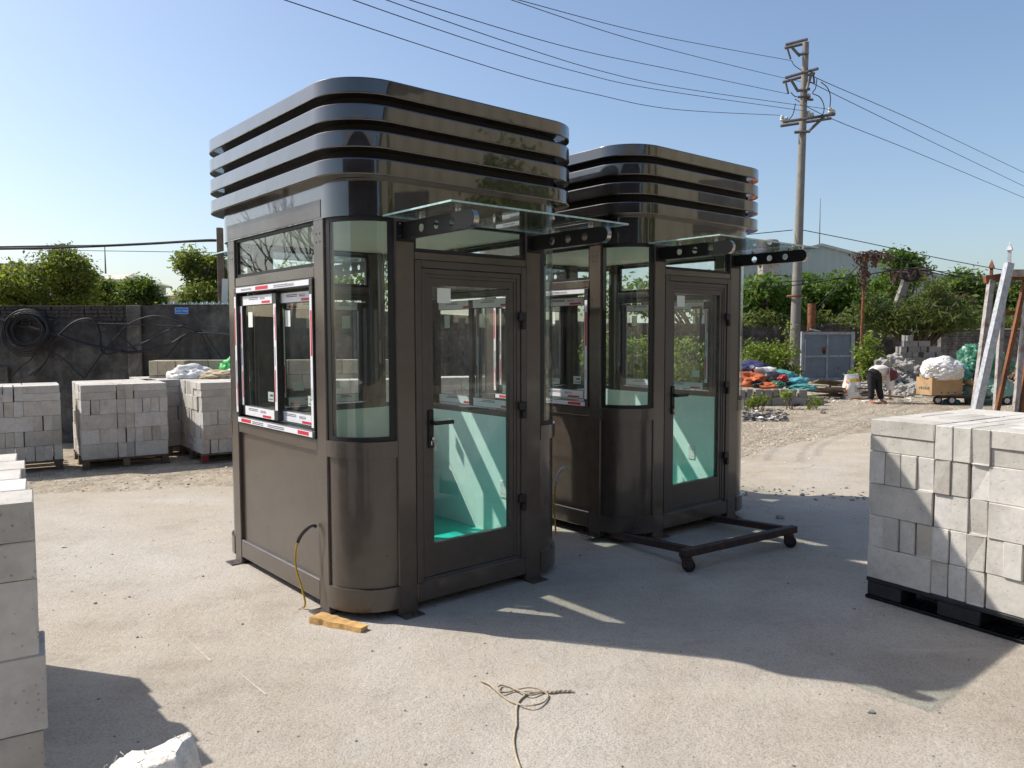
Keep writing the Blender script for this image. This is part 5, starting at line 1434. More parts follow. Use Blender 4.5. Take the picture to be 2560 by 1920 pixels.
tk = at(1660, 524, 70.0); b = MB(); b.lathe([(0.95, -2), (0.95, 0.0), (0.8, 0.2), (0.4, 0.28), (0.01, 0.29)], 24); b.box(-.7, .7, -.7, .7, -tk.z, -2.0)
tag(b.build('water_tank', M['galv_dull'], None, 40, loc=(tk.x, tk.y, tk.z)), 'steel tank top showing just above the rear booth canopy', 'tank')

# ------------------------------------------------------------------ trees on the right
TR = 'trees beyond the yard on the right'
tree(0, 1640, 38, [(1640, 640, 60, 45), (1620, 680, 60, 40), (1690, 675, 45, 38), (1655, 622, 30, 26)], 6000, 0.26, 'leaf_bright', 'light green tree right beside the rear booth, left of the pole', 31, TR, 0.16, gap=0.12)
tree(0, 1775, 40, [(1770, 640, 64, 50), (1745, 680, 60, 40), (1825, 650, 60, 50), (1790, 618, 38, 28), (1870, 670, 55, 42)], 8500, 0.27, 'leaf_bright', 'dense bright tree right of the utility pole', 32, TR, 0.2, gap=0.06)
tree(0, 1950, 52, [(1940, 565, 32, 24), (1965, 590, 34, 32), (1920, 620, 40, 34)], 3600, 0.32, 'leaf_bright', 'tall tree rising behind the leaning concrete post', 33, TR, 0.2, gap=0.05)
tree(0, 1990, 29.3, [(1893, 660, 34, 36), (1915, 696, 50, 24), (1968, 684, 52, 38), (2010, 668, 50, 44), (2050, 690, 50, 30), (1998, 640, 34, 30)], 8500, 0.24, 'leaf_dull', 'feathery dull green thicket behind the leaning post', 34, TR, 0.14, gap=0.08, aspect=0.22)
tree(0, 2085, 46, [(2080, 620, 48, 38), (2050, 650, 46, 40), (2110, 655, 44, 40), (2080, 690, 70, 30)], 7500, 0.32, 'leaf_green', 'dark dense tree left of the steel frames', 35, TR, 0.2, gap=0.04)
tree(0, 2200, 46, [(2190, 650, 50, 40), (2230, 640, 50, 46), (2170, 690, 50, 28)], 6000, 0.32, 'leaf_green', 'tree behind the steel frames at the right edge', 36, TR, 0.2, gap=0.05)
tree(0, 1560, 42, [(1500, 640, 70, 50), (1400, 650, 70, 50), (1300, 640, 60, 50)], 2800, 0.30, 'leaf_bright', 'tree behind the rear booth, seen through its glass', 37, TR, 0.2, gap=0.05)
tree(0, 2080, 34, [(2060, 705, 55, 20), (2130, 700, 40, 26)], 3200, 0.22, 'leaf_dull', 'scrubby thicket just above the grey wall', 38, TR, 0.08, gap=0.05, aspect=0.2)

tree(0, 1830, 37, [(1640, 700, 60, 26), (1760, 700, 70, 26), (1860, 698, 60, 28), (2100, 698, 70, 26), (2200, 695, 60, 30)], 6500, 0.26, 'leaf_dull', 'dark undergrowth filling the gaps behind the brick walls', 39, TR, 0.08, gap=0.3, aspect=0.4, name='undergrowth')
def bush(label, Y, lobes, n, size, seed, mat='leaf_weed', grp=None, cat='bush', name='weed_bush'):
    s = Y / 1680.0; g = at(sum(l[0] for l in lobes) / len(lobes), 723, Y); root = empty(name, (g.x, g.y, 0)); tag(root, label, cat, grp)
    bl = []
    for (x, y, hw, hh) in lobes:
        c = at(x, y, Y); z = max(c.z, hh * s * 0.75); bl.append(((c.x - g.x, 0, z), (hw * s, hw * s * 0.8, hh * s)))
    foliage('foliage', M[mat], bl, n, size, root, seed, gap=0.10, gfreq=2.4, aspect=0.5)
    rdn = random.Random(seed); b = MB()
    for c, r in bl:
        for q in range(5):
            a = Vector((c[0] + rdn.uniform(-.5, .5) * r[0], rdn.uniform(-.2, .2), 0)); t = Vector((c[0] + rdn.uniform(-.8, .8) * r[0], rdn.uniform(-.4, .4) * r[1], c[2] + r[2] * rdn.uniform(0, .8)))
            b.tube([a, a.lerp(t, .5) + Vector((rdn.uniform(-.05, .05), 0, .05)), t], [.012, .010, .004], 5)
    b.build('stems', M['bark'], root)
WB = 'weeds growing in the yard'
bush('tall leafy weeds between the rear booth and the metal gate', 25.5, [(1650, 775, 44, 40), (1700, 780, 30, 48), (1702, 722, 12, 26), (1625, 760, 26, 34), (1672, 800, 48, 30)], 3800, 0.11, 41, grp=WB)
bush('leafy weeds right of the metal gate behind the person', 25.0, [(1875, 765, 26, 38), (1895, 790, 34, 30), (1860, 800, 26, 30), (1880, 740, 12, 22)], 2400, 0.11, 42, grp=WB)
bush('weeds seen through the corner glass of the rear booth', 20.0, [(1330, 770, 45, 60), (1290, 780, 40, 60), (1380, 780, 40, 55)], 3200, 0.11, 43, grp=WB)
bush('weeds seen through the door glass of the rear booth', 21.0, [(1480, 785, 45, 60), (1530, 795, 40, 50)], 2200, 0.11, 44, grp=WB)
bush('weeds seen through the door glass of the front booth', 15.5, [(1080, 790, 40, 40), (1130, 800, 40, 36)], 1500, 0.09, 45, grp=WB)
for (x, y, hw, hh, sd, lb) in ((1642, 864, 16, 14, 51, 'small weed at the left foot of the low block row'), (1700, 862, 14, 18, 52, 'small weed at the middle of the low block row'), (1748, 868, 22, 13, 53, 'weed patch at the right end of the low block row'), (1622, 872, 10, 8, 54, 'tiny yellowish weed beside the rear booth glass')):
    bush(lb, 17.4, [(x, y, hw, hh)], 260, 0.06, sd, grp=WB, cat='weed', name='weed_clump')

# ------------------------------------------------------------------ utility pole, insulators, wires
Yp = 30.0
pb = at(1716, 723, Yp)
pole = empty('utility_pole', (pb.x, pb.y, 0)); tag(pole, 'tall concrete utility pole with three steel crossarms', 'utility pole')
ztop = at(1727, 92, Yp).z
b = MB(); b.tube([(0, 0, 0), (0.10, 0, ztop * .5), (0.21, 0, ztop)], [0.20, 0.155, 0.112], 16); b.build('shaft', M['pole_conc'], pole, 40)
def pp(x, y, dy=0.0): q = at(x, y, Yp); return Vector((q.x - pb.x, dy, q.z))
def bar(b, p, q, w=0.05, m=0):
    b.tube([p, q], w, 4, m)
def arm(pts, w=0.055, name='crossarm'):
    b = MB()
    for p, q in pts: bar(b, p, q, w)
    return b.build(name, M['steel_dark'], pole)
arm([(pp(1693, 101, -.2), pp(1740, 89, -.2)), (pp(1697, 102, .1), pp(1740, 92, .1)), (pp(1706, 106, -.2), pp(1724, 126, -.2)), (pp(1722, 122, -.2), pp(1742, 119, -.2))])
arm([(pp(1692, 172, -.2), pp(1763, 152, -.2)), (pp(1694, 175, .15), pp(1763, 155, .15)), (pp(1704, 175, -.2), pp(1719, 200, -.2)), (pp(1750, 160, -.2), pp(1738, 196, -.2)), (pp(1717, 200, -.2), pp(1745, 196, -.2))])
arm([(pp(1687, 267, -.2), pp(1799, 250, -.2)), (pp(1689, 270, .15), pp(1799, 253, .15)), (pp(1775, 256, -.2), pp(1742, 287, -.2)), (pp(1712, 289, -.2), pp(1745, 287, -.2))])
arm([(pp(1719, 213, -.2), pp(1745, 213, -.2)), (pp(1735, 218, -.2), pp(1752, 219, -.2))], 0.045, 'pin_bracket')
def insul(p, h=0.36):
    b = MB(); pr = [(0.03, 0)]
    for k in range(3): z = h * (0.2 + 0.27 * k); pr += [(0.05, z), (0.092 - 0.010 * k, z + 0.015), (0.08 - 0.010 * k, z + 0.055), (0.045, z + 0.065)]
    pr += [(0.03, h)]; b.lathe(pr, 12, 0, Matrix.Translation(p)); b.build('insulator', M['porcelain'], pole, 50)
for x, y in ((1689, 262), (1699, 265), (1746, 252), (1754, 256), (1793, 245), (1800, 249)): insul(pp(x, y + 2, 0.0), 0.25)
insul(pp(1749, 214, 0.1), 0.22)
for a, c in (((1701, 105), (1708, 128)), ((1697, 177), (1703, 203)), ((1757, 160), (1759, 180))):
    b = MB(); b.tube([pp(*a), pp(*c)], 0.035, 6); b.build('suspension_string', M['steel_dark'], pole)
b = MB(); c0 = pp(1717, 560); b.tube([(c0.x + .23 * math.cos(2 * PI * i / 16), .23 * math.sin(2 * PI * i / 16), at(1717, 640, Yp).z) for i in range(16)], 0.05, 6, 0, True)
b.build('steel_clamp', M['rust'], pole)
b = MB()
for pts in ([(1759, 175), (1756, 195), (1750, 206), (1765, 214), (1774, 232), (1772, 250), (1762, 256)], [(1768, 182), (1782, 195), (1788, 215), (1786, 243)], [(1713, 228), (1708, 250), (1700, 262)], [(1703, 204), (1711, 212), (1717, 214)]):
    b.tube(smoothpath([pp(*q, -.25) for q in pts], 5), 0.018, 5)
b.build('jumper_wire', M['wire'], pole)
def wire(label, pts, r=0.014, grp='overhead wires on the utility pole', Tn=10):
    b = MB(); b.tube(smoothpath([at(*p) for p in pts], Tn), r, 5); return tag(b.build('overhead_wire', M['wire'], None, 50), label, 'wire', grp)
wire('lowest overhead wire running left from the pole', [(500, -45, 11), (615, 0, 12.5), (1093, 155.6, 18.5), (1279, 202, 21.6), (1454, 236, 25), (1685, 249, 30)], 0.0095)
wire('second lowest overhead wire running left from the pole', [(660, -45, 12), (763, 0, 13.5), (1050, 98, 17.6), (1247, 155.5, 21), (1416, 193, 24.3), (1740, 240, 30)], 0.0095)
wire('third lowest overhead wire running left from the pole', [(720, -48, 12), (835, 0, 14), (1120, 99, 18.3), (1304, 155, 21.6), (1474, 191, 25), (1790, 236, 30)], 0.0095)
wire('fourth overhead wire from below, left of the pole', [(760, -50, 12.5), (885, 0, 14.5), (1230, 103, 20), (1474, 155, 24.7), (1702, 203, 30)], 0.0095)
wire('second highest overhead wire left of the pole', [(980, -48, 14), (1105, 0, 17), (1400, 95, 22.5), (1700, 170, 30), (1760, 180, 31)], 0.0095)
wire('highest overhead wire left of the pole', [(1000, -35, 14), (1120, 0, 17), (1420, 77, 23), (1709, 131, 30)], 0.0095)
wire('highest overhead wire running right from the pole', [(1709, 131, 30), (1763, 168, 31), (2000, 272, 42), (2290, 410, 58)], 0.015)
wire('middle overhead wire running right from the pole', [(1759, 180, 31), (1775, 190, 31.5), (2000, 300, 42), (2290, 440, 58)], 0.015)
wire('lowest overhead wire running right from the pole', [(1717, 214, 30), (1800, 258, 33), (2000, 338, 42), (2290, 460, 58)], 0.015)
wire('low service wire from the pole to the right', [(1734, 497, 30), (1860, 522, 30), (2050, 562, 30), (2260, 600, 30)], 0.016, 'low service wires')
wire('low service wire from the pole to the left', [(1480, 520, 30), (1620, 506, 30), (1712, 497, 30)], 0.016, 'low service wires')
wire('stay wire sloping from the vine pole down to the rusty post', [(1884, 540, 27), (1830, 600, 27.2), (1790, 640, 27.4), (1762, 668, 27.6)], 0.016, 'low service wires')
wire('sagging cable from the vine pole to the right edge', [(1890, 541, 27), (1960, 566, 28), (2040, 590, 29), (2120, 605, 29), (2280, 616, 30)], 0.022, 'low service wires')
wire('lower sagging cable from the leaning post to the right edge', [(1610, 622, 28), (1700, 618, 28), (1880, 592, 29), (1960, 580, 30), (2060, 597, 30), (2280, 622, 30)], 0.018, 'low service wires')
wire('thin cable among the trees beside the leaning post', [(1640, 612, 28), (1820, 600, 29), (1955, 583, 30), (2100, 592, 30), (2280, 606, 30)], 0.014, 'low service wires')

# vine-hung poles
def vines(name, parent, c, r, n, seed, hang=0.6):
    rdn = random.Random(seed); b = MB()
    for k in range(n):
        d = Vector((rdn.gauss(0, 1) * r[0], rdn.gauss(0, .6) * r[1], abs(rdn.gauss(0, .5)) * r[2])); p = Vector(c) + d * 0.5
        q = p + Vector((rdn.uniform(-1, 1) * r[0], rdn.uniform(-1, 1) * r[1], rdn.uniform(-.3, .4) * r[2])); s = q + Vector((rdn.uniform(-.5, .5) * r[0], 0, -rdn.uniform(.2, 1) * hang))
        b.tube(smoothpath([p, q, s], 3), 0.014, 4)
        for m_ in range(3):
            t = q.lerp(s, rdn.random()) + Vector((rdn.uniform(-.1, .1), rdn.uniform(-.1, .1), 0)); w = rdn.uniform(.03, .07)
            b.add([t, t + Vector((w, rdn.uniform(-w, w), -w)), t + Vector((0, rdn.uniform(-w, w), -2 * w)), t + Vector((-w, 0, -w))], [(0, 1, 2, 3)])
    o = b.build(name, M['dry_vine'], parent); o['kind'] = 'stuff'; return o
vb, vt = at(1857, 800, 27), at(1869, 552, 27)
root = empty('vine_pole', (vb.x, vb.y, 0)); tag(root, 'thin red-brown steel pole topped with dry vines', 'pole')
b = MB(); b.tube([(0, 0, 0), (vt.x - vb.x, 0, vt.z)], 0.05, 8); b.build('shaft', M['rust'], root)
vines('dry_vines', root, (vt.x - vb.x + 0.15, 0, vt.z), (0.42, 0.3, 0.22), 46, 1, 0.40)
vines('dry_vines', root, (vt.x - vb.x, 0, vt.z - 0.8), (0.07, 0.07, 0.9), 30, 2, 0.35)
cb, ct = at(1928, 690, 33.2), at(1963, 588, 33.2)
root = empty('leaning_post', (cb.x - (ct.x - cb.x) * cb.z / (ct.z - cb.z), cb.y, 0)); tag(root, 'leaning square concrete post with vines and small notices', 'post')
ox = ct.x - root.location.x
b = MB(); w = 0.18; b.add([(-w, -w, 0), (w, -w, 0), (w, w, 0), (-w, w, 0), (ox - .13, -.13, ct.z), (ox + .13, -.13, ct.z), (ox + .13, .13, ct.z), (ox - .13, .13, ct.z)], [(3, 2, 1, 0), (4, 5, 6, 7), (0, 1, 5, 4), (1, 2, 6, 5), (2, 3, 7, 6), (3, 0, 4, 7)]); b.build('shaft', M['pole_conc'], root)
vines('dry_vines', root, (ox, 0, ct.z), (0.6, 0.4, 0.22), 60, 3, 0.45)
vines('dry_vines', root, (ox + 1.6, 0.3, ct.z - 1.2), (1.2, 0.5, 0.8), 22, 4, 0.6)
b = MB()
for k in range(7): b.tube([(ox - .1 + .30 * math.cos(2 * PI * i / 18) + .02 * k, -.25 - .01 * k, ct.z - .15 + .26 * math.sin(2 * PI * i / 18)) for i in range(18)], 0.018, 5, 0, True)
b.build('cable_coil', M['wire'], root)
for (x, y, w, h, mt) in ((1935, 686, .34, .22, 'paper'), (1937, 677, .36, .07, 'sign_green'), (1931, 711, .30, .14, 'sign_green')):
    q = at(x, y, 33.0); b = MB(); b.box(-w / 2, w / 2, -.015, .015, -h / 2, h / 2); b.build('notice', M[mt], root, None, False, (q.x - root.location.x, -0.32, q.z))
q = at(1925, 719, 30.2); b = MB(); b.box(-.4, .4, -.02, .02, -.16, .14); tag(b.build('white_banner', M['paper'], None, None, False, (q.x, q.y, q.z)), 'white banner scrap hanging above the dark wall end', 'banner')

# ------------------------------------------------------------------ metal gate and rusty post
Yg = 26.5
c0, c1 = at(1728, 823, Yg), at(1843, 812, Yg + 0.5)
root = empty('metal_gate', (c0.x, c0.y, 0), math.atan2(c1.y - c0.y, c1.x - c0.x)); tag(root, 'grey-blue four-panel metal gate with a rusty hole', 'gate')
gw = (c1.xy - c0.xy).length; z0, z1 = max(0.04, c0.z), at(1728, 717, Yg).z
for i in range(2):
    for j in range(2):
        x0 = 0.10 + i * (gw - 0.24) / 2 + (0.02 if i else 0); x1 = x0 + (gw - 0.26) / 2; a0 = z0 + 0.08 + j * (z1 - z0 - 0.16) / 2 + (0.02 if j else 0); a1 = a0 + (z1 - z0 - 0.2) / 2
        b = MB(); b.box(x0, x1, 0.0, 0.012, a0, a1); b.build('panel', M['gate_blue'], root)
b = MB()
for (x0, x1, a0, a1) in ((0, 0.10, z0, z1), (gw - 0.14, gw, z0, z1), (0.10, gw - 0.14, z0, z0 + 0.09), (0.10, gw - 0.14, z1 - 0.09, z1)): b.box(x0, x1, -0.05, 0.03, a0, a1, 0, 0.006)
m_ = 0.10 + (gw - 0.24) / 2; zc = (z0 + z1) / 2
b.box(m_ - 0.03, m_ + 0.03, -0.03, -0.001, z0 + .09, z1 - .09); b.box(0.10, gw - .14, -0.028, -0.0005, zc - 0.03, zc + 0.03)
b.build('frame', M['gate_rim'], root)
b = MB(); b.tube([(0.13, -0.06, z0 + .35), (0.13, -0.06, z1 - .25)], 0.018, 6); b.build('handle_bar', M['galv'], root)
b = MB(); b.box(0.02, gw - .02, -0.052, 0.032, z1, z1 + 0.02); b.build('top_rail', M['rust'], root)
hole = [(m_ - 0.12 + 0.085 * math.cos(a) * (1 + .25 * math.sin(3 * a)), zc + 0.20 + 0.16 * math.sin(a) * (1 + .2 * math.cos(2 * a))) for a in [2 * PI * i / 14 for i in range(14)]]
b = MB(); b.prism(hole, 0.0, 0.004, 0, Matrix(((1, 0, 0, 0), (0, 0, -1, -0.0005), (0, 1, 0, 0), (0, 0, 0, 1)))); b.build('rust_hole', M['rust'], root)
b = MB(); b.prism([(m_ - .12 + (x - m_ + .12) * .55, zc + .15 + (z - zc - .2) * .55) for x, z in hole], 0.0, 0.003, 0, Matrix(((1, 0, 0, 0), (0, 0, -1, -0.0047), (0, 1, 0, 0), (0, 0, 0, 1)))); b.build('rust_hole', M['rubber'], root)
b = MB(); b.cyl((m_ + .45, -0.001, z0 + .42), (m_ + .45, -0.006, z0 + .42), 0.035, 10); b.build('rust_spot', M['rust'], root)
rp = at(1752, 730, 27.6); rt_ = at(1752, 656, 27.6)
root = empty('rusty_post', (rp.x, rp.y, 0)); tag(root, 'thick rusty steel post standing behind the metal gate', 'post')
b = MB(); b.tube([(0, 0, 0), (0, 0, rt_.z)], 0.14, 12); b.build('shaft', M['rust'], root, 40)
b = MB(); b.tube(smoothpath([(-0.1, -.16, rt_.z - .9), (0.3, -.17, rt_.z - 1.0), (0.75, -.2, rt_.z - 1.15)], 4), 0.03, 6); b.build('bent_pipe', M['galv'], root)

# ------------------------------------------------------------------ hollow block pile
def hollow_mesh():
    b = MB(); l, d, h, t = 0.39, 0.19, 0.19, 0.032
    b.box(0, l, 0, t, 0, h, 0, .003); b.box(0, l, d - t, d, 0, h, 0, .003)
    for x in (0, l / 2 - t / 2, l - t): b.box(x, x + t, t, d - t, 0, h)
    b.box(t, l - t, t, d - t, 0, 0.03)
    return b.mesh('hollow_block', M['hollow'])
hm = hollow_mesh(); Yh = 26.5; hb = at(1945, 790, Yh)
b = MB(); b.box(-0.05, 1.5, -0.1, 0.5, 0, hb.z + 0.26, 0, 0.01); tag(b.build('concrete_plinth', M['pole_conc'], None, None, False, (hb.x, hb.y, 0)), 'pale concrete plinth under the hollow block pile', 'plinth')
rdn = random.Random(6); zb = hb.z + 0.262
for r_, xs in enumerate(([0.0, 0.40, 0.80, 1.22], [0.0, 0.28, 0.68, 0.98], [0.10, 0.38, 0.62], [0.2])):
    for k, x in enumerate(xs):
        end_on = (k + r_) % 2 == 1
        T = Matrix.Translation((hb.x + x, hb.y + (0.02 if not end_on else 0.0), zb + r_ * 0.193))
        if end_on: T = T @ Matrix.Translation((0.2, 0, 0)) @ Matrix.Rotation(PI / 2, 4, 'Z')
        if (r_ == 3 or k == 0) and not end_on: T = T @ Matrix.Translation((0, 0, 0.19)) @ Matrix.Rotation(-PI / 2, 4, 'X')
        o = link('hollow_block', hm); o.matrix_world = T
        tag(o, f"{ORD[k]} hollow block from left, {['bottom', 'second', 'third', 'top'][r_]} course of the pile by the grey wall", 'hollow block', 'hollow blocks piled by the grey wall')

# ------------------------------------------------------------------ rubble and soil heaps, large chunks as things
def heap(name, label, c, rx, ry, hz, n, mat, seed, rs=(0.04, 0.16)):
    rdn = random.Random(seed); b = MB()
    for k in range(n):
        a = rdn.uniform(0, 2 * PI); r = rdn.random() ** 0.6; x, y = rx * r * math.cos(a), ry * r * math.sin(a)
        z = hz * max(0, 1 - r ** 1.3) * (0.75 + 0.35 * noise.noise(Vector((x * 1.7, y * 1.7, seed)))); s = rdn.uniform(*rs)
        b.rock((x, y, max(z, s * .3)), s, 0, seed * 1000 + k, (1, 1, .75), .5, 1)
    core = []; K = 24
    for i in range(5):
        for j in range(K):
            r = i / 4; a = 2 * PI * j / K; core.append((rx * r * math.cos(a), ry * r * math.sin(a), hz * max(0, 1 - r ** 1.3) * .62 - 0.04))
    b.add(core, [(i * K + j, i * K + (j + 1) % K, (i + 1) * K + (j + 1) % K, (i + 1) * K + j) for i in range(4) for j in range(K)])
    o = b.build(name, M[mat], None, loc=c); tag(o, label, 'rubble', kind='stuff'); return o
M['rubble'] = mat_simple('broken_concrete', (0.33, 0.31, 0.285), 0.95, 0, 0.4, 3.5, 0.5, 14)
M['soil'] = mat_simple('brown_soil', (0.36, 0.245, 0.165), 0.95, 0, 0.35, 3, 0.6, 14)
hc = at(1940, 723, 22.8)
heap('rubble_heap', 'grey heap of broken concrete behind the person', (hc.x + 0.05, hc.y, 0), 1.35, 1.0, 0.92, 1500, 'rubble', 61, (0.025, 0.085))
hc2 = at(2005, 723, 21.6); heap('rubble_heap', 'low spread of broken concrete left of the cart', (hc2.x, hc2.y, 0), 1.1, 0.9, 0.40, 520, 'rubble', 62, (0.02, 0.08))
sc_ = at(2052, 723, 25.0); heap('soil_heap', 'brown soil heap between the hollow blocks and the green bags', (sc_.x, sc_.y, 0), 1.15, 0.9, 0.86, 1000, 'soil', 63, (0.02, 0.07))
sc2 = at(2215, 723, 25.0); heap('soil_heap', 'reddish earth bank behind the steel frames', (sc2.x, sc2.y, 0), 1.6, 1.0, 0.98, 420, 'soil', 64, (0.05, 0.18))
for k, (x, y, Y, r, lb) in enumerate(((1905, 786, 22.3, .26, 'rounded concrete chunk on top of the rubble beside the weeds'), (1935, 776, 22.6, .24, 'pointed concrete chunk at the peak of the rubble'), (1960, 788, 22.2, .22, 'flat concrete chunk on the right slope of the rubble'), (1990, 800, 21.8, .24, 'tilted concrete slab piece right of the rubble peak'),
        (1946, 838, 20.8, .17, 'brown stone at the foot of the rubble near the hat'), (1975, 846, 20.4, .16, 'grey stone lying below the rubble, left of the cart'), (2000, 842, 20.6, .15, 'pale stone nearest the cardboard box'), (1777, 893, 16.4, .075, 'lone broken brick lying on the gravel'))):
    q = at(x, y, Y); b = MB(); b.rock((0, 0, 0), r * .75, 0, 300 + k, (1.15, .9, .8), .55, 3); tag(b.build('concrete_chunk', M['rubble'], None, None, False, (q.x, q.y, max(q.z, r * .5))), lb, 'chunk', 'loose chunks in the yard')

# ------------------------------------------------------------------ rubbish bags and low block row
RBG = 'rubbish bags heaped behind the block row'
for k, (x, y, Y, rx, rz_, mt, lb) in enumerate((
    (1622, 800, 20.2, .36, .26, 'bag_blue', 'navy blue tarp bundle beside the rear booth'), (1616, 823, 19.6, .30, .24, 'bag_orange', 'orange bag nearest the rear booth'),
    (1645, 808, 20.0, .26, .26, 'bag_white', 'white bag with printing in the rubbish heap'), (1663, 822, 19.7, .24, .20, 'bag_black', 'black bag in the middle of the rubbish heap'),
    (1662, 835, 19.3, .22, .12, 'bag_orange', 'flat orange sheet in front of the black bag'), (1690, 816, 20.0, .26, .20, 'bag_teal', 'teal bag behind the red ball-shaped bag'),
    (1691, 818, 19.4, .10, .10, 'bag_red', 'small bright red bag on the rubbish heap'), (1722, 826, 19.6, .20, .15, 'bag_cyan', 'bright cyan bag at the gate foot'),
    (1733, 838, 19.2, .24, .11, 'bag_teal', 'teal cloth bag lowest beside the scrap timber'), (1680, 833, 19.2, .12, .13, 'bag_green', 'dark green bundle beside the orange sheet'),
    (1640, 832, 19.3, .14, .12, 'bag_black', 'dark cloth bundle behind the left end of the block row'))):
    q = at(x, y, Y); z = max(q.z, rz_ * .7); o = blob('rubbish_bag', M[mt], (q.x, q.y, z), (rx * 1.15, rx * .9, rz_ * .75), 70 + k, .55, 1.5, 4, crease=.42, cf=2.6, ang=55); tag(o, lb, 'rubbish bag', RBG)
root = empty('low_block_row', (at(1600, 723, 18.2).x, 18.2, 0), 0.0); tag(root, 'low double row of old blocks with weeds beside the rear booth', 'block row')
rdn = random.Random(14); x = 0.0; pos = 0
while x < 1.66:
    w = rdn.choice((.38, .40, .36)); b = MB(); b.box(0, w, 0, .18, 0, .20, 0, .008); o = b.build('block', M['hollow'], root, None, False, (x, rdn.uniform(-.03, .03), 0.0), (0, 0, rdn.uniform(-.06, .06))); x += w + .012
x = 0.0
while x < 1.45:
    w = rdn.choice((.10, .14, .19)); h = rdn.uniform(.17, .20); b = MB(); b.box(0, w, 0, .17, 0, h, 0, .008); o = b.build('block', M['hollow'], root, None, False, (x, rdn.uniform(-.02, .03), 0.201), (0, 0, rdn.uniform(-.1, .1))); x += w + rdn.choice((.012, .03, .06))
# scrap timber heap
rdn = random.Random(15)
for k in range(20):
    l = rdn.uniform(.7, 1.9); q = at(rdn.uniform(1770, 1900), 723, rdn.uniform(19.9, 21.2)); b = MB(); b.box(-l / 2, l / 2, -.04, .04, 0, rdn.choice((.02, .03, .05)), 0, .003)
    o = b.build('scrap_timber', M['old_wood'], None, None, False, (q.x, q.y, 0.012 + k * 0.017), (rdn.uniform(-.03, .03), rdn.uniform(-.10, .10), rdn.uniform(-.45, .3)))
    tag(o, f"weathered board, {ORD[k % 15] if k < 15 else ORD[k - 15] + ' of the upper ones'} from the bottom of the scrap timber heap" if k < 15 else f"weathered board near the top of the scrap timber heap, {ORD[k - 15]} above the rest", 'board', 'scrap timber behind the sack')
q = at(1787, 826, 20.3); b = MB(); b.box(-.34, .34, -.2, .2, -.02, .02, 0, .004)
tag(b.build('plywood_sheet', M['old_wood'], None, None, False, (q.x, q.y, max(q.z, .42)), (R(-14), R(5), .1)), 'grey plywood sheet tilted on the scrap timber', 'board')
b = MB(); b.box(-.02, .02, -.02, .02, 0, max(q.z, .42) - .04); tag(b.build('timber_prop', M['old_wood'], None, None, False, (q.x + .02, q.y - .14, 0.0)), 'short upright timber propping the plywood sheet', 'timber')
q1, q2 = gz(1708, 879), gz(1770, 871); b = MB(); b.tube([q1 + Vector((0, 0, .03)), q2 + Vector((0, 0, .03))], .022, 6); tag(b.build('pipe', M['rust_dark']), 'dark pipe lying in front of the low block row', 'pipe')

# ------------------------------------------------------------------ printed sack
q = gz(1841, 862); root = empty('cement_sack', (q.x, q.y, 0), R(6)); root.scale = (1.12, 1.12, 1.08); tag(root, 'upright white sack with orange print beside the person', 'sack')
vs = []; K = 28; Hs = 0.60; rows = 16
def sk(t, j):
    a = 2 * PI * j / K; sq = lambda c: math.copysign(abs(c) ** .6, c)
    w = .19 + .022 * math.sin(t * PI * 1.4) - .02 * t; d = .13 * (1 - max(0, t - .6) * 2.2)
    p = Vector((w * sq(math.cos(a)), max(.012, d) * sq(math.sin(a)), t * Hs)); k = noise.noise(p * 6) * .035 + noise.noise(p * 15) * .016
    return Vector((p.x + k - .05 * t * t + (.06 if t > .8 and math.cos(a) > 0 else 0) * (t - .8) * 3, p.y + k, p.z + (.05 * math.cos(a) * max(0, t - .7))))
b = MB(); vs = [sk(i / rows, j) for i in range(rows + 1) for j in range(K)]; fs = []; ms = []
for i in range(rows):
    for j in range(K): j2 = (j + 1) % K; fs.append((i * K + j, i * K + j2, (i + 1) * K + j2, (i + 1) * K + j))
fs.append(tuple(rows * K + j for j in range(K))); b.add(vs, fs)
for n__, f in enumerate(fs[:-1]):
    i, j = divmod(n__, K); a = 360 * j / K
    if i == 0 and 225 < a < 350: b.m[n__] = 1
    elif 11 <= i <= 12 and 235 < a < 275: b.m[n__] = 2
    elif 11 <= i <= 12 and 275 <= a < 320: b.m[n__] = 1
    elif 185 < a < 215 and 2 <= i <= 11 and i % 3: b.m[n__] = 1
    elif 200 < a < 222 and i == 10: b.m[n__] = 3
b.build('sack_body', [M['bag_white'], M['orange_print'], M['yellow_print'], M['red']], root, 60)
b = MB()
for r_ in range(9):
    for c_ in range(3):
        z = .10 + r_ * .028; x0 = -.02 + c_ * .05
        b.box(x0, x0 + .042, -.131, -.1295, z, z + .008)
b.build('printed_lines', M['ink'], root)

# ------------------------------------------------------------------ hand cart and its load
Yc = 18.4
def cp(x, y, dY=0.0): return at(x, y, Yc + dY)
o0 = cp(2020, 868); root = empty('hand_cart', (o0.x, Yc, 0.0), R(-6)); tag(root, 'low four-wheeled hand cart loaded with bags and a box', 'hand cart')
b = MB()
for k in range(6): b.box(0.1 + 0, 1.75, k * .14, k * .14 + .13, .20, .225, 0, .004)
b.build('deck', M['old_wood'], root)
b = MB(); b.box(.05, 1.8, .0, .06, .15, .198, 0, .004); b.box(.05, 1.8, .74, .80, .15, .198, 0, .004); b.build('chassis', M['rust_dark'], root)
for x, y in ((.08, .06), (.36, -.02), (1.6, .0), (1.6, .78)):
    b = MB(); T = Matrix.Translation((x, y, .105)) @ Matrix.Rotation(PI / 2, 4, 'X') @ Matrix.Rotation(.0, 4, 'Y')
    b.lathe([(.05, -.025), (.10, -.024), (.105, -.012), (.105, .012), (.10, .024), (.05, .025)], 20, 0, T); b.lathe([(.062, -.028), (.062, .028)], 14, 1, T); b.build('wheel', [M['rubber'], M['galv']], root, 40)
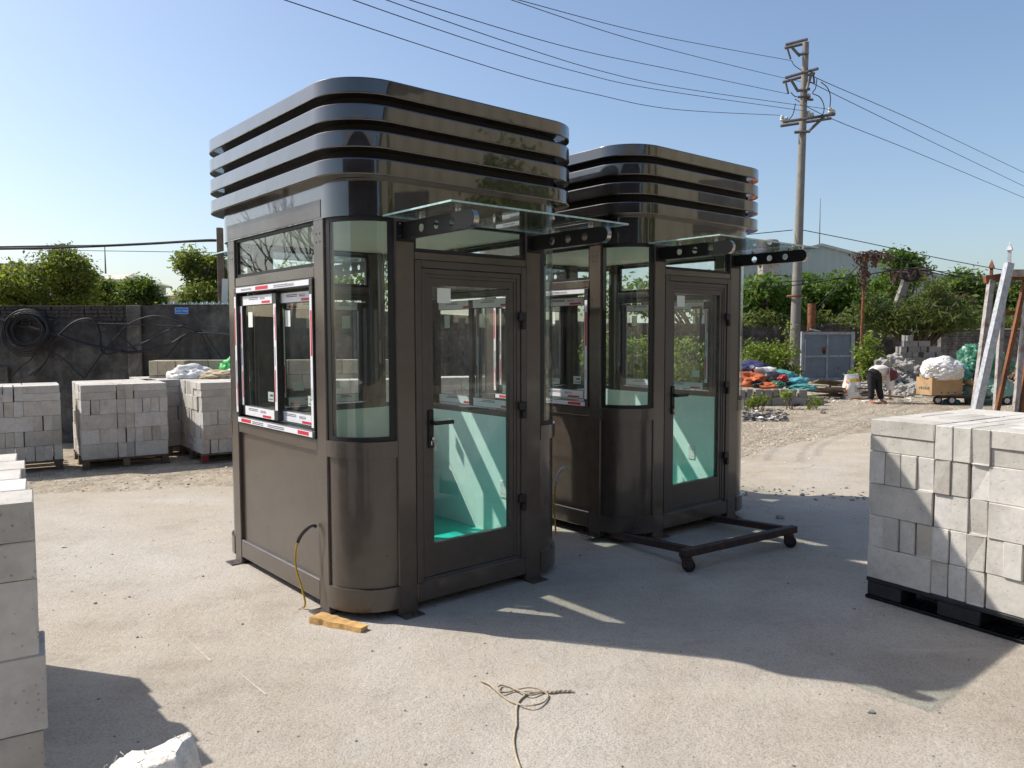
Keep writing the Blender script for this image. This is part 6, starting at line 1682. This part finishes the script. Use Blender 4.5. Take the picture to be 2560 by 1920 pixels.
# cardboard box
c0 = cp(1999, 862); root = empty('cardboard_box', (o0.x - 0.14, Yc - 0.10, 0.226), R(12)); tag(root, 'open brown cardboard box on the front of the cart', 'box')
b = MB(); W_, D_, H_ = .84, .52, .42; t = .006
b.box(0, W_, 0, t, 0, H_); b.box(0, W_, D_ - t, D_, 0, H_); b.box(0, t, t, D_ - t, 0, H_); b.box(W_ - t, W_, t, D_ - t, 0, H_); b.box(t, W_ - t, t, D_ - t, 0, t)
b.build('box_body', M['cardboard'], root)
b = MB(); b.box(.0, W_, -.010, -.004, H_ - .27, H_ + .01, 0, 0, Matrix.Rotation(R(-5), 4, 'X')); b.build('hanging_flap', M['cardboard'], root)
b = MB(); b.box(-.008, -.002, .02, D_ - .02, H_ - .12, H_ + .16, 0, 0, Matrix.Rotation(R(10), 4, 'Y')); b.build('side_flap', M['cardboard'], root)
b = MB()
for k in range(3): b.box(.24 + k * .18, .30 + k * .18, -.0025, -.0005, .05, .075)
for k in range(6): b.box(-.0025, -.0005, .08 + k * .06, .12 + k * .06, .13, .20 - .02 * (k % 2))
b.build('printed_marks', M['ink'], root)
def bag(lb, mt, x, y, Y, r, seed, name='rubbish_bag', rz=0, amp=.2, crease=.25):
    q = at(x, y, Y); o = blob(name, M[mt], (q.x, q.y, q.z), r, seed, amp, 1.7, 5, crease=crease * .9, cf=4.2, ang=45); o.rotation_euler = (0, 0, rz); tag(o, lb, 'rubbish bag', 'bags on the hand cart'); return o
bag('big white plastic bag of scraps on the cardboard box', 'bag_white', 2034, 800, 18.55, (.41, .33, .29), 90)
bag('dark green plastic bag on top of the cart load', 'bag_green', 2118, 785, 18.9, (.46, .40, .46), 91, amp=.3, crease=.3)
bag('bright teal bag wedged beside the white bag', 'bag_teal', 2075, 808, 18.7, (.22, .22, .20), 92)
bag('pale green woven sack at the back of the cart', 'bag_pale', 2137, 848, 18.7, (.54, .42, .40), 93, crease=.18)
bag('dark green bag behind the steel tubes, right of the cart load', 'bag_green', 2160, 790, 19.1, (.26, .26, .28), 94)
bag('small cyan bag tucked under the cart deck', 'bag_cyan', 2055, 868, 18.6, (.18, .14, .07), 95)
for k, (x, y, x1, y1) in enumerate(((2080, 822, 2108, 828), (2092, 826, 2122, 832), (2086, 838, 2126, 850))):
    p, q = at(x, y, 18.75), at(x1, y1, 18.25); d = (q - p).normalized(); b = MB()
    b.tube([p - d * .3, q], .062, 14, 0, False, caps=False); b.tube([q, p - d * .3], .050, 14, 0, False, caps=False)
    tag(b.build('cardboard_tube', M['cardboard'], None, 40), ['upper cardboard tube poking out of the cart load', 'short middle cardboard tube beside the pale sack', 'lowest cardboard tube pointing at the ground'][k], 'tube', 'cardboard tubes on the cart')

# ------------------------------------------------------------------ person bending down
def skin_obj(name, verts, edges, radii, mat, parent, sub=2, root_v=0):
    me = bpy.data.meshes.new(name); me.from_pydata([Vector(v) for v in verts], edges, []); me.update()
    o = link(name, me, parent)
    o.modifiers.new('skin', 'SKIN'); sv = me.skin_vertices[0].data
    for i, r in enumerate(radii):
        sv[i].radius = r if isinstance(r, tuple) else (r, r)
    sv[root_v].use_root = True
    o.modifiers['skin'].use_smooth_shade = True
    s = o.modifiers.new('smooth', 'SUBSURF'); s.levels = s.render_levels = sub
    me.materials.append(mat)
    return o
fl, fr = gz(1880, 872), gz(1916, 874)
pe = empty('person', (fl.x, fl.y, 0)); tag(pe, 'person in cream shirt and black trousers bending down, with a round hat', 'person')
fx = fr.x - fl.x
# skeleton: x to the right, y away from the camera
HIP = Vector((fx * .42, .08, .74)); CH = Vector((fx * .42 + .34, .26, .74)); hq = at(1930, 809, 18.8); HD = Vector((hq.x - fl.x - .05, .12, hq.z - .03)); NK = CH.lerp(HD, .6)
V_ = [HIP, HIP.lerp(CH, .5) + Vector((0, 0, .05)), CH, NK, HD, HD + Vector((.07, .03, -.08)),
      HIP + Vector((-.09, -.02, -.03)), Vector((.03, .03, .43)), Vector((.01, .0, .07)), Vector((.06, -.10, .03)),
      HIP + Vector((.09, .04, -.03)), Vector((fx - .06, .08, .42)), Vector((fx, .02, .07)), Vector((fx + .09, -.08, .03)),
      CH + Vector((.02, -.15, -.04)), CH + Vector((.05, -.20, -.33)), Vector((CH.x + .02, CH.y - .22, .22)), Vector((CH.x + .04, CH.y - .24, .15)),
      CH + Vector((.02, .16, -.06)), CH + Vector((-.05, .18, -.32)), Vector((CH.x - .14, CH.y + .12, .25)), Vector((CH.x - .12, CH.y + .10, .18))]
E_ = [(0, 1), (1, 2), (2, 3), (3, 4), (4, 5), (0, 6), (6, 7), (7, 8), (8, 9), (0, 10), (10, 11), (11, 12), (12, 13), (2, 14), (14, 15), (15, 16), (16, 17), (2, 18), (18, 19), (19, 20), (20, 21)]
R_ = [.06, .06, .07, .055, .085, .07, .085, .055, .038, .028, .085, .055, .038, .028, .055, .042, .030, .026, .055, .042, .030, .026]
body = skin_obj('body', V_, E_, R_, M['skin'], pe)
for hand, wr, dirx in ((17, V_[17], 1), (21, V_[21], 1)):
    for k in range(4):
        f = skin_obj('finger', [wr, wr + Vector((.018 * k - .02, -.012 * k + .01, -.045)), wr + Vector((.024 * k - .02, -.016 * k + .02, -.085 + .006 * abs(k - 1)))], [(0, 1), (1, 2)], [.010, .009, .007], M['skin'], body, 1)
    skin_obj('thumb', [wr + Vector((-.01, 0, .01)), wr + Vector((-.035, -.02, -.02)), wr + Vector((-.04, -.03, -.05))], [(0, 1), (1, 2)], [.011, .010, .008], M['skin'], body, 1)
skin_obj('trousers', [HIP + Vector((.0, .0, -.01)), V_[6], V_[7], V_[8] + Vector((0, 0, .02)), V_[10], V_[11], V_[12] + Vector((0, 0, .02))], [(0, 1), (1, 2), (2, 3), (0, 4), (4, 5), (5, 6)], [.10, .12, .09, .07, .12, .09, .07], M['trousers'], pe)
def ellip(name, c, axis, rx, ry, rz, mat, seed):
    """soft cloth-covered volume along an axis, with shallow folds"""
    q = Vector(axis).to_track_quat('X', 'Z').to_matrix(); vs, fs = ICO[4]; o = []
    for v in vs:
        p = Vector(v); k = 1 + .05 * noise.noise(p * 2.5 + Vector((seed, 0, 0))) + .05 * (.5 - abs(noise.noise(p * 4.5 + Vector((seed, 3, 0)))))
        p = Vector((math.copysign(abs(p.x) ** .85, p.x) * rx, p.y * ry, p.z * rz)) * k; o.append(Vector(c) + q @ p)
    b = MB(); b.add(o, fs); return b.build(name, mat, pe, 60)
tor = CH - HIP
ellip('shirt', HIP + tor * .58 + Vector((-.02, 0, .035)), tor, .31, .185, .145, M['shirt'], 4)
ellip('trousers_seat', HIP + Vector((-.01, -.01, -.035)), Vector((.9, .35, .12)), .17, .15, .15, M['trousers'], 9)
for a_, b_, c_ in ((14, 15, 16), (18, 19, 20)):
    skin_obj('sleeve', [V_[a_] + Vector((0, 0, .04)), V_[b_], V_[c_] + Vector((0, 0, .08))], [(0, 1), (1, 2)], [.115, .10, .085], M['shirt'], pe)
ax = Vector((.75, -.55, .10)).normalized(); Th = ax.to_track_quat('Z', 'Y').to_matrix().to_4x4(); hc_ = HD + Vector((.0, -.05, .02))
b = MB(); b.lathe([(.18, -.02), (.183, -.012), (.12, .06), (.09, .11), (.05, .13), (.01, .135)], 24, 0, Matrix.Translation(hc_) @ Th); b.tube([Matrix.Translation(hc_) @ Th @ Vector((.183 * math.cos(2 * PI * i / 24), .183 * math.sin(2 * PI * i / 24), -.016)) for i in range(24)], .010, 6, 1, True)
b.build('hat', [M['hat'], M['straw']], pe, 50)
for v, sx in ((V_[9], .0), (V_[13], .0)):
    b = MB(); b.box(-.05, .05, -.10, .12, 0.001, .016, 0, .006, Matrix.Translation((v.x - .01, v.y + .03, 0)) @ Matrix.Rotation(-.5, 4, 'Z')); b.build('sandal', M['bag_orange'], pe)
q = gz(1898, 872); b = MB(); b.box(-.10, .10, -.03, .03, .006, .03, 0, .004); tag(b.build('red_wrapper', M['bag_red'], None, None, False, (q.x, q.y + .05, 0), (0, 0, .1)), 'crumpled red wrapper on the gravel between the feet', 'wrapper')

# ------------------------------------------------------------------ steel frames leaning at the right edge
Yf = 9.0
gp_ = at(2110, 723, Yf); root = empty('steel_frame', (gp_.x, Yf, 0)); tag(root, 'leaning galvanised and rusty gate frames with spear tips at the right', 'steel frame')
def fp(x, y, dy=0.0): q = at(x, y, Yf + dy); return Vector((q.x - gp_.x, q.y - Yf, q.z))
def beam(name, a, c, w, mt, d=None):
    a, c = Vector(a), Vector(c); t = (c - a).normalized(); s = t.cross(Vector((0, 1, 0))).normalized(); u = s.cross(t); d = d or w; b = MB(); vs = []
    for p in (a, c):
        for i, j in ((-1, -1), (1, -1), (1, 1), (-1, 1)): vs.append(p + s * i * w / 2 + u * j * d / 2)
    b.add(vs, [(3, 2, 1, 0), (4, 5, 6, 7), (0, 1, 5, 4), (1, 2, 6, 5), (2, 3, 7, 6), (3, 0, 4, 7)]); return b.build(name, M[mt], root)
def ground(top, bot, dy0, dy1):
    """extend a picture line from its top down to the ground"""
    a, c = fp(*top, dy0), fp(*bot, dy1); k = (0.012 - a.z) / (c.z - a.z); return a, a + (c - a) * k
def spear(p, mt):
    b = MB(); b.tube([p - Vector((0, 0, .02)), p + Vector((0, 0, .14)), p + Vector((0, 0, .15)), p + Vector((0, 0, .25))], [.022, .022, .042, .001], 4); b.build('spear_tip', M[mt], root)
a, c = ground((2141, 606), (2103, 905), 0.35, -.1); beam('upright', a, c, .062, 'galv_dull'); spear(a, 'rust')
a, c = ground((2180, 569), (2105, 905), -0.02, -.25); beam('upright', a, c, .078, 'galv'); spear(a, 'galv')
beam('rail', fp(2127, 604, .38), fp(2172, 597, .34), .085, 'rust'); beam('rail', fp(2178, 590, .1), fp(2290, 590, .1), .08, 'galv_dull'); beam('rail', fp(2176, 601, .16), fp(2290, 598, .16), .05, 'rust')
a, c = ground((2167, 640), (2150, 900), .5, .1); beam('upright', a, c, .05, 'galv_dull')
a, c = ground((2216, 600), (2150, 905), .15, -.2); beam('upright', a, c, .042, 'rust')
a, c = ground((2222, 610), (2192, 895), .3, 0); beam('upright', a, c, .05, 'galv_dull')
a, c = ground((2240, 620), (2205, 895), .4, 0); beam('upright', a, c, .05, 'rust')
beam('rail', fp(2163, 678, .45), fp(2290, 668, .45), .05, 'rust')

# ------------------------------------------------------------------ loose stones, gravel, sand ridges
def scatter(name, label, n, region, rs, mat, seed, cat='gravel', z=0.0, sub=1):
    rdn = random.Random(seed); b = MB()
    for k in range(n):
        x, y = region(rdn)
        s = rdn.uniform(*rs) * (1.7 if rdn.random() < .05 else 1); b.rock((x, y, z + s * .25), s, 0, seed * 50000 + k, (1.1, 1.1, .6), .5, 1)
    o = b.build(name, M[mat]); tag(o, label, cat, kind='stuff'); return o
M['gravel'] = mat_simple('pale_gravel', (0.50, 0.44, 0.35), 0.95, 0, 0.3, 5, 0.2)
def reg_right(r):
    while True:
        Y = r.uniform(9.5, 21); X = r.uniform(.27, .68) * Y
        if Y > 10.0 + max(0, (X - 3.8)) * 0.85 and noise.noise(Vector((X * .6, Y * .6, 0))) > -.25: return X, Y
scatter('gravel', 'loose pale gravel over the ground on the right', 9000, reg_right, (.006, .017), 'gravel', 81)
M['grit'] = mat_simple('dark_grit', (0.20, 0.17, 0.14), 0.95, 0, 0.4, 6, 0.2)
scatter('grit', 'small grit scattered over the concrete yard', 700, lambda r: (r.uniform(-4, 4.5), r.uniform(2.4, 8.5)), (.002, .006), 'grit', 82, 'grit', .012)
scatter('grit', 'small stones along the cracked slab edge on the right', 130, lambda r: ((lambda t: (2.4 + t * 2.6 + r.gauss(0, .12), 8.25 - t * .75 + r.gauss(0, .16)))(r.random())), (.006, .022), 'rubble', 83, 'grit', .012)
scatter('grit', 'stones and lumps of sand before the pallets on the left', 600, lambda r: (r.uniform(-7, -2.4), r.gauss(8.9, .5)), (.004, .014), 'gravel', 84, 'grit', 0)
for k, (x, y, r, lb) in enumerate(((1685, 1058 + 62, .03, 'small stone in the sun right of the rear booth'), (138, 1183, .016, 'white pebble on the concrete at the left'), (205, 1304, .010, 'dark pebble on the concrete at the left'), (1880, 1510 + 30, .014, 'pale pebble near the shadow tip'))):
    q = gz(x, y, .012); b = MB(); b.rock((0, 0, 0), r, 0, 500 + k, (1.2, 1, .7), .4, 2); tag(b.build('pebble', M['rubble'] if k != 1 else M['paper'], None, None, False, (q.x, q.y, .012 + r * .4)), lb, 'pebble')
# charred litter patch right of the rear booth
rdn = random.Random(16); b = MB()
for k in range(240):
    q = gz(rdn.uniform(1606, 1700), rdn.uniform(889, 911)); w = rdn.uniform(.012, .06); a = rdn.uniform(0, 6)
    b.prism([(-w, -w * .5), (w * .8, -w * .6), (w, w * .4), (-w * .6, w * .7)], -.002, .004, 0 if rdn.random() < .86 else 1, Matrix.Translation((q.x, q.y, .012 + rdn.uniform(0, .05))) @ Matrix.Rotation(a, 4, 'Z') @ Matrix.Rotation(rdn.uniform(-.5, .5), 4, 'X'))
tag(b.build('burnt_litter', [M['bag_black'], M['bag_white']]), 'charred litter patch on the gravel beside the rear booth', 'litter', kind='stuff')
# bright litter flecks among the rubbish
b = MB(); rdn = random.Random(17)
for k in range(150):
    q = gz(rdn.uniform(1750, 1985), rdn.uniform(846, 872)); w = rdn.uniform(.02, .06)
    b.prism([(-w, -w * .5), (w * .8, -w * .6), (w, w * .4), (-w * .6, w * .7)], 0, .003, 0, Matrix.Translation((q.x, q.y, .015 + rdn.uniform(0, .03))) @ Matrix.Rotation(rdn.uniform(0, 6), 4, 'Z') @ Matrix.Rotation(rdn.uniform(-.5, .5), 4, 'X'))
tag(b.build('paper_litter', M['bag_white']), 'white paper litter on the gravel around the person', 'litter', kind='stuff')
M['chalk'] = mat_simple('chalk_dust', (0.50, 0.455, 0.385), 0.95, 0, 0.2, 30, 0.2)
# chalk drag marks on the concrete
for k, (x0, y0, x1, y1, lb) in enumerate(((393, 1370, 455, 1427, 'upper pale chalk scratch on the concrete'), (498, 1438, 575, 1500, 'lower pale chalk scratch on the concrete'))):
    p, q = gz(x0, y0, .016), gz(x1, y1, .016); d = (q - p); s = Vector((-d.y, d.x, 0)).normalized() * .005; b = MB(); b.add([p - s * .3, q - s, q + s, p + s * .3], [(0, 1, 2, 3)])
    tag(b.build('chalk_mark', M['chalk']), lb, 'chalk mark')

# ------------------------------------------------------------------ what the glossy booths mirror: shed and trees right of and behind the camera
root = empty('factory_shed', (21, -24, 0), 0.0); tag(root, 'cream clad factory shed to the right of the camera, mirrored in the booths', 'shed')
b = MB(); vs = []; fs = []; n_ = 90
for i in range(n_ + 1):
    y = i * .4; dx = -.05 if i % 2 else 0; vs += [(dx, y - .1, 0), (dx, y - .1, 10.5), (dx, y + .1, 0), (dx, y + .1, 10.5)]
for i in range(n_): o = i * 4; fs += [(o, o + 1, o + 3, o + 2), (o + 2, o + 3, o + 5, o + 4)]
b.add(vs, fs); b.build('long_wall', M['clad_cream'], root)
b = MB(); b.box(-.5, -.06, 0, 36, 0, 3.2, 0, .02); b.build('added_dark_dado', M['greybrick'], root)  # unseen dark wall added so the door glass mirrors less of the bright shed
b = MB(); b.box(.3, 14, 0, 36, 0, 10.4); b.build('shed_body', M['clad'], root)
b = MB(); b.add([(-.6, -.5, 10.5), (-.6, 36.8, 10.5), (7, 36.8, 12.5), (7, -.5, 12.5), (14.6, -.5, 10.5), (14.6, 36.8, 10.5)], [(0, 1, 2, 3), (3, 2, 5, 4)]); b.build('roof', M['clad_roof'], root)
for k in range(6):
    b = MB(); b.box(-.12, .05, 3 + k * 5.6, 5.4 + k * 5.6, 5.0, 6.6); f = b.build('window', M['window_dark'], root)
for k, (x, y, h) in enumerate(((14.5, -4.0, 7.5), (13.5, 3.2, 6.0), (12.5, -13.0, 8.0))):
    g = Vector((x, y, 0)); root = empty('leafy_tree', g); tag(root, ['tree beside the camera in front of the cream shed', 'smaller tree nearer the yard in front of the cream shed', 'tree behind the camera before the shed'][k], 'tree', 'trees outside the picture')
    bl = [((0, 0, h * .75), (1.6, 1.6, 1.5)), ((.9, .6, h * .62), (1.4, 1.3, 1.2)), ((-.8, -.7, h * .6), (1.4, 1.4, 1.2)), ((.1, -.3, h * .92), (1.1, 1.1, 1.0))]
    foliage('crown', M['leaf_green'], bl, 1800, .30, root, 110 + k); trunk_mesh('trunk', (0, 0, 0), [Vector(c) for c, r in bl], .14, root, seed=k)

root = empty('workshop', (-15, -17, 0)); tag(root, 'dark workshop building behind the camera, mirrored in the booth corners', 'workshop')
b = MB(); b.box(0, 27, -8, 0, 0, 8.2); b.build('wall', M['rust_dark'], root)
for k in range(5):
    b = MB(); b.box(1.5 + k * 5.2, 4.6 + k * 5.2, 0.001, 0.10, 0.0, 3.4 if k % 2 else 2.6); b.build('roller_door', M['gate_blue'] if k % 2 else M['house_grey'], root)
    b = MB(); b.box(1.8 + k * 5.2, 4.2 + k * 5.2, 0.001, 0.08, 5.0, 6.2); b.build('window', M['window_dark'], root)
b = MB(); b.add([(-.8, .9, 8.0), (27.8, .9, 8.0), (27.8, -4, 9.8), (-.8, -4, 9.8), (-.8, -9, 8.0), (27.8, -9, 8.0)], [(0, 1, 2, 3), (3, 2, 5, 4)]); b.build('roof', M['roof_grey'], root)
